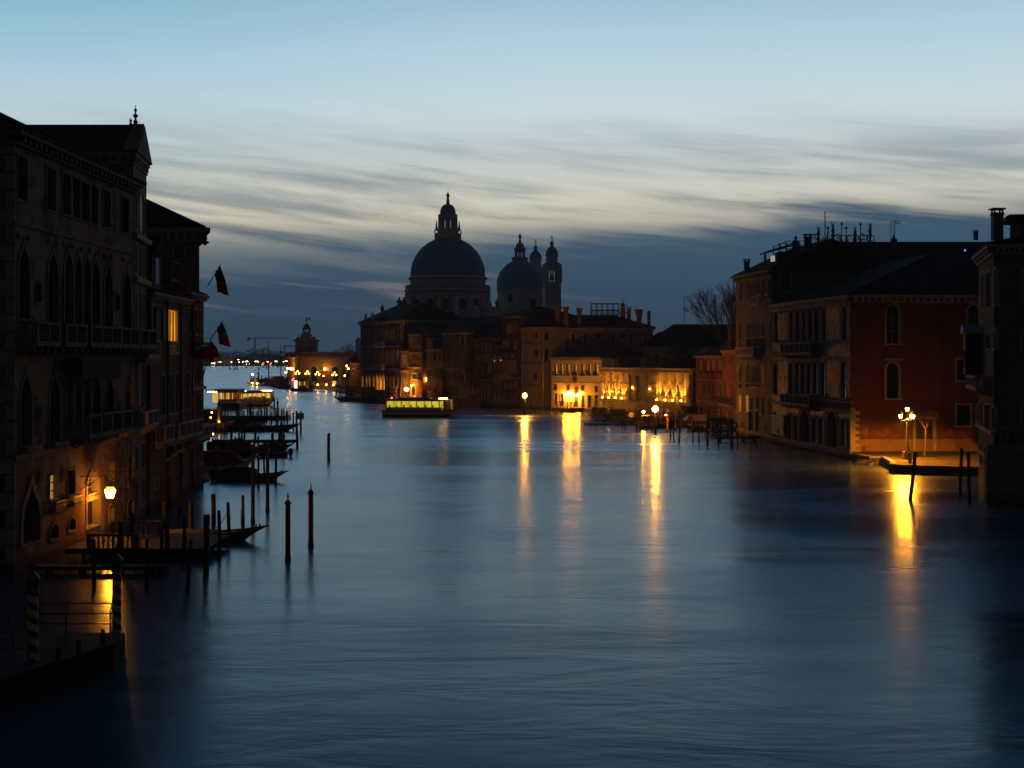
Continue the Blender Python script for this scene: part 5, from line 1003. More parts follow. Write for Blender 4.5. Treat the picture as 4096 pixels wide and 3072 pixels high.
    # bell towers
    for (cx_,dd,sh,main) in ((1739,466,0,True),(1578,486,42,False)):
        x3=X_(cS(cx_,0)[0],dd); k3=dd/F/2.458; Z3=lambda y:Z_(cS(0,y+sh)[1],dd); Q=lambda p:p*k3
        b=MB(); h=Q(80); a0=.12
        def sq(r,za,zb,bb): 
            pts=[(x3+r*math.sqrt(2)*math.cos(a0+math.pi/4+i*math.pi/2),dd+r*math.sqrt(2)*math.sin(a0+math.pi/4+i*math.pi/2)) for i in range(4)]; bb.prism(pts,za,zb)
        sq(h,8,Z3(1062),b); sq(h*1.09,Z3(1062),Z3(1055),b)
        for i in range(4):
            a=a0+math.pi/4+i*math.pi/2; b.prism([(x3+h*1.14*math.cos(a)+q*math.cos(b_),dd+h*1.14*math.sin(a)+q*math.sin(b_)) for q,b_ in [(.9,a+math.pi/4+j*math.pi/2) for j in range(4)]],Z3(1056),Z3(905))
            a=a0+i*math.pi/2; b.tube((x3+h*.9*math.cos(a),dd+h*.9*math.sin(a),Z3(1055)),(x3+h*.9*math.cos(a),dd+h*.9*math.sin(a),Z3(900)),.28,n=6)
        sq(h,Z3(935),Z3(893),b); sq(h*1.13,Z3(893),Z3(882),b)
        f=Fc((x3-h,dd-h),(x3+h,dd-h)); ar=[(-.3,Z3(884)),(h*2+.3,Z3(884)),(h*1.7,Z3(862)),(h,Z3(852)),(h*.3,Z3(862))]; b.fpoly(f,ar,-2*h,.2)
        part('bell_tower',b,MARBLE,t)
        u_=MB(); u_.lathe((x3,dd,0),[(Q(57),Z3(865)),(Q(56),Z3(800)),(Q(66),Z3(793)),(Q(66),Z3(788)),(Q(58),Z3(785))],16); part('tower_drum',u_,MARBLE,t)
        u_=MB(); u_.lathe((x3,dd,0),[(Q(59),Z3(787)),(Q(60),Z3(765)),(Q(50),Z3(735)),(Q(33),Z3(715)),(Q(22),Z3(708)),(Q(22),Z3(700)),(Q(15),Z3(698)),(Q(15),Z3(682)),(Q(21),Z3(680)),(Q(20),Z3(668)),(Q(10),Z3(655)),(Q(2),Z3(648))],24,0,.03)
        u_.tube((x3,dd,Z3(655)),(x3,dd,Z3(590)),.09,n=5); u_.tube((x3-Q(15),dd,Z3(613)),(x3+Q(15),dd,Z3(613)),.1,n=5); u_.tube((x3,dd,Z3(640)),(x3+Q(13),dd,Z3(641)),.16,n=4)
        for q in range(8): a=q*math.pi/4; u_.tube((x3,dd,Z3(613)),(x3+Q(9)*math.cos(a),dd,Z3(613)+Q(9)*math.sin(a)),.05,n=4)
        part('onion_dome',u_,LEAD,t)
        if main:
            bl=MB(); bl.lathe((x3,dd,Z3(1030)),[(1.0,0),(.8,.4),(.5,1.2),(.2,1.5)],12); part('bell',bl,IRON,t)
            cl=MB(); c=(X_(cS(1755,0)[0],dd-3),dd-h-.5,Z3(1180)); 
            for q in range(12): a=q*math.pi/6; cl.tube((c[0]+1.25*math.cos(a),c[1],c[2]+1.25*math.sin(a)),(c[0]+1.55*math.cos(a),c[1],c[2]+1.55*math.sin(a)),.06,n=4)
            cl.tube((c[0]-.4,c[1]-.05,c[2]+1.3),(c[0]+.5,c[1]-.05,c[2]-.8),.09,n=4); part('clock',cl,DSTONE,t)
    q=MB(); A0=X_(cS(1270,0)[0],440); A1=X_(cS(1640,0)[0],440); q.box(A0,A1,436,470,0,24.5); part('choir',q,MARBLE,t)
    q=MB(); q.loft([[(A0-.6,435.4,24.5),(A1+.6,435.4,24.5),(A1+.6,470,24.5),(A0-.6,470,24.5)],[(A0+6,447,28.3),(A1-6,447,28.3),(A1-6,460,28.3),(A0+6,460,28.3)]]); part('choir_roof',q,LEAD,t)
church()
# ------------------------------------------------------------------ long customs house with globe tower
STUC=plaster('warm_rusticated_stone',(.33,.25,.16),(.24,.18,.12),.6,.5,.85,.3,.4)
A,B_=ray(1190,572),ray(1425,566)
b=Bld('long_warehouse','long lamplit stone warehouse with tall arches and a globe tower at the point','warehouse',[A,B_,(B_[0]+4,606),(A[0]+6,606)],11.4,STUC,z0=.8)
f=b.f[0]
for x0,x1 in ((1403,1485),(1700,1782)): b.win(0,cQ,x0,x1,735,936,'round',.75,pane=DOORM,deep=.9,name='arched_door')
for a,c in ((1525,1655),(1828,1990)):
    q=MB(); q2=MB(); bp=MB()
    u0,u1=f.uv(cQ(a,800))[0],f.uv(cQ(c,800))[0]; v0,v1=f.uv(cQ(a,930))[1],f.uv(cQ(a,785))[1]
    bp.fbox(f,u0,u1,v0,v1,.0,.06)
    for i in range(8):
        w=1.1 if i%2 else .6; q.fbox(f,u0-.4,u0-.4+w,v0+(v1-v0)*i/8,v0+(v1-v0)*(i+1)/8-.05,.02,.2); q2.fbox(f,u1+.4-w,u1+.4,v0+(v1-v0)*i/8,v0+(v1-v0)*(i+1)/8-.05,.02,.2)
    part('brick_panel',bp,BRICK,b.root); part('quoins',q,STUC,b.root); part('quoins',q2,STUC,b.root)
q=MB().fbox(f,f.uv(cQ(1530,750))[0],f.uv(cQ(1590,750))[0],f.uv(cQ(1560,772))[1],f.uv(cQ(1560,742))[1],.0,.07); part('bare_brick_patch',q,BRICK,b.root)
b.band(0,10.2,10.7,.3,STUC); b.cornice([0,3],.5,.5,STUC,0); b.walls(); q=MB().fbox(f,-.2,f.L,11.38,13.1,-1.5,-.3); part('brick_parapet',q,BRICK,b.root)
q=MB().prism([(A[0]+.5,A[1]+2),(B_[0],B_[1]+2),(B_[0]+4,604),(A[0]+6,604)],12.4,12.6); part('roof',q,LEAD,b.root)
# columned point, a little lower and nearer to the lagoon
E0=ray(1149,585); q=MB(); q.prism([(E0[0]+1.2,E0[1]+1),(A[0],A[1]+2.2),(A[0]+6,602),(E0[0]+4,606)],.8,11.2); part('portico_block',q,STUC,b.root)
q=MB(); q.prism([(E0[0]-1,E0[1]-2),(A[0]+.3,A[1]-1.),(A[0]+6,606),(E0[0]+3,609)],11.2,12.2); q.prism([(E0[0],E0[1]-.6),(A[0]+.2,A[1]+.4),(A[0]+6,606),(E0[0]+4,608)],12.2,13.0); part('entablature',q,STUC,b.root)
for x in (1108,1135,1160,1190,1204,1222): p=at(*cQ(x,930),576-.12*(x-1108)/.9 if x<1200 else 571); q=MB(); q.lathe((p.x,p.y-1.5,1.25),[(.75,0),(.75,.4),(.55,.5),(.48,8.8),(.8,9.6),(.8,9.95)],10); part('column',q,STUC,b.root)
T=ray(1226.5,586); k=586/F; z=lambda y:Z_(cQ(0,y)[1],586); tw=MB(); r=lambda p:p/3.403*k*math.sqrt(2)
sq=lambda p,za,p2=None,zb=None:[[(T[0]+(p_)/3.403*k*sx,T[1]+(p_)/3.403*k*sy,zz) for sx,sy in ((-1,-1),(1,-1),(1,1),(-1,1))] for p_,zz in ((p,za),(p2,zb))]
tw.loft(sq(137,10,137,z(400))); tw.loft(sq(138,z(400),160,z(380))); tw.loft(sq(162,z(380),162,z(368))); part('tower',tw,STUC,b.root)
for x0,x1 in ((1352,1412),(1236,1252)):
    q=MB(); q.box(X_(cQ(x0,0)[0],581),X_(cQ(x1,0)[0],581),T[1]-137/3.403*k-.12,T[1]-137/3.403*k+.1,z(558),z(462)); part('tower_opening',q,PANE,b.root)
tw=MB(); tw.loft(sq(108,z(368),82,z(345))); tw.loft(sq(82,z(345),66,z(320))); tw.loft(sq(66,z(320),68,z(300))); tw.loft(sq(74,z(300),70,z(290))); tw.loft(sq(40,z(290),36,z(262)))
for s in (-1,1): tw.ball((T[0]+s*108/3.403*k,T[1]-2,z(352)),.75,8,6)
part('stepped_cap',tw,LEAD,b.root)
gl=MB().ball((T[0],T[1],z(196)),43/3.403*k,20,12); part('globe',gl,BRONZE,b.root,True)
for s in (-1,1):   # crouching bearers
    q=MB(); x=T[0]+s*36/3.403*k; q.tube((x,T[1],z(280)),(x+s*.3,T[1],z(262)),.3,.35,7); q.tube((x+s*.3,T[1],z(262)),(x-s*.1,T[1],z(248)),.35,.3,7); q.tube((x-s*.1,T[1],z(250)),(x+s*.5,T[1],z(222)),.3,.42,7); q.tube((x+s*.45,T[1],z(225)),(x+s*.75,T[1],z(208)),.18,.12,6); q.ball((x+s*.25,T[1],z(214)),.28,8,6); part('bearer_statue',q,IRON,b.root)
q=MB(); x=T[0]; q.tube((x,T[1],z(152)),(x,T[1],z(136)),.07,n=6); q.tube((x+.3,T[1],z(136)),(x-.05,T[1],z(112)),.16,.26,8); q.tube((x-.05,T[1],z(112)),(x+.0,T[1],z(84)),.26,.3,8); q.ball((x+.05,T[1],z(74)),.22,8,6); q.tube((x-.1,T[1],z(86)),(x-.35,T[1],z(58)),.1,.07,6); q.tube((x+.1,T[1],z(88)),(x+.95,T[1],z(82)),.1,.08,6)
q.loft([[(x+.8,T[1]-.05,z(92)),(x+.8,T[1]+.05,z(92)),(x+.9,T[1]+.05,z(66)),(x+.9,T[1]-.05,z(66))],[(x+1.35,T[1]-.05,z(108)),(x+1.35,T[1]+.05,z(108)),(x+1.4,T[1]+.05,z(66)),(x+1.4,T[1]-.05,z(66))]]); part('weathervane_statue',q,IRON,b.root)
# ------------------------------------------------------------------ street lamps
def triple_lamp(label,x,y,z0,h,mat,group=None,s=1.,heads=((0,0,1),(-.62,.1,.8),(.5,.35,.74),(.5,-.35,.74))):
    t=root('street_lamp',label,'street lamp',(x,y,z0),group,0,True)
    p=MB(); p.box(-.42*s,.42*s,-.42*s,.42*s,0,.75*s); part('pedestal',p,QUAY,t)
    zt=h-.75*s; p=MB(); p.lathe((0,0,.75*s),[(.3*s,0),(.3*s,.15),(.2*s,.25),(.22*s,.5),(.14*s,.62),(.17*s,1.),(.1*s,1.1),(.12*s,1.5),(.085*s,1.6),(.07*s,zt-1.7*s),(.12*s,zt-1.65*s),(.06*s,zt-1.55*s),(.05*s,zt-.75*s)],10)
    for hx,hy,hz in heads[1:]:
        p.path([(0,0,h-1.55*s),(hx*.5*s,hy*.5*s,h-1.75*s),(hx*s,hy*s,h-1.6*s),(hx*s,hy*s,h-1.5*s)],.035*s)
    part('post',p,GREENIRON,t,True)
    for hx,hy,hz in heads:
        zz=(h-.78*s) if hx==0 else h-1.5*s; l=MB(); l.lathe((hx*s,hy*s,zz),[(.09*s,0),(.20*s,.46*s)],6,cap=False); g_=part('lantern_glass',l,mat,t)
        c=MB(); c.lathe((hx*s,hy*s,zz),[(.335*s,.345*s),(.29*s,.47*s),(.12*s,.62*s),(.05*s,.66*s),(.06*s,.72*s),(.01*s,.78*s)],8); c.lathe((hx*s,hy*s,zz),[(.04*s,-.08*s),(.12*s,0)],6); part('lantern_cap',c,GREENIRON,g_)
    return t
p=gnd(*cG(578,1010),.8); tl=triple_lamp('ornate green lamp post with several glowing lanterns on the square by the bare little tree',p.x,p.y,.8,5.6,LAMP_C,None,1.); spot(tl,(0,-.05,4.05),(0,-.05,0),12500,178,(1.,.31,.016)); spot(tl,(-.62,.1,3.9),(-.62,.1,0),5200,178,(1.,.31,.016))
p=gnd(*cG(601,1040),.8); q=MB().lathe((p.x,p.y,.8),[(.16,0),(.15,.85),(.2,.9),(.2,1.),(.05,1.1)],10); top('bollard',q,QUAY,(p.x,p.y,.8),'short stone bollard at the foot of the ornate lamp post on the square','bollard')
for i,(x,ytop,ybot) in enumerate(((447,205,610),(735,215,610),(1035,228,600),(1530,245,590))):
    p=at(*cM(x,ybot),535-6*i); zt=Z_(cM(0,ytop)[1],535-6*i); triple_lamp(ORD[i]+' from the left of the clustered lamp posts before the long warehouse',p.x,p.y,1.25,zt-1.25,LAMP_D,'lamp posts before the long warehouse',1.15)
def globe_lamp(name,label,p,h,r,mat,group=None,post=.07,wood=False,z0=None):
    t=root(name,label,'lamp',(p[0],p[1],p[2]),group,0,True); h-=p[2]
    q=MB().tube((0,0,0 if not wood else -2),(0,0,h-r*1.3 if not wood else h-r-.25),post,post*.85,8); part('post',q,POLE if wood else IRON,t)
    if wood: q=MB().lathe((0,0,h-r),[(.1,-.3),(.1,-.15),(r*.45,-.08),(r*.4,.02)],10); part('fitting',q,IRON,t)
    q=MB().ball((0,0,h),r,16,10); part('lamp_globe',q,mat,t,True); return t
for i,(x,y) in enumerate(((155,178),(225,178),(262,188),(296,185))):
    c=at(*cM(x,y),560); globe_lamp('street_lamp',ORD[i]+' from the left of the single round lamps at the columned point','%s'%'' or None or (c.x,c.y,1.25),c.z,.42,LAMP_D,'round lamps at the point') if False else globe_lamp('street_lamp',ORD[i]+' from the left of the single round lamps at the columned point',(c.x,c.y,1.25),c.z,.40,LAMP_D,'round lamps at the point')
for i,(x,y,lab) in enumerate(((100,295,'pale round lamp standing out on the water side of the columned point'),(1212,395,'small dark-hooded lamp between the two warehouse arches'))):
    c=at(*cM(x,y),548); globe_lamp('street_lamp',lab,(c.x,c.y,1.25),c.z,.34 if i==0 else .2,LAMP_D)
f=b.f[0]
u,v=f.uv(cM(1285,190)); t=root('wall_lamp','round wall lamp over the brick panel of the long warehouse','lamp',f.w(u,v,1.5)); part('lamp_globe',MB().ball(f.w(u,v,1.5),.42,12,8),LAMP_D,t); part('bracket',MB().path([f.w(u-.9,v+1.3,0),f.w(u-.5,v+.9,1.2),f.w(u,v+.4,1.5)],.07),IRON,t)
for i,(x,y,lab) in enumerate(((1895,100,'upper lamp hanging at the corner of the small dark house'),(1943,185,'lower lamp hanging at the corner of the small dark house'),(1838,392,'wall light low on the corner of the small dark house'))):
    c=at(*cM(x,y),407.5); t=root('wall_lamp',lab,'lamp',c); part('lamp_globe',MB().ball(c,.2,10,6),LAMP_D,t); part('bracket',MB().tube(c,c+Vector((.2,2.5,.3)),.05),IRON,t)
# lamps standing in the canal
for x,y,yb,cr,lab in ((243,940,1130,cB,'globe lamp on a pile in the water before the marble palace'),(1527,1072,1322,cB,'nearest globe lamp on a pile in the water before the garden terrace'),(1620,490,700,cN,'globe lamp on a pile in the water beside the narrow stone house')):
    px,py=cr(x,yb); d=D_(py) if cr is cB else 340.; X=X_(px,d); zt=Z_(cr(x,y)[1],d); globe_lamp('canal_lamp',lab,(X,d,0),zt,.40,LAMP_W,'globe lamps standing in the canal',.2,True)
c=at(*cN(1748,393),339); globe_lamp('street_lamp','small round lamp by the lit archway of the red brick palace',(c.x,c.y,.3),c.z,.22,LAMP_D)
c=at(*c8(394,875),337); t=root('wall_lamp','hooded wall lamp over the alley beside the red brick palace','lamp',c); part('lantern_glass',MB().lathe(c,[(.16,-.35),(.26,.25)],8),LAMP_D,t); part('bracket',MB().tube(c+Vector((0,0,.4)),c+Vector((-.2,2.,.5)),.05),IRON,t)
p=at(*cQ(612,842),629); t=root('beacon_lamp','bright beacon lamp on clustered piles far out off the point','lamp',(p.x,p.y,0),None,0,True); q=MB()
for dx,dy in ((-.5,0),(.5,0),(0,.6)): q.tube((dx*1.6,dy,-1),(dx,dy,p.z-.6),.32,.28,8)
part('piles',q,POLE,t); part('lamp_globe',MB().ball((0,0,p.z),.36,12,8),LAMP_N,t)
for (x,yt,yb) in ((690,815,935),(735,860,935)): 
    p=at(*cQ(x,yb),629); q=MB().lathe((p.x,629,0),[(.55 if x==690 else .25,-1),(.5 if x==690 else .22,Z_(cQ(0,yt)[1],629)),(.2,Z_(cQ(0,yt-4)[1],629))],8); top('mooring_pole',q,POLE,(p.x,629,0),('thick' if x==690 else 'thin')+' dark pile next to the bright beacon off the point','mooring pole')
# wall lanterns on the gothic palace
def wall_lantern(label,cx_,cy0,cy1,off,mat,glass):
    px,py=c2(cx_,(cy0+cy1)/2); d=84.6 if mat is not PANE else 89.4
    c=Vector((X_(px,d),d,Z_(py,d))); t=root('wall_lantern',label,'lantern',c,None,0,True); h=(cy1-cy0)/1.8433/F*d
    part('lantern_glass',MB().lathe((0,0,0),[(.19,-h/2),(.33,h*.18)],6,.2),mat,t)
    part('lantern_crown',MB().lathe((0,0,0),[(.35,h*.18),(.30,h*.22),(.2,h*.44)],6,.2),glass,t)
    q=MB().lathe((0,0,0),[(.37,h*.16),(.38,h*.19)],6,.2); q.lathe((0,0,0),[(.22,h*.44),(.22,h*.48),(.08,h*.56),(.03,h*.75)],6,.2); q.tube((0,0,h*.7),(0,0,h*.7+.9),.02); q.lathe((0,0,0),[(.21,-h/2-.03),(.2,-h/2)],6,.2)
    for i in range(6): a=.2+i*math.pi/3; q.tube((.195*math.cos(a),.195*math.sin(a),-h/2),(.335*math.cos(a),.335*math.sin(a),h*.18),.014,n=4)
    part('lantern_frame',q,IRON,t)
wall_lantern('large lit lantern glowing orange on a bracket by the gothic palace door',812,1370,1458,1.6,LAMP_L,glow('lantern_crown_glow',(1.,.48,.08),3.,.3)); wall_lantern('large unlit lantern hanging beyond the glowing one on the gothic palace',990,1320,1405,1.6,PANE,PANE)
# ------------------------------------------------------------------ far shore
t=MB(); rr=random.Random(3)
def prof(px):
    y=1410+4*math.sin(px*.043)+3*math.sin(px*.11+1)
    for c,w,h in ((855,22,12),(925,24,8),(1010,18,7),(1032,26,14),(1068,22,20),(1375,26,28),(1404,20,22),(1340,14,8)): y-=h*math.exp(-((px-c)/w)**2)
    return y
FR=plain('far_tree_foliage',(.045,.05,.04),.95)
for i in range(9000):
    px=rr.uniform(690,1600); d=rr.uniform(1835,1900); zt=Z_(prof(px),d); z=1.+(zt-1.)*rr.random()**.62; c=Vector((X_(px,d),d,z)); s=rr.uniform(.5,1.5)
    a=Vector((rr.uniform(-1,1),rr.uniform(-1,1),rr.uniform(-1,1))).normalized()*s; e=Vector((rr.uniform(-1,1),rr.uniform(-1,1),rr.uniform(-1,1))).normalized()*s; t.add([c,c+a,c+a+e,c+e],[(0,1,2,3)])
for i in range(150):
    px=690+i*6.1; d=1902+rr.uniform(0,8); h=Z_(prof(px),1880)*rr.uniform(.62,.8); x=X_(px,d); t.box(x,x+2.1,d,d+3,.5,h)
top('distant_wood',t,FR,(X_(1100,1850),1850,0),kind='stuff')
def crane(label,x,yt,yj,xl,xr,d,yb=1462):
    X=X_(x,d); t=root('tower_crane',label,'crane',(X,d,0)); zt,zj=Z_(yt,d),Z_(yj,d); m=MB(); w=.9
    for sx,sy in ((-w,-w),(w,-w),(w,w),(-w,w)): m.tube((X+sx,d+sy,0),(X+sx,d+sy,zj+1),.28,n=4)
    k=int(zj/2.2)
    for i in range(k): z0,z1=zj*i/k,zj*(i+1)/k; m.tube((X-w,d-w,z0),(X+w,d-w,z1),.18,n=4); m.tube((X+w,d-w,z0),(X-w,d-w,z1),.18,n=4)
    m.tube((X,d,zj),(X,d,zt),.45,.2,4); part('mast',m,STEEL,t)
    L,Rr=X_(xl,d),X_(xr,d); m=MB(); m.tube((L,d,zj),(Rr,d,zj),.22,n=4); m.tube((L,d,zj+1.5),(Rr,d,zj+1.3),.22,n=4); n=40
    for i in range(n): a,c=L+(Rr-L)*i/n,L+(Rr-L)*(i+1)/n; m.tube((a,d,zj),(a*.5+c*.5,d,zj+1.4),.13,n=3); m.tube((a*.5+c*.5,d,zj+1.4),(c,d,zj),.13,n=3)
    m.tube((X,d,zt),(X+(Rr-X)*.45,d,zj+1.4),.1,n=3); m.tube((X,d,zt),(L,d,zj+1.4),.1,n=3); part('jib',m,STEEL,t)
    part('counterweight',MB().box(L,L+(X-L)*.35,d-1,d+1,zj-3.,zj+.8),STEEL,t)
crane('taller far tower crane with a long level jib over the distant trees',cQ(645,0)[0],cQ(0,303)[1],cQ(0,356)[1],cQ(540,0)[0],cQ(1095,0)[0],1960); crane('smaller far tower crane half hidden left of the globe tower',cQ(1055,0)[0],cQ(0,437)[1],cQ(0,465)[1],cQ(1035,0)[0],cQ(1215,0)[0],2040)
q=MB(); d=1950.; x0,x1=X_(cQ(2012,0)[0],d),X_(cQ(2072,0)[0],d); zt=Z_(cQ(0,384)[1],d); q.box(x0,x1,d,d+20,0,zt); q.box(x0-.4,x1+.4,d-.4,d+20.4,zt,zt+1); q.loft([[(x0,d,zt+1),(x1,d,zt+1),(x1,d+20,zt+1),(x0,d+20,zt+1)],[((x0+x1)/2-.5,d+9,zt+4.5),((x0+x1)/2+.5,d+9,zt+4.5),((x0+x1)/2+.5,d+11,zt+4.5),((x0+x1)/2-.5,d+11,zt+4.5)]]); top('bell_tower',q,BRICK,(x0,d,0),'distant square bell tower beyond the trees at the left edge of the striped palace','bell tower')
FL=[(73,676,1.),(177,676,.9),(325,676,.9),(411,641,.5),(425,641,.5),(433,674,.9),(482,672,1.25),(519,666,.6),(532,664,.6),(546,664,.7),(650,666,.8),(676,665,.9),(693,672,.7),(813,669,.7),(825,667,.7),(927,666,1.05),(946,667,.5),(1036,670,.7),(1053,663,.5),(1067,663,.5),(1083,662,.8),(148,672,.45),(530,703,.5),(575,700,.35)]
for i,(x,y,s) in enumerate(FL):
    c=at(*cQ(x,y),1808); t=root('street_lamp',ORD[i]+' from the left of the lamps strung along the far shore','street lamp',(c.x,c.y,0),'lamps strung along the far shore')
    part('post',MB().tube((c.x,c.y,.2),(c.x,c.y,c.z-.2),.18,n=5),IRON,t); part('lamp_globe',MB().ball(c,.58*s,10,7),LAMP_F,t)
for i,(x0,x1,y0,y1,lab,mt) in enumerate(((38,104,612,718,'warmly lit far house at the left end of the opposite shore',P_CREAM),(205,325,628,716,'dim far house behind the shore lamps',P_ROSE))):
    b=Bld('shore_house',lab,'house',[ray(cQ(x0,0)[0],1816),ray(cQ(x1,0)[0],1816),(X_(cQ(x1,0)[0],1816),1830),(X_(cQ(x0,0)[0],1816),1830)],Z_(cQ(0,y0)[1],1816),mt)
    for k in range(4):
        for j in (0,1): L=b.f[0].L; b.winuv(0,L*(k+.3)/4,L*(k+.3)/4+L*.1,3+j*5.5,6+j*5.5,'rect',.2,pane=LITF if i==0 and (k+j)%2 else None)
    b.walls(); b.hip(3,0,(2,2),.6)
    if i==0:
        for j,x in enumerate((58,92)): c=at(*cQ(x,690),1811); t=root('street_lamp',('left','right')[j]+' lamp washing the front of the lit far house','street lamp',(c.x,c.y,0),'lamps at the lit far house'); part('post',MB().tube((c.x,c.y,.5),(c.x,c.y,c.z),.18,n=5),IRON,t); part('lamp_globe',MB().ball(c,.7,8,6),LAMP_F,t)
for i,(x,lab) in enumerate(((748,'lit white ferry shelter with a red light on the far shore'),(852,'second ferry shelter with a red light, nearer the masts, on the far shore'))):
    c=at(*cQ(x,712),1800); t=root('ferry_shelter',lab,'shelter',(c.x,c.y,0),None,0,True); part('cabin',MB().box(-1.4,1.4,-1,1,.6,3.2),CABIN2,t); part('roof',MB().box(-1.9,1.9,-1.5,1.5,3.2,3.5),STEEL,t); part('signal_light',MB().ball((1.5,-1.5,3.9),.4,8,6),REDL,t); part('pontoon',MB().box(-6,6,-3,3,-.5,.6),IRON,t)
for i,(x,yt,yb) in enumerate(((302,742,778),(368,750,782),(402,730,778),(530,730,758),(698,748,788),(757,728,752),(808,728,768),(950,722,750),(1068,750,784))):
    px,py=cQ(x,yb); d=D_(py); h=Z_(cQ(0,yt)[1],d); X=X_(px,d); q=MB()
    for k in range(3): a=k*2.1+i; q.tube((X+.85*math.cos(a),d+.85*math.sin(a),-1),(X+.15*math.cos(a),d+.15*math.sin(a),h*(1 if k==0 else .88)),.30,.26,7)
    q.lathe((X,d,h*.72),[(.62,0),(.62,.25)],8); top('channel_marker',q,POLE,(X,d,0),ORD[i]+' from the left of the tripod channel markers on the open lagoon','channel marker','tripod channel markers')
# ------------------------------------------------------------------ bare trees
def branchy(seed,base,h,r0,spread,levels,trunk_h,lean=(0,0),n0=4,curl=.25):
    rr=random.Random(seed); T=MB(); Bm=MB()
    def grow(p,dv,L,r,lv,mb):
        n=4 if lv<levels else 3; q=Vector(p); seg=n
        for i in range(seg):
            dv=(dv+Vector((rr.uniform(-1,1),rr.uniform(-1,1),rr.uniform(-.5,.8)))*curl*.5).normalized(); e=q+dv*(L/seg); ra=r*(1-.55*i/seg); rb_=r*(1-.55*(i+1)/seg); mb.tube(q,e,max(ra,.011 if h<10 else .03),max(rb_,.009 if h<10 else .022),6 if lv<2 else 4,False); q=e
            if lv<levels and i>=1:
                for k in range(rr.choice((1,2)) if lv>0 else 2):
                    a=dv.orthogonal().normalized(); a.rotate(Matrix.Rotation(rr.uniform(0,6.28),3,dv)); nd=(dv*rr.uniform(.5,1.)+a*spread*rr.uniform(.6,1.2)).normalized(); grow(q,nd,L*rr.uniform(.5,.72),rb_*.62,lv+1,Bm)
        if lv<levels:
            for k in range(2): a=Vector((rr.uniform(-1,1),rr.uniform(-1,1),rr.uniform(-.2,.6))); grow(q,(dv+a*spread*.8).normalized(),L*.6,r*.42,lv+1,Bm)
    b=Vector(base); tp=b+Vector((lean[0],lean[1],trunk_h)); mid=(b+tp)/2+Vector((.06,0,0))
    T.tube(b,mid,r0*1.15,r0,8); T.tube(mid,tp,r0,r0*.9,8)
    for k in range(n0):
        a=6.28*k/n0+rr.uniform(-.4,.4); grow(tp,Vector((math.cos(a)*spread+lean[0]*.1,math.sin(a)*spread,rr.uniform(.7,1.1))).normalized(),(h-trunk_h)*.62,r0*.62,0,T)
    return T,Bm
p=gnd(*cG(722,988),.8); t=root('bare_tree','small pollarded bare tree growing beside the lamp post on the square','tree',(p.x,p.y,.8)); T,Bm=branchy(11,(p.x,p.y,.8),4.6,.115,.75,2,2.85,(.12,0),5,.45); part('trunk',T,BARK,t); part('branches',Bm,BARK,t)
q=MB(); rr=random.Random(9)
for i in range(420):
    a=rr.uniform(0,6.28); rad=1.5*rr.random()**.5; c=Vector((p.x+rad*math.cos(a),p.y+rad*.8*math.sin(a),.805)); s=rr.uniform(.04,.13); q.add([c,c+Vector((.03,0,0)),c+Vector((rr.uniform(-.05,.05),rr.uniform(-.05,.05),s))],[(0,1,2)])
top('grass',q,FOL,(p.x,p.y,.8),kind='stuff')
bx=38.9; t=root('bare_tree','large leafless tree spreading above the red houses beside the rose-grey palace','tree',(bx,251,.3)); T,Bm=branchy(31,(bx-.6,251,.3),20.5,.36,.36,3,10.,(-.5,0),4,.5); part('trunk',T,BARK,t); part('branches',Bm,BARK,t)
p=at(*cB(1760,620),268); t=root('small_tree','little umbrella-shaped tree on the low stone palace roof terrace','tree',(p.x,p.y,9.)); q=MB().tube((p.x,p.y,9.),(p.x,p.y,11.6),.09,.06,6); part('trunk',q,BARK,t); q=MB(); rr=random.Random(4)
for i in range(500): a=rr.uniform(0,6.28); rad=2.4*rr.random()**.5; c=Vector((p.x+rad*math.cos(a),p.y+rad*math.sin(a),11.4+rr.random()*2.6*(1-(rad/2.6)**2))); s=Vector((rr.uniform(-.2,.2),rr.uniform(-.2,.2),rr.uniform(-.2,.2))); e=Vector((rr.uniform(-.2,.2),rr.uniform(-.2,.2),rr.uniform(-.2,.2))); q.add([c,c+s,c+s+e,c+e],[(0,1,2,3)])
part('crown',q,FOL,t)
# rooftop topiary and masts behind the rose-grey palace
zz=Z_(cE(0,478)[1],196)-1.2
for i,(x,yt,yb,w) in enumerate(((1380,320,530,26),(1592,252,465,30),(1920,318,500,22),(2140,260,505,34))):
    X=X_(cE(x,0)[0],197); h=Z_(cE(0,yt)[1],197)-zz; t=root('topiary_plant',ORD[i]+' from the left of the clipped plants with bird-shaped tops on the roof terrace','plant',(X,197,zz),'clipped roof plants',0,True); q=MB(); rr=random.Random(i); W=w/3.687/F*197
    part('stem',MB().tube((0,0,0),(0,0,h*.9),.05,n=5),BARK,t)
    for k in range(420):
        v=rr.random(); z=.15*h+v*h*.66; rad=W*(.55+.4*math.sin(v*19))*rr.random()**.5; a=rr.uniform(0,6.28); c=Vector((rad*math.cos(a),rad*math.sin(a),z)); s=Vector((rr.uniform(-.13,.13),rr.uniform(-.13,.13),rr.uniform(-.13,.13))); e=Vector((rr.uniform(-.13,.13),rr.uniform(-.13,.13),rr.uniform(-.13,.13))); q.add([c,c+s,c+s+e,c+e],[(0,1,2,3)])
    q.ball((0,0,h*.86),W*.55,8,6,.8); q.ball((W*.45,0,h*.9),W*.3,6,5); q.tube((-.1,0,h*.88),(-W*.75,0,h),.1,.04,5); q.tube((W*.45,0,h*.92),(W*.6,0,h*.99),.09,.02,5); part('clipped_crown',q,TOPIARY,t)
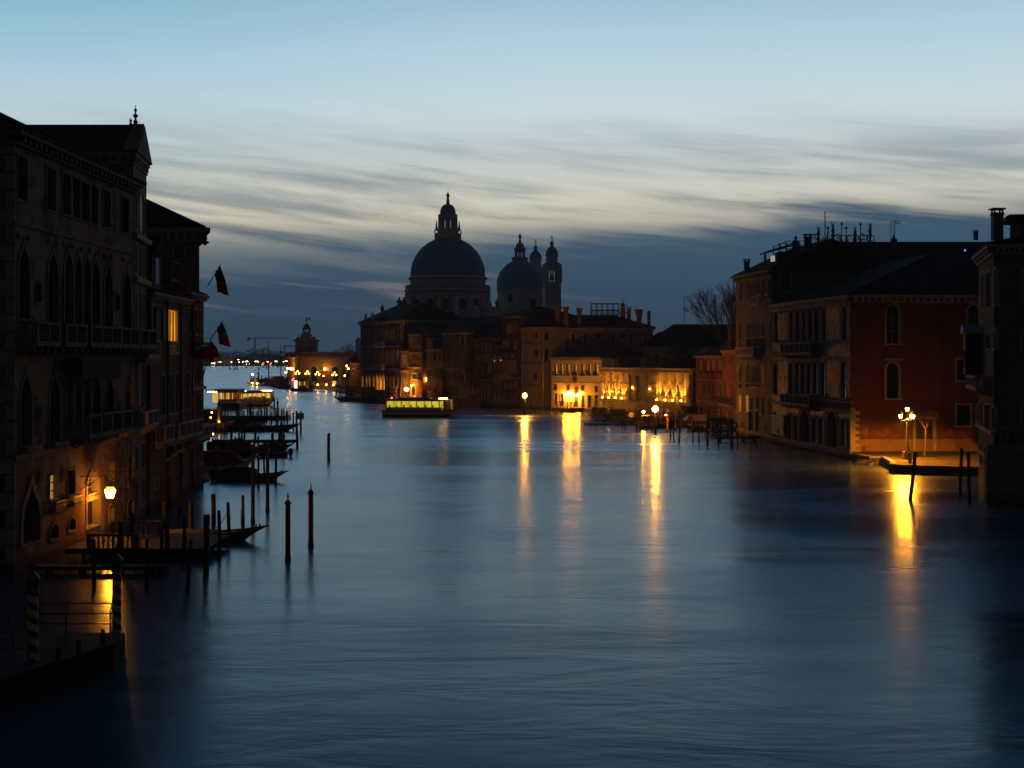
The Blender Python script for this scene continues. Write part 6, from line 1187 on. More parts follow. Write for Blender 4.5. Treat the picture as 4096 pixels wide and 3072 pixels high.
for i,(x,yt,yb) in enumerate(((1475,105,480),(1516,338,480),(1722,278,490),(1787,338,490),(2000,284,480))):
    X=X_(cE(x,0)[0],198.5); h=Z_(cE(0,yt)[1],198.5)-zz; t=root('roof_mast',ORD[i]+' from the left of the thin masts on the planted roof terrace','mast',(X,198.5,zz),'thin roof masts',0,True)
    part('pole',MB().tube((0,0,0),(0,0,h),.09 if i==0 else .07,.07,6),STEEL,t); part('finial',MB().ball((0,0,h),.2 if i else .12,8,6),STEEL,t)
# ------------------------------------------------------------------ flags on the dark red house
def flag(label,p0,p1,bands,drop):
    t=root('flag',label,'flag',tuple(p0)); part('pole',MB().tube(p0,p1,.055,.035,6),STEEL,t); p0,p1=Vector(p0),Vector(p1); nb=len(bands)
    for bi,mt in enumerate(bands):
        q=MB(); N=7; V=[]
        for i in range(N+1):
            s=.50+.42*i/N; a=p0+(p1-p0)*s
            for j in (0,1):
                g=(bi+j)/nb; V.append(a+Vector((.10*math.sin(i*1.9+g*3)+(.25+.5*i/N)*g,.22*math.sin(i*1.6+g*4),-g*drop*(.6+.5*i/N))))
        b0=len(V); V2=[v+Vector((.015,.015,0)) for v in V]
        q.add(V+V2,[(2*i,2*i+1,2*i+3,2*i+2) for i in range(N)]+[(b0+2*i+2,b0+2*i+3,b0+2*i+1,b0+2*i) for i in range(N)]); part('cloth',q,mt,t)
    return t
fp=lambda cr,x,y,d:at(*cr(x,y),d)
flag('upper dark blue flag hanging from slanted poles on the dark red house',fp(c4,778,1085,119.5),fp(c4,922,848,119),[FLAGB,FLAGR],2.3)
flag('green white and red flag on the lower slanted pole of the dark red house',fp(c5,690,255,119),fp(c5,808,80,118.5),[FLAGG,FLAGW,FLAGR],1.9)
flag('crimson and gold flag blowing back along the front of the dark red house',fp(c5,618,630,118),fp(c5,700,235,117.5),[FLAGV,FLAGV],1.)
q=MB(); N=10; V=[]
for i in range(N+1):
    for j in range(4): s=i/N; a=Vector(fp(c5,695-175*s,285+110*s,117.3)); V.append(a+Vector((0,.25*math.sin(i*1.1+j),-(j/3)*(1.35-.95*s)+.06*math.sin(i*2.3))))
q.add(V,[(4*i+j,4*i+j+1,4*i+j+5,4*i+j+4) for i in range(N) for j in range(3)])
fl=[o for o in COL.objects if o.get('label','').startswith('crimson')][0]; part('blowing_cloth',q,FLAGV,fl)
# ------------------------------------------------------------------ boats
def hullsec(s,L,W,zg,br,sr,square,rake,n=5):
    hb=W/2*((.82+.18*min(1,s/.35)) if square else min(1,max(.02,math.sin(min(s/.38,1)*math.pi/2)**.8)))
    if s>.55: hb*=max(.03,math.cos((s-.55)/.45*math.pi/2)**.75)
    zs=zg+br*max(0,(s-.45)/.55)**2+sr*max(0,(.45-s)/.45)**2; x=-L/2+L*s
    kx=x-rake*max(0,(s-.6)/.4)**1.5+(0 if square else rake*.7*max(0,(.4-s)/.4)**1.5); kz=-.25
    if not square or s>.8: kz=max(kz,-.25+(zs*.55)*max(0,(s-.8)/.2)**2)
    if not square and s<.2: kz=max(kz,-.25+zs*.55*max(0,(.2-s)/.2)**2)
    return [(x,-hb,zs),(x*.5+kx*.5,-hb*.93,(zs+kz)*.45),(kx,-hb*.55,kz+.03),(kx,0,kz),(kx,hb*.55,kz+.03),(x*.5+kx*.5,hb*.93,(zs+kz)*.45),(x,hb,zs)],hb,zs,x
def boat(name,label,x,y,rz,L,W,zg=.6,br=.4,sr=.1,square=True,rake=1.,hm=None,dm=None,cover=None,crng=(.08,.7),ch=.55,cat='boat',group=None,extras=()):
    t=root(name,label,cat,(x,y,0),group,rz,True); S=[];D=[];Rl=MB(); N=16
    for i in range(N+1):
        sec,hb,zs,xx=hullsec(i/N,L,W,zg,br,sr,square,rake); S.append(sec); D.append((xx,hb,zs))
    m=MB(); m.loft(S,False,False); n=7; m.f.append(tuple(range(n))) ; part('hull',m,hm or HULL,t,False)
    dk=MB(); V=[]
    for xx,hb,zs in D: V+=[(xx,-hb*.97,zs-.07),(xx,hb*.97,zs-.07)]
    dk.add(V,[(2*i,2*i+2,2*i+3,2*i+1) for i in range(N)]); part('deck',dk,dm or DECK,t)
    for sg in (-1,1):
        for (x0,h0,z0),(x1,h1,z1) in zip(D,D[1:]): Rl.tube((x0,sg*h0,z0),(x1,sg*h1,z1),.045,n=5)
    part('gunwale',Rl,dm or DECK,t)
    if cover:
        cv=MB(); rows=[]
        for i in range(N+1):
            s=i/N
            if crng[0]<=s<=crng[1]:
                xx,hb,zs=D[i]; k=math.sin(math.pi*min(1,max(0,(s-crng[0])/(crng[1]-crng[0]))))**.5; h=ch*(.35+.65*k)*(1+.06*math.sin(i*2.1)); rows.append([(xx,-hb*1.02,zs-.12),(xx,-hb*.9,zs+h*.3),(xx,-hb*.4,zs+h*.9),(xx,0,zs+h),(xx,hb*.4,zs+h*.9),(xx,hb*.9,zs+h*.3),(xx,hb*1.02,zs-.12)])
        cv.loft(rows,False,False); cv.f.append(tuple(range(7))); cv.f.append(tuple(range(len(cv.v)-7,len(cv.v)))); part('tarpaulin',cv,cover,t,True)
    if 'engine' in extras:
        e=MB(); e.lathe((-L/2-.35,0,zg-.1),[(.18,-.7),(.12,-.2),(.26,0),(.28,.35),(.2,.55),(.05,.6)],10); e.tube((-L/2-.3,0,zg+.1),(-L/2+.3,0,zg+.1),.08); part('outboard_motor',e,IRON,t,True)
    if 'cabin' in extras:
        e=MB(); e.loft([[(-L*.12,-W*.36,zg),(L*.2,-W*.33,zg),(L*.2,W*.33,zg),(-L*.12,W*.36,zg)],[(-L*.12,-W*.3,zg+1.),(L*.1,-W*.28,zg+1.),(L*.1,W*.28,zg+1.),(-L*.12,W*.3,zg+1.)]]); part('windscreen',e,HULLW,t)
    if 'cleats' in extras:
        part('cleat',MB().tube((L*.42,-.05,zg+br*.75),(L*.42,-.05,zg+br*.75+.22),.05),IRON,t); part('cleat',MB().tube((L*.38,.3,zg+br*.6),(L*.38,.3,zg+br*.6+.2),.05),IRON,t)
    if 'ferro' in extras:
        e=MB(); xb=L/2; zb=zg+br; e.box(xb-.06,xb,-.03,.03,zb-.25,zb+.45); e.box(xb-.35,xb,-.03,.03,zb+.38,zb+.52)
        for k in range(6): e.box(xb,xb+.22,-.025,.025,zb-.22+k*.09,zb-.17+k*.09)
        part('bow_iron',e,STEEL,t); e=MB(); e.box(-1.2,-.3,-.35,.35,zg-.05,zg+.5); part('seat',e,HULL,t)
    return t
PI=math.pi
b1=boat('covered_boat','long open work boat with upturned bow nearest the row of thin posts',-17.9,85.2,.05,6.6,1.9,.5,.42,.1,True,1.5,HULL,DECK,TARPG,(.06,.62),.22,extras=('cleats',))
boat('covered_boat','pale boat with dark blue cover between the two tall spiral posts',-23.1,126.5,0,6.4,2.0,.55,.35,.1,True,1.3,HULLB,DECK,TARPB,(.06,.62),.75,extras=('engine','cleats'))
boat('motorboat','motorboat under a dark red cover behind the thin red post',-27.6,135.5,.55,7.0,2.5,.9,.7,.1,True,1.2,HULLW,DECK,TARPR,(.05,.75),1.3)
boat('covered_boat','low boat with grey-blue cover and pointed bow below the wooden footbridge',-28.6,166,0,6.4,2.0,.5,.45,.1,True,1.3,HULL,DECK,TARPR,(.35,.8),.5)
boat('covered_boat','boat under a sloping brown cover with an outboard beside the footbridge',-30.3,160,.1,5.0,2.0,.6,.4,.1,True,1.,HULL,DECK,plain('brown_tarp',(.11,.075,.04),.7),(.1,.7),1.3,extras=('engine',))
boat('outboard_boat','small open boat with a round tarpaulin on its outboard near the footbridge posts',-26.6,157,PI+.2,3.6,1.6,.45,.3,.05,True,.6,HULL,DECK,None,extras=('engine',))
boat('covered_boat','small dark boat moored left of the footbridge',-34.2,170,.1,4.4,1.8,.8,.4,.1,True,.8,HULL,DECK,TARPB,(.1,.6),.4)
boat('barge','long black working barge lying across the crowded posts',-37.3,212.5,0,11.6,2.6,.7,.45,.1,True,1.5,HULL,DECK,TARPG,(.3,.55),.6,cat='barge')
boat('covered_boat','flat covered boat behind the barge under the railed landing',-42.5,226,0,8.0,2.2,.8,.5,.1,True,1.,HULL,DECK,TARPB,(.1,.8),.6)
for i,(px,d,rz) in enumerate(((1412,352,PI-.12),(1432,357,PI-.06),(1455,353,PI-.18),(1480,350,PI-.1),(1505,346,PI-.2),(1535,342,PI-.12),(1570,338,PI-.1))):
    boat('gondola',ORD[i]+' from the left of the black gondolas before the striped palace',X_(px,d),d,rz,11,1.45,.5,1.15,.85,False,1.8,HULL,HULL,TARPB,(.3,.62),.25,'gondola','gondolas before the striped palace',('ferro',))
for i in range(13):
    s=i/12.; px=1072+80*s; d=588-92*s; boat('gondola',ORD[i]+' from the left of the black gondolas lined up off the long warehouse',X_(px,d),d,PI*1.12,11,1.45,.5,1.15,.85,False,1.8,HULL,HULL,TARPB,(.3,.62),.25,'gondola','gondolas lined up off the long warehouse',('ferro',))
boat('motorboat','moored launch with pale cabin and dark hull at the foot of the red house',X_(2780,228),226,PI+.15,11.5,2.6,.9,.7,.1,True,1.6,HULLB,DECK,TARPB,(.1,.35),.5,extras=('cabin',))
boat('covered_boat','low covered boat moored beside the launch near the rose-grey palace',X_(2850,213),213,PI+.1,9.5,2.3,.7,.4,.1,True,1.2,HULL,DECK,TARPG,(.1,.8),.4)
boat('work_boat','work boat with upturned end under the lit jetty',X_(2636,222),222,.1,6.5,2.,.7,1.1,.2,True,1.3,HULL,DECK,None)
boat('motorboat','small white launch with a glowing lamp near the beacon piles',X_(1020,560),560,PI,7,2.2,.8,.5,.1,True,1.2,HULLW,DECK,None,extras=('cabin',))
t=boat('motorboat','small brown launch with a lamp lying right of the white launch off the point',X_(1058,545),545,PI,8,2.2,.9,.5,.1,True,1.2,HULLB,DECK,TARPG,(.1,.6),.6)
c=at(*cQ(675,967),543); t=root('boat_lamp','tiny lamp glowing on the brown launch off the point','lamp',c); part('lamp_globe',MB().ball(c,.28,8,6),LAMP_D,t)
c=at(*cQ(612,962),558); t=root('boat_lamp','tiny lamp glowing on the white launch off the point','lamp',c); part('lamp_globe',MB().ball(c,.2,8,6),LAMP_D,t)
# two-masted boat off the point
t=root('sailing_boat','two-masted wooden boat with bare masts moored off the long warehouse','sailing boat',(X_(1085,598),598,0),None,PI-.25,True); S=[]; 
for i in range(17): S.append(hullsec(i/16,15,4.2,1.3,1.1,.5,True,2.)[0])
m=MB(); m.loft(S,False,False); m.f.append(tuple(range(7))); part('hull',m,HULL,t); part('deckhouse',MB().box(-5.5,-1.5,-1.4,1.4,1.2,3.1),DWOOD,t); part('hatch',MB().box(1.5,4,-1.1,1.1,1.2,2.1),DWOOD,t); part('deck',MB().add([(-7,-1.9,1.35),(5,-1.9,1.5),(7,0,2.1),(5,1.9,1.5),(-7,1.9,1.35)],[(0,1,2,3,4)]),DECK,t)
for x,yt in ((-.6,385),(-4.3,428)):
    m=MB(); h=Z_(cQ(0,yt)[1],598); m.tube((x if x<-1 else 1.2,0,1.8),(x if x<-1 else 1.2,0,h),.26,.12,8); xx=x if x<-1 else 1.2
    for k in (-1,1): m.tube((xx,0,h*.85),(xx+.5,2.4*k,2.3),.04,n=4)
    m.tube((xx,0,h*.8),(xx+(8 if x>-1 else -5),0,2.8),.045,n=4); part('mast',m,WOOD,t)
# ------------------------------------------------------------------ water buses and ferry stops
def water_bus(label,x,y,rz,L,mat,bow_light,stern_light):
    t=root('water_bus',label,'water bus',(x,y,0),None,rz,True); S=[]
    for i in range(17): S.append(hullsec(i/16,L,4.0,1.05,.45,.1,True,1.4)[0])
    m=MB(); m.loft(S,False,False); m.f.append(tuple(range(7))); part('hull',m,CRISP,t); m=MB()
    for i in range(16):
        a,b_=S[i],S[i+1]
        for k in (0,6): m.tube(a[k],b_[k],.09,n=5)
    m.loft([[(p[0],p[1]*1.01,min(p[2],.42)) for p in s_] for s_ in S],False,False); part('black_boot_stripe',m,HULL,t)
    V=[]; 
    for s_ in S: V+=[(s_[0][0],s_[0][1],s_[0][2]-.05),(s_[6][0],s_[6][1],s_[6][2]-.05)]
    part('deck',MB().add(V,[(2*i,2*i+2,2*i+3,2*i+1) for i in range(16)]),STEEL,t)
    x0,x1=-L*.44,L*.26; m=MB(); m.box(x0,x1,-1.7,1.7,1.0,1.75); m.box(x0,x1,-1.72,1.72,2.9,3.15)
    n=int((x1-x0)/1.35)
    for i in range(n+1):
        for sy in (-1,1): xx=x0+(x1-x0-.12)*i/n; m.box(xx,xx+.12,sy*1.7-.05,sy*1.7+.05,1.75,2.9)
    for xx in (x0,x1-.1): m.box(xx,xx+.1,-1.7,-1.55,1.75,2.9); m.box(xx,xx+.1,1.55,1.7,1.75,2.9); m.box(xx,xx+.1,-.06,.06,1.75,2.9)
    part('cabin',m,CRISP,t)
    part('lit_interior',MB().box(x0+.2,x1-.2,-.03,.03,1.2,2.9),mat,t); part('floor',MB().box(x0+.1,x1-.1,-1.64,1.64,1.0,1.06),STEEL,t)
    for i in range(n):
        for sy in (-1,1): q=MB(); xx=x0+.35+(x1-x0-.5)*i/n; q.box(xx,xx+.45,min(sy*.35,sy*1.35),max(sy*.35,sy*1.35),1.45,1.6); q.box(xx,xx+.1,min(sy*.35,sy*1.35),max(sy*.35,sy*1.35),1.6,2.2 if (i+sy)%3 else 2.05); part('seat',q,HULLB,t)
    for xx in (x0+.04,x1-.06): part('end_window',MB().box(xx,xx+.02,-1.6,1.6,1.75,2.9),mat,t)
    m=MB(); m.loft([[(x0-.5,-1.95,3.15),(x1+.9,-1.95,3.15),(x1+.9,1.95,3.15),(x0-.5,1.95,3.15)],[(x0-.4,-1.9,3.3),(x1+.8,-1.9,3.3),(x1+.8,1.9,3.3),(x0-.4,1.9,3.3)]]); m.box(x0+2,x1-2,-1.,1.,3.3,3.5); part('roof',m,HULLB,t)
    m=MB(); m.box(x1+1.,x1+1.9,-.9,.9,1.2,3.2) if L>12 else None; 
    if m.v: part('pilot_box',m,CRISP,t)
    m=MB()
    for sy in (-1,1):
        m.tube((x1,sy*1.75,2.1),(L*.4,sy*1.3,2.2),.04,n=5); m.tube((L*.4,sy*1.3,2.2),(L*.46,sy*.6,2.25),.04,n=5)
        for xx,yy in ((x1+1,1.6),(L*.36,1.4),(L*.45,.7)): m.tube((xx,sy*yy,1.1),(xx,sy*yy,2.2),.04,n=5)
    part('handrail',m,STEEL,t)
    m=MB(); m.box(x1-.3,x1+.9,-1.2,1.2,3.34,3.46); part('route_light',m,bow_light,t); part('signal_light',MB().ball((x0+1.,-1.6,3.5),.12,8,6),stern_light,t)
    return t
BUSL=glow('bus_headboard_light',(1.,.42,.10),30.)
water_bus('water bus with yellow-lit windows crossing before the brick palaces',X_(1687,264),264,-.16,14.4,CABIN,BUSL,REDL)
water_bus('water bus with a green lamp pulling away beside the left ferry stop',X_(1020,322),322,R(57),13.,CABIN2,BUSL,GREENL)
def ferry_stop(label,px0,px1,d,py_roof,py_floor,py_water,extras):
    x0,x1=X_(px0,d),X_(px1,d); zr,zf=Z_(py_roof,d),Z_(py_floor,d); W=x1-x0; t=root('ferry_stop',label,'ferry stop',((x0+x1)/2,d,0),None,0,True); h=W/2
    part('pontoon',MB().box(-h-1.2 if extras else -h,h+.8,-2.5,5.5,-.6,zf-.02),HULL,t); part('deck',MB().box(-h-1.15 if extras else -h+.05,h+.75,-2.45,5.45,zf-.02,zf+.04),STEEL,t)
    y0,y1=-1.6,3.6; lo,hi=zf+(zr-zf)*.28,zf+(zr-zf)*.74; c=MB(); c.box(-h,h,y0,y0+.1,zf+.04,lo-.18); c.box(h-.1,h,y0+.1,y1,zf+.04,lo-.18); c.box(-h,h,y1-.1,y1,zf+.04,zr-.5)
    part('lower_panel',c,CRISP,t); o=MB(); o.box(-h-.02,h+.02,y0-.03,y0+.1,lo-.18,lo+.05); o.box(-h-.02,h+.02,y0-.03,y0+.1,hi,hi+.3); o.box(h-.1,h+.02,y0+.1,y1,lo-.18,lo+.05); o.box(h-.1,h+.02,y0+.1,y1,hi,hi+.3); part('orange_band',o,ORANGEP,t)
    w=MB(); n=4
    for i in range(n+1): xx=-h+(W-.12)*i/n; w.box(xx,xx+.12,y0,y0+.1,lo+.05,hi)
    for i in range(3): yy=y0+.1+(y1-y0-.22)*i/2; w.box(h-.1,h,yy,yy+.1,lo+.05,hi)
    part('window_frame',w,IRON,t)
    q=MB()
    for a,b_ in ((0,.2),(.34,.5),(.78,.9)) if extras else ((.08,.3),(.4,.62),(.72,.8)): q.box(-h+W*a+.15,-h+W*b_,y0+.16,y0+.2,lo+.05,hi)
    part('lit_panel',q,CABIN2,t); part('back_pane',MB().box(-h+.1,h-.1,y1-.3,y1-.25,lo,hi),LITD,t)
    r=MB(); r.loft([[(-h-.5,y0-.6,hi+.3),(h+.6,y0-.6,hi+.3),(h+.6,y1+.5,hi+.3),(-h-.5,y1+.5,hi+.3)],[(-h-.7,y0-.8,zr),(h+.8,y0-.8,zr),(h+.8,y1+.7,zr),(-h-.7,y1+.7,zr)]]); part('roof',r,CRISP if not extras else STEEL,t)
    return t,h,zf,zr,x0,x1
t,h,zf,zr,x0,x1=ferry_stop('left bank ferry stop with orange bands and glass cabin beside the departing water bus',878,951,305,1556,1613,1635,False)
m=MB(); m.box(-h-2.5,-h-.2,-2,4,zf+2.6,zf+2.9); part('side_canopy',m,CRISP,t); part('lit_entry',MB().box(-h-1.4,-h-.3,-.3,-.2,zf+.2,zf+2.5),CABIN2,t); part('entry_light',MB().box(-h-2.2,-h-.4,-1.6,-1.4,zf+2.45,zf+2.58),WHITEL,t)
t,h,zf,zr,x0,x1=ferry_stop('right bank ferry stop with red signal light and bright doorway before the long warehouse',1182,1227,465,1515.5,1553,1565,True)
part('doorway_light',MB().box(-h-.1,-h+.75,-1.75,-1.68,zf+.1,zf+2.6),glow('white_doorway_light',(1.,.82,.5),5.,.3),t); part('end_wall',MB().box(-h-1.4,-h-.15,-.6,2.5,zf+.04,zr-.2),CRISP,t); part('signal_light',MB().box(-h-.8,-h+.5,-1.9,-1.8,zr-.5,zr-.05).ball((-h-.4,-2,zr-.2),.35,8,6),REDL,t)
m=MB(); xa,xb=X_(cM(455,0)[0],475),X_(cM(852,0)[0],475); za,zb=Z_(cM(0,437)[1],475),Z_(cM(0,492)[1],475); o=MB(); o.loft([[(xa,472,zb),(xa,479,zb),(xa+1.2,477,za),(xa+1.2,474,za)],[(xb,472,zb),(xb,479,zb),(xb-.8,477,za),(xb-.8,474,za)]]); 
tt=top('green_awning',o,GREENC,(xa,475,zb),'green canvas awning behind the right bank ferry stop','awning')
q=MB(); [q.tube((x,y,1.),(x,y,zb+.1),.08,n=5) for x in (xa+.5,xb-.4) for y in (472.4,478.5)]; part('awning_post',q,STEEL,tt)
# quay landing with signs right of that stop
m=MB(); xa,xb=X_(cM(820,0)[0],470),X_(cM(1840,0)[0],470); m.box(xa,xb,467,473,.5,1.4); lw=root('ferry_walkway','lit railed walkway beside the right bank ferry stop','walkway',((xa+xb)/2,470,0)); part('deck',m,WOOD,lw); m=MB()
for zz in (1.9,2.4,2.9): m.tube((xa,467.2,zz),(xa+(xb-xa)*.45,467.2,zz+.15),.06,n=5)
for i in range(7): x=xa+(xb-xa)*.45*i/6; m.tube((x,467.2,1.4),(x,467.2,3.0),.06,n=5)
for i in range(7): x=xa+(xb-xa)*(.55+.45*i/6); m.tube((x,467.2,1.4),(x,467.2,2.6),.06,n=5)
m.tube((xa+(xb-xa)*.55,467.2,2.6),(xb,467.2,2.6),.06,n=5); part('railing',m,STEEL,lw)
for i,(x,y,lab,mt,s) in enumerate(((1525,595,'yellow lit sign board on the ferry walkway',glow('lit_sign_board',(1.,.62,.08),1.1,.2),.95),(1420,612,'smaller orange sign board on the ferry walkway',LITD,.8))):
    c=at(*cM(x,y),466.5); t=root('sign_board',lab,'sign',(c.x,c.y,1.4)); part('panel',MB().box(c.x-4.2*s,c.x+4.2*s,466.4,466.6,c.z-3.3*s,c.z+3.2*s) if False else MB().box(c.x-.6*s,c.x+.6*s,466.4,466.6,c.z-.62*s,c.z+.62*s),mt,t); part('post',MB().tube((c.x,466.6,1.4),(c.x,466.6,c.z),.1,n=6),STEEL,t)
for i,x in enumerate((1040,1290,1505)):
    c=at(*cM(x,650),466.0); t=root('walkway_lamp',ORD[i]+' from the left of the low lamps under the ferry walkway rails','lamp',(c.x,c.y,1.4),'low walkway lamps'); part('lamp_globe',MB().ball((c.x,c.y,2.0),.22,8,6),LAMP_D,t); part('post',MB().tube((c.x,c.y,1.4),(c.x,c.y,1.85),.05,n=5),IRON,t)
# railed floating landing behind the barge
d=252.; xa,xb=X_(cL(740,0)[0],d),X_(cL(1715,0)[0],d); t=root('railed_landing','floating landing with three-bar steel railings behind the crowd of posts','landing stage',((xa+xb)/2,d,0)); part('pontoon',MB().box(xa-8,xb,250,256,-.6,.75),HULL,t); m=MB()
for zz in (1.1,1.5,2.05): m.tube((xa-8,250.2,zz),(xb,250.2,zz),.045,n=5); m.tube((xb,250.2,zz),(xb,255.8,zz),.045,n=5)
for i in range(14): x=xa-8+(xb-xa+8)*i/13; m.tube((x,250.2,.75),(x,250.2,2.05),.045,n=5)
for i in range(4): y=250.2+5.6*i/3; m.tube((xb,y,.75),(xb,y,2.05),.045,n=5)
part('railing',m,STEEL,t)
# lit terrace with the pillar
d=209.; x0=X_(cL(60,0)[0],d); x1=X_(cL(268,0)[0],d); t=root('canal_terrace','small canal-side terrace with a glowing pillar, urn and balustrade at the left bank','terrace',(x0,d,0)); part('terrace_base',MB().box(x0-9,x1,d,d+14,-.8,Z_(cL(0,1115)[1],d)+.3),QUAY,t); zb=Z_(cL(0,1090)[1],d); zt=Z_(cL(0,900)[1],d); m=MB(); m.box(x0-9,x1+.1,d-.1,d+.25,zt-.2,zt); n=34
for i in range(n): x=x0-9+(x1-x0+9)*i/n; m.box(x,x+.16,d,d+.16,zb-.4,zt-.2)
for i in range(10): y=d+i*.9; m.box(x1-.2,x1,y,y+.16,zb-.4,zt-.2)
m.box(x1-.25,x1+.1,d,d+9,zt-.2,zt); part('balustrade',m,STONE,t)
xp0,xp1=X_(cL(163,0)[0],d+1),X_(cL(222,0)[0],d+1); zp=Z_(cL(0,535)[1],d+1); m=MB(); m.box(xp0,xp1,d+1,d+1+(xp1-xp0),zb-.4,zp-.15); m.box(xp0-.12,xp1+.12,d+.88,d+1.12+(xp1-xp0),zp-.15,zp); part('pillar',m,plaster('pale_pillar_stone',(.5,.42,.3)),t); xc=(xp0+xp1)/2; m=MB().lathe((xc,d+1.4,zp),[(.14,0),(.1,.08),(.22,.3),(.26,.34),(.22,.42),(.27,.62),(.14,.78)],10); part('urn',m,WOOD,t)
m=MB().box(x0-6,xp0-.3,d+6,d+6.4,zb,Z_(cL(0,590)[1],d+6)); part('garden_wall',m,BRICK,t); m=MB(); rr=random.Random(2)
for i in range(500): c=Vector((rr.uniform(x0-2,xp0),rr.uniform(d+.5,d+3),zb+rr.random()*2.6)); a=Vector((rr.uniform(-.2,.2),rr.uniform(-.2,.2),rr.uniform(-.2,.2))); e=Vector((rr.uniform(-.2,.2),rr.uniform(-.2,.2),rr.uniform(-.2,.2))); m.add([c,c+a,c+a+e,c+e],[(0,1,2,3)])
part('terrace_plants',m,FOL,t)
LAMP_T=glow('terrace_lamp_light',(1.,.36,.03),34.)
for i,(x,y,dd,lab) in enumerate(((40,662,d-1.2,'little warm lamp at the upper left of the terrace pillar'),(200,868,d+.6,'little warm lamp at the foot of the terrace pillar'),(58,1140,182,'short glowing bollard lamp in front of the terrace'),(15,775,d-1.5,'low warm lamp half hidden by the dark red house'))):
    c=at(*cL(x,y),dd); z0=0. if i!=1 else zb; tt=root('terrace_lamp',lab,'lamp',(c.x,c.y,z0)); part('lamp_globe',MB().ball(c,.11 if i!=2 else .14,10,6),LAMP_T,tt); part('post',MB().tube((c.x,c.y,z0-.6),(c.x,c.y,c.z-.1),.06,n=6),IRON,tt)
# ------------------------------------------------------------------ jetties
def jetty(label,x0,x1,y0,y1,z,posts=4,th=.2,mat=None):
    t=root('jetty',label,'jetty',((x0+x1)/2,(y0+y1)/2,0)); m=MB(); n=max(3,int((x1-x0)/.35))
    for i in range(n): a,b_=x0+(x1-x0)*i/n,x0+(x1-x0)*(i+1)/n; m.box(a+.01,b_-.01,y0,y1,z-.05+rnd.uniform(-.01,.01),z)
    m.box(x0,x1,y0+.05,y0+.2,z-th,z-.06); m.box(x0,x1,y1-.2,y1-.05,z-th,z-.06); part('deck',m,mat or WOOD,t)
    for i in range(posts):
        x=x0+(x1-x0)*(i+.5)/posts
        for y in (y0+.2,y1-.2): part('pile',MB().tube((x,y,-1.2),(x,y,z-.06),.13,n=7),POLE,t)
    return t
jetty('wooden footbridge running out between the brown posts to the tall pole',X_(858,173),X_(1181,173),172.5,174,.95,4,.35)
jetty('short wooden jetty behind the red covered motorboat',X_(925,142),X_(1003,142),141.5,143,.9,2,.35)
j=jetty('wide plank landing with pale fences below the lit lantern',-24.2,X_(862,79),77,83,.65,4,.3,DWOOD)
jetty('low narrow walkway of planks nearest the striped posts',-24.5,X_(671,72.8),72.2,73.1,.38,4,.2,DWOOD)
jetty('low dark jetty before the rose-grey palace water doors',X_(2850,186),X_(3045,184),184,185.4,.75,4,.25,DWOOD)
def fence(label,p0,p1,z0,z1,n,mat):
    f=Fc(p0,p1); m=MB(); m.fbox(f,0,f.L,z1-.14,z1,-.06,.06); 
    for i in range(n): u=.25+(f.L-.5)*(i+.5)/n; m.fbox(f,u-.05,u+.05,z0,z1-.14,-.035,.035)
    for u in (0,f.L-.24): m.fbox(f,u,u+.24,z0-.3,z1-.142,-.08,.08)
    t=top('fence',m,mat,(p0[0],p0[1],z0),label,'fence'); return t
FENCE=plain('pale_fence_paint',(.26,.19,.12),.75,0,3.,.5,.2)
fence('nearer pale picket fence on the plank landing, ending at the palace door',(X_(347,77.3),77.3),(X_(558,77.3),77.3),.62,1.42,9,FENCE); fence('farther pale picket fence on the plank landing, standing beyond the tall post',(X_(449,82.5),82.5),(X_(643,82.5),82.5),.62,1.5,8,FENCE)
c=at(370,2165,80); 
# ------------------------------------------------------------------ landing stage in the near corner
t=root('floating_platform','dark floating landing platform with steel handrails between the two striped posts','landing stage',(-17,47,0)); PL=[(-24,52.2),(-24,41.),(-17.2,42.3),(-15.75,45.4),(-14.05,50.2),(-14.2,52.2)]
part('hull',MB().prism(PL,-.6,.82),plain('rusty_hull',(.012,.010,.008),.8,.1),t); part('deck',MB().prism([(x+.04*(1 if x<-20 else -1),y) for x,y in PL],.822,.9),plain('worn_deck_grey',(.03,.03,.033),.7),t)
m=MB(); zt=.9
def rail(pts,hs=(1.1,.72,.36),hh=1.12):
    q=MB()
    for (a,b_) in zip(pts,pts[1:]):
        for h in hs: q.tube((a[0],a[1],.9+h),(b_[0],b_[1],.9+h),.03,n=6)
    for p in pts: q.tube((p[0],p[1],.9),(p[0],p[1],.9+hh),.035,n=6)
    return q
part('handrail',rail([(-21.5,52),(-18.2,52),(-16.3,52),(-14.6,52),(-14.3,50.6)]),STEEL,t)
for (x,y,dy) in ((-18.6,48.2,1.6),(-17.4,49.6,1.6),(-15.9,46.8,1.4)):
    q=MB(); q.path([(x,y,.9),(x,y,1.75),(x-.1,y,1.95),(x-.3,y,2.02),(x-1.5,y+.2,2.02),(x-1.7,y+.2,1.9),(x-1.75,y+.2,.9)],.035,6); q.tube((x,y,1.4),(x-1.75,y+.2,1.4),.025,n=6); part('handrail_hoop',q,STEEL,t)
for k,(x,yt,yb) in enumerate(((412,2517,2700),(314,2560,2740),(234,2592,2765))):
    d=(50.4,48.4,46.6)[k]; q=MB().tube((X_(x,d),d,-1),(X_(x,d),d,Z_(yt,d)),.1,.085,8); top('fender_post',q,POLE,(X_(x,d),d,0),('tallest, farthest','middle','lowest, nearest')[k]+' of the short fender posts along the platform edge','post')
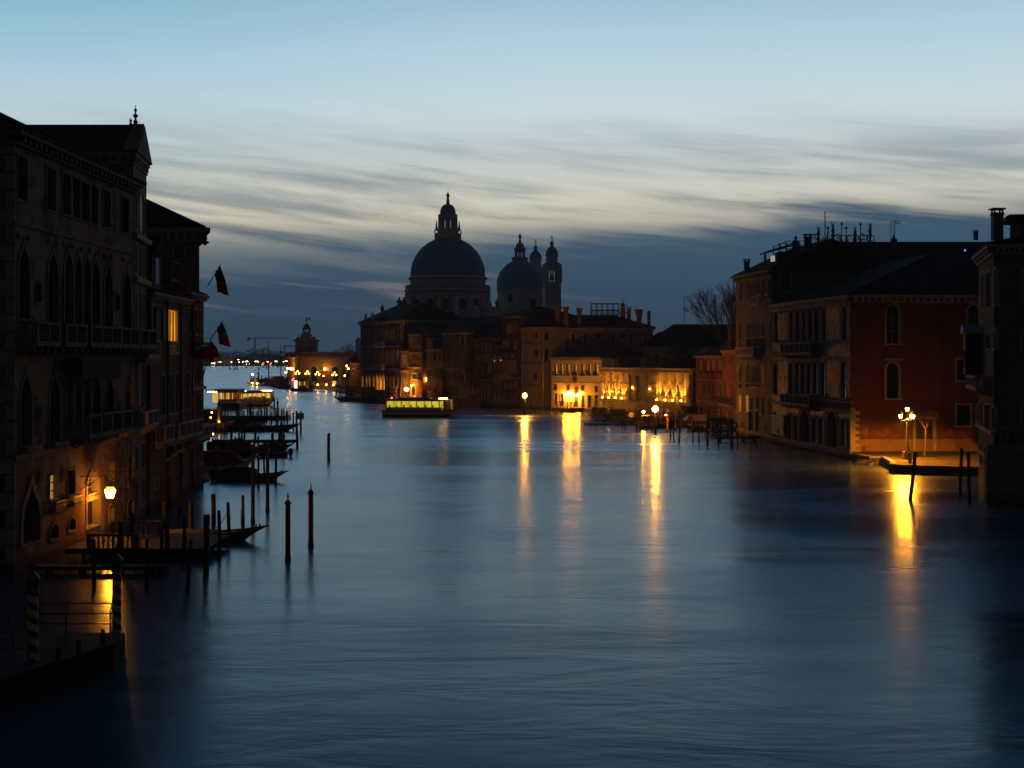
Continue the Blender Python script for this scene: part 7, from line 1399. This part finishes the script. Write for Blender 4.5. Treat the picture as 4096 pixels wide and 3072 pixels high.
# ------------------------------------------------------------------ mooring poles
def pole(x,yt,yb,w,label,style='plain',d=None,lean=0.,group=None,cat='mooring pole'):
    d=d or D_(yb); X=X_(x,d); h=Z_(yt,d); r=max(.08,w/2./F*d); t0=(X,d,0)
    if style=='plain':
        rr=random.Random(int(x*7+yt)); q=MB(); S=[]; n=9
        ph=rr.uniform(0,6); lean=lean or rr.uniform(-.022,.022); zs=[-1.5,0,.5,h*.35,h*.6,h*.82,h*.94,h-.02,h]; rs=[1.12,1.1,1.02,1.,.97,.95,.92,.80,.55]
        for z,k in zip(zs,rs):
            ox=.05*math.sin(z*1.1+ph)*r*4+lean*z; oy=.04*math.cos(z*.9+ph)*r*3; S.append([(ox+r*k*(1+.05*math.sin(3*a+ph))*math.cos(a),oy+r*k*math.sin(a),z) for a in [2*PI*i/n for i in range(n)]])
        q.loft(S); return top('mooring_pole',q,POLE,t0,label,cat,group,local=True)
    t=root('mooring_pole',label,cat,t0,group,0,True); mt={'red':REDP,'rw':SP_RW,'bw':SP_BW,'dk':SP_DK,'ry':SP_RY,'bk':SP_BK,'orn':DWOOD}[style]
    hs=h-(4.6*r if style in('red','ry','dk') else 6.5*r if style=='rw' else 5*r if style in ('bk','bw','orn') else 0)
    q=MB(); q.lathe((0,0,0),[(r*1.2,-1.5),(r*1.2,.15),(r,.3),(r*.97,hs)],14); part('shaft',q,mt,t)
    if style in ('red','ry','dk'):
        q=MB(); q.lathe((0,0,hs),[(r*1.02,0),(r*1.5,.12*r),(r*1.5,.35*r),(r*1.15,.5*r),(r*1.05,1.*r),(r*.7,1.5*r),(r*.35,1.75*r),(r*.25,1.9*r)],14); part('cap',q,REDP if style!='ry' else mt,t,True)
        q=MB(); q.lathe((0,0,hs+1.9*r),[(r*.3,0),(r*.2,.25*r),(r*.42,.8*r),(r*.36,1.3*r),(r*.15,2.2*r),(r*.03,2.75*r)],10); part('finial',q,GOLD,t,True)
    elif style=='rw':
        q=MB(); q.lathe((0,0,hs),[(r*1.2,-.15*r),(r*1.2,0),(r*1.08,.05),(r*1.08,1.6*r),(r*1.25,1.7*r),(r*1.15,2.1*r),(r*1.32,2.2*r),(r*1.3,2.55*r),(r*1.2,2.8*r),(r*.9,3.25*r),(r*.5,3.6*r),(r*.28,3.75*r),(r*.28,4.1*r)],16); part('cap',q,TEALM,t,True)
        q=MB(); q.lathe((0,0,hs+4.1*r),[(r*.22,0),(r*.34,.35*r),(r*.3,.9*r),(r*.16,1.4*r),(r*.03,2.*r)],10); part('finial',q,REDP,t,True)
    else:
        q=MB(); q.lathe((0,0,hs),[(r*1.02,0),(r*1.35,.4*r),(r*1.35,.9*r),(r*.8,1.7*r),(r*.4,2.2*r),(r*.4,3.*r),(r*.55,3.5*r),(r*.1,5*r)],12); part('cap',q,DWOOD if style!='bw' else TEALM,t,True)
    return t
POL=[]
def pr(cr,x,yt,yb,w,label,style='plain',d=None,lean=0.):
    a,b_=cr(x,yt),cr(x,yb); s=cr(1,0)[0]-cr(0,0)[0]; return pole(a[0],a[1],b_[1],w*s,label,style,d,lean)
pr(c3,186,462,1205,62,'nearest post with spiral red and cream stripes and teal cap on the dark platform','rw',47.2); pr(c3,661,375,985,52,'second spiral red and cream post with teal cap, right of the platform reflection','rw',53.4)
pr(c7,1312,80,355,31,'lone plain pile standing in open water'); pr(c7,897,685,1385,54,'left of two tall red posts with gilded finials in open water','red'); pr(c7,1131,583,1240,52,'right of two tall red posts with gilded finials in open water','red')
pr(c7,540,145,990,40,'tallest dark spiral post before the blue covered boat','dk'); pr(c7,690,180,880,38,'dark spiral post with small finial right of the tallest one','dk'); pr(c7,597,190,640,22,'thin red post with finial between the two dark spiral posts','red'); pr(c7,165,195,570,22,'thin bright red post beside the red covered motorboat','red')
for i,(x,yt,yb,w) in enumerate(((66,915,1530,40),(195,868,1350,40),(292,788,1190,38),(436,715,1040,34))): pr(c7,x,yt,yb,w,ORD[i]+' from the left of the plain posts rising in front of the upturned work boat')
pr(c7,135,705,1015,42,'thick leaning post close to the wall left of the work boat'); pr(c7,770,270,610,28,'slightly bent post at the bow of the blue covered boat'); pr(c7,740,85,300,22,'thin post at the right end of the low red covered boat'); pr(c7,852,70,310,22,'post beside the round tarpaulined outboard'); pr(c7,657,250,510,20,'lit brown post behind the blue covered boat'); pr(c7,990,0,238,26,'tall post at the outer end of the wooden footbridge',d=172)
for i,(x,yt,yb,w,ln) in enumerate(((530,360,640,24,0),(683,265,520,26,0),(755,215,455,24,0),(830,360,640,22,0),(910,300,545,22,.02),(945,265,500,26,0),(1040,225,500,24,0),(1065,362,650,24,.05),(1088,152,372,24,0),(1165,222,572,26,.03))): pr(c3,x,yt,yb,w,ORD[i]+' from the left of the dark posts around the plank landing with fences',lean=ln)
for i,(x,yt,yb,w,ln) in enumerate(((932,150,330,22,0),(1015,108,300,22,0),(1207,105,280,24,0),(944,30,250,16,0),(965,15,250,16,0))): pr(c3,x,yt,yb,w,ORD[i]+' of the slim posts against the wall behind the plank landing, nearest first',d=(92,98,101,100,104)[i])
for i,(x,yt,d,w) in enumerate(((335,460,246,30),(400,500,246,24),(590,460,248,36),(645,470,244,44),(890,455,246,44),(1085,430,247,26),(1130,450,246,26),(1200,330,249,24),(1245,480,246,28))): pr(cL,x,yt,0,w,ORD[i]+' from the left of the posts directly before the ferry stop and departing water bus',d=d)
for i,(x,yt,d,w) in enumerate(((690,590,226,24),(725,605,227,24),(760,630,225,24),(838,560,222,36),(908,450,228,36),(940,650,224,24),(965,480,230,20),(1018,635,222,24),(1050,630,226,24),(1140,600,222,34),(1208,640,224,34),(1260,590,227,28),(1323,590,225,24),(1360,645,222,30),(1462,560,224,30),(1590,590,222,40),(1640,590,226,28),(1710,618,222,40))): pr(cL,x,yt,0,w,ORD[i]+' from the left of the crowded dark posts standing behind the barge',d=d)
for i,(x,yt,d,w) in enumerate(((640,890,187,36),(700,885,186,44),(768,945,184,40),(997,850,187,50),(1545,1010,176,36),(1583,860,170,50),(465,1030,180,54))): pr(cL,x,yt,0,w,ORD[i]+(' of the lit brown posts in front of the barge counted along the row' ),d=d)
pr(cL,1842,660,930,34,'short dark post left of the two tall posts at the barge bow',d=218); pr(cL,1918,622,890,40,'tall dark post at the barge bow left of the sign post',d=216)
t=pr(cL,2003,628,1110,42,'leaning dark post carrying a small white notice board at the barge bow',d=208,lean=.03); c=at(*cL(2003,745),207.6); tt=root('notice_board','small white notice board nailed to the leaning post','sign',c); part('panel',MB().box(c.x-.45,c.x+.45,207.55,207.6,c.z-.42,c.z+.42),WHITEC,tt); part('frame',MB().box(c.x-.5,c.x+.5,207.605,207.64,c.z-.47,c.z+.47),DWOOD,tt)
pr(cL,322,650,1100,34,'left of two dark red posts by the glowing pillar','red',d=203); pr(cL,372,675,1100,34,'right of two dark red posts by the glowing pillar','red',d=204)
pr(cL,1420,320,690,34,'left of the two capped ornamental posts at the railed landing end','orn',d=256); pr(cL,1497,345,960,44,'right, spiral-striped of the ornamental posts at the railed landing end','bk',d=240)
for i,(x,yt,yb,w) in enumerate(((348,875,1130,30),(385,955,1200,20),(365,985,1205,18),(345,985,1210,20),(325,990,1215,18),(430,805,1010,20),(457,930,1180,24),(492,835,1100,24),(645,950,1060,22),(592,985,1150,26),(805,915,1140,24),(880,870,1110,24),(925,925,1175,24))): pr(c6,x,yt,yb,w,ORD[i]+' of the dark posts around the footbridge and covered boats, counted roughly left to right')
pr(c2,1245,1330,1560,20,'slim dark post against the pediment palace wall',d=104); pr(c2,1580,1290,1480,24,'thick dark post left of the red covered motorboat',d=128)
for i,(x,yt,w) in enumerate(((1050,235,10),(1068,205,12),(1090,235,10),(1110,230,10),(1130,235,10),(1160,245,12),(1180,240,10),(1205,250,12),(1228,245,10),(1250,250,12),(1275,255,10),(1300,250,12))): pass
for i in range(26):
    s=i/25.; d=592-98*s; px=1060+92*s+rnd.uniform(-1.2,1.2); yt=cP(0,640+rnd.uniform(-40,40))[1]; pole(px,yt,0,4.6,ORD[i%24]+(' from the left of the poles' if i<24 else ' extra of the poles')+' bristling among the gondolas off the long warehouse',d=d-2)
for i,(x,yt,yb,w) in enumerate(((800,530,850,40),(865,570,850,34),(1335,590,870,22),(1400,610,870,22),(1590,640,940,28),(1630,620,850,20),(1675,620,960,26),(1715,660,965,22),(1765,670,965,24),(1795,550,780,36))): pr(cM,x,yt,yb,w,ORD[i]+' from the left of the piles along the right bank ferry stop and walkway')
for i,(x,yt,d,w,st) in enumerate(((385,310,360,24,'bk'),(562,290,358,24,'bk'),(595,300,357,20,'bk'),(1113,335,350,24,'bk'),(1218,345,348,22,'bk'),(1292,350,347,22,'bk'),(1348,355,345,26,'bk'))): pr(cN,x,yt,0,w,ORD[i]+' from the left of the striped posts before the striped palace',st,d=d)
for i,(x,yt,d,w) in enumerate(((90,270,382,14),(120,260,382,14),(155,280,380,16),(250,250,376,16),(320,310,372,16),(430,330,368,14),(640,480,364,16),(700,480,362,14),(745,480,361,14),(830,480,358,16),(965,500,354,34),(1020,460,354,14),(1062,460,353,14),(1165,450,349,14),(1240,410,348,16),(1380,430,344,14),(1460,450,342,16),(1540,480,340,14),(1660,540,338,14))): pr(cN,x,yt,0,w,ORD[i]+' from the left of the thin posts before the striped palace and its gondolas',d=d)
for i,(x,yt,d,w) in enumerate(((188,1030,334,14),(250,1022,333,14),(278,1022,333,14),(365,1112,331,12),(400,1060,331,12),(455,1112,330,12),(482,1050,330,12),(528,1036,329,14),(548,1110,329,12),(580,1056,328,12),(620,1042,327,14),(705,1110,325,12),(728,1076,325,12),(765,1085,324,14),(800,1082,324,14),(960,1060,318,18),(1018,1064,316,16),(1270,1100,308,14),(1320,1110,307,14),(1365,1090,306,12))): pr(c8,x,yt,0,w,ORD[i]+' from the left of the thin posts along the brick palaces behind the lit water bus',d=d)
for i,(x,yt,yb,w,st) in enumerate(((137,95,660,34,'bw'),(293,115,680,34,'bw'),(1275,400,830,30,'dk'),(1318,470,830,26,'dk'),(1630,345,880,42,'ry'),(1800,365,850,26,'ry'))): pr(cH,x,yt,yb,w,('left of two pale blue spiral posts at the garden terrace','right of two pale blue spiral posts at the garden terrace','left dull spiral post beside the nearest canal lamp','right dull spiral post beside the nearest canal lamp','thicker bright red and yellow spiral post at the jetty lamps','slimmer bright red and yellow spiral post at the jetty lamps')[i],st)
for i,(x,yt,yb,w) in enumerate(((678,385,765,22),(742,400,770,22),(975,365,830,26),(1005,430,830,20),(1055,400,840,36),(1222,360,620,30),(1553,390,620,28),(1698,605,1030,30),(1765,620,1030,30),(1880,430,1100,36))): pr(cH,x,yt,yb,w,ORD[i]+' from the left of the plain posts from the garden terrace to the lit jetty')
pr(cG,1882-1858,0,0,1,'x') if False else None
for i,(x,yt,yb,w) in enumerate(((330,10,610,32),(360,155,420,14),(507,65,410,26),(572,78,425,28),(635,150,400,12),(678,160,380,12),(600,215,640,26),(715,210,650,30),(760,185,420,12),(830,200,480,20),(892,70,560,26),(885,240,680,40),(950,150,330,10),(980,78,340,18),(1035,190,520,22),(1100,190,700,34),(1345,180,730,26),(1375,185,720,26),(1480,265,720,28))): pr(cR,x,yt,yb,w,ORD[i]+' from the left of the posts among the boats before the red houses and rose-grey palace')
pr(cG,600,948,1345,32,'tilted post standing in the golden reflection before the square','plain',None,.13); pr(cG,1020,918,1300,26,'left of two dark posts near the right edge palace','plain',None,.02); pr(cG,1093,948,1370,28,'right of two dark posts near the right edge palace')
# ropes from the work boat to its posts
def rope(label,a,b,sag=.25):
    a,b=Vector(a),Vector(b); q=MB(); pts=[a+(b-a)*(i/10)-Vector((0,0,sag*4*(i/10)*(1-i/10))) for i in range(11)]; q.path(pts,.022,5); top('mooring_rope',q,plain('rope_fibre',(.16,.13,.09),.9) if 'rope_fibre' not in MAT else MAT['rope_fibre'],tuple(a),label,'rope')
rope('slack mooring rope from the upturned work boat to the farthest thin post',(-16.2,85.1,.95),at(*c7(416,868),91.6),.12); rope('short mooring rope from the upturned work boat to its nearest thin post',(-17.6,84.6,.85),at(*c7(272,905),85),.1)
rope('long sagging rope strung between posts over the footbridge',at(*c6(668,1000),172),at(*c6(890,965),169),.5)
# ------------------------------------------------------------------ odds and ends along the right bank
d=372.; x0,x1=X_(cN(605,0)[0],d),X_(cN(872,0)[0],d); z0,z1=Z_(cN(0,515)[1],d),Z_(cN(0,425)[1],d); t=root('railed_stage','wooden stage with crossed rails before the glowing arcade','landing stage',(x0,d,0)); part('deck',MB().box(x0,x1,d-1,d+3,z0-.3,z0),WOOD,t); m=MB()
for i in range(6): a=x0+(x1-x0)*i/5; m.tube((a,d-.9,-1),(a,d-.9,z1),.09,n=6)
for i in range(5): a,c_=x0+(x1-x0)*i/5,x0+(x1-x0)*(i+1)/5; m.tube((a,d-.9,z0),(c_,d-.9,z1),.05,n=4); m.tube((a,d-.9,z1),(c_,d-.9,z0),.05,n=4)
m.tube((x0,d-.9,z1),(x1,d-.9,z1),.09,n=5); part('railing',m,WOOD,t)
d=317.; x0,x1=X_(c8(865,0)[0],d),X_(c8(1185,0)[0],d); t=root('work_barge','moored work barge with white tarpaulin, blue bin and red board before the painted palace','barge',((x0+x1)/2,d,0)); part('hull',MB().box(x0,x1,d-2.2,d+2,-.4,Z_(c8(0,1160)[1],d)),HULL,t); m=MB(); xs=X_(c8(1090,0)[0],d); N=12; V=[]
for i in range(N+1):
    for j in (0,1,2): V.append((x0+(xs-x0)*i/N,d-1.9+.1*math.sin(i*1.7)+j*.9,Z_(c8(0,1155)[1],d)+(0,2.9+.3*math.sin(i*1.3),3.2+.3*math.sin(i*1.1))[j]))
m.add(V,[(3*i+j,3*i+3+j,3*i+4+j,3*i+1+j) for i in range(N) for j in (0,1)]); part('tarpaulin',m,TARPG,t); part('bin',MB().box(xs+.1,X_(c8(1170,0)[0],d),d-1,d+1.2,Z_(c8(0,1160)[1],d),Z_(c8(0,1035)[1],d)),HULLB,t); part('board',MB().box(X_(c8(1066,0)[0],d),X_(c8(1180,0)[0],d),d-2.1,d-2.0,Z_(c8(0,1150)[1],d),Z_(c8(0,1088)[1],d)),TARPR,t)
m=MB(); d=240; x0,x1=X_(cR(1000,0)[0],d-40),X_(cR(1380,0)[0],d-40); dd=200.5; t=root('pergola_landing','dark timber landing frame left of the rose-grey palace water doors','landing stage',(x0,dd,0)); z0,z1=Z_(cR(0,390)[1],dd),Z_(cR(0,185)[1],dd)
for x in (x0,x0+.4*(x1-x0),x1): 
    for y in (dd,dd+4): m.box(x-.12,x+.12,y-.12,y+.12,-1,z1)
for y in (dd,dd+4): m.box(x0-.3,x1+.3,y-.08,y+.08,z1-.18,z1); m.tube((x0,y,z0+.4),(x0+.5*(x1-x0),y,z1-.3),.07,n=4); m.tube((x0+.5*(x1-x0),y,z1-.3),(x1,y,z0+.4),.07,n=4)
m.box(x1-.1,x1+.1,dd,dd+4,z1-.14,z1-.04); part('frame',m,DWOOD,t); part('deck',MB().box(x0-.3,x1+.3,dd-.4,dd+4.4,z0-.2,z0),DWOOD,t)
c=at(*cF(1459,519),196); t=root('led_lamp','tiny blue light on the long dark roof','lamp',c); part('lens',MB().ball(c,.09,8,6),BLUEL,t); part('bracket',MB().tube(c,c+Vector((0,.9,-.1)),.03),IRON,t)
for o in list(COL.objects):      # keep every label inside the word limit
    l=o.get('label')
    if l and len(l.split())>16: o['label']=' '.join(l.split()[:16])
# ------------------------------------------------------------------ dawn haze over the lagoon
def haze():
    m,w=newmat('haze_air'); v=w('ShaderNodeVolumePrincipled',{'Color':(.62,.72,.85,1),'Density':.00019,'Anisotropy':.3}); w('ShaderNodeOutputMaterial',{1:v.outputs[0]})
    b=MB().box(-900,900,-60,2900,-3,75); top('haze',b,m,(0,0,0),kind='stuff')
haze()
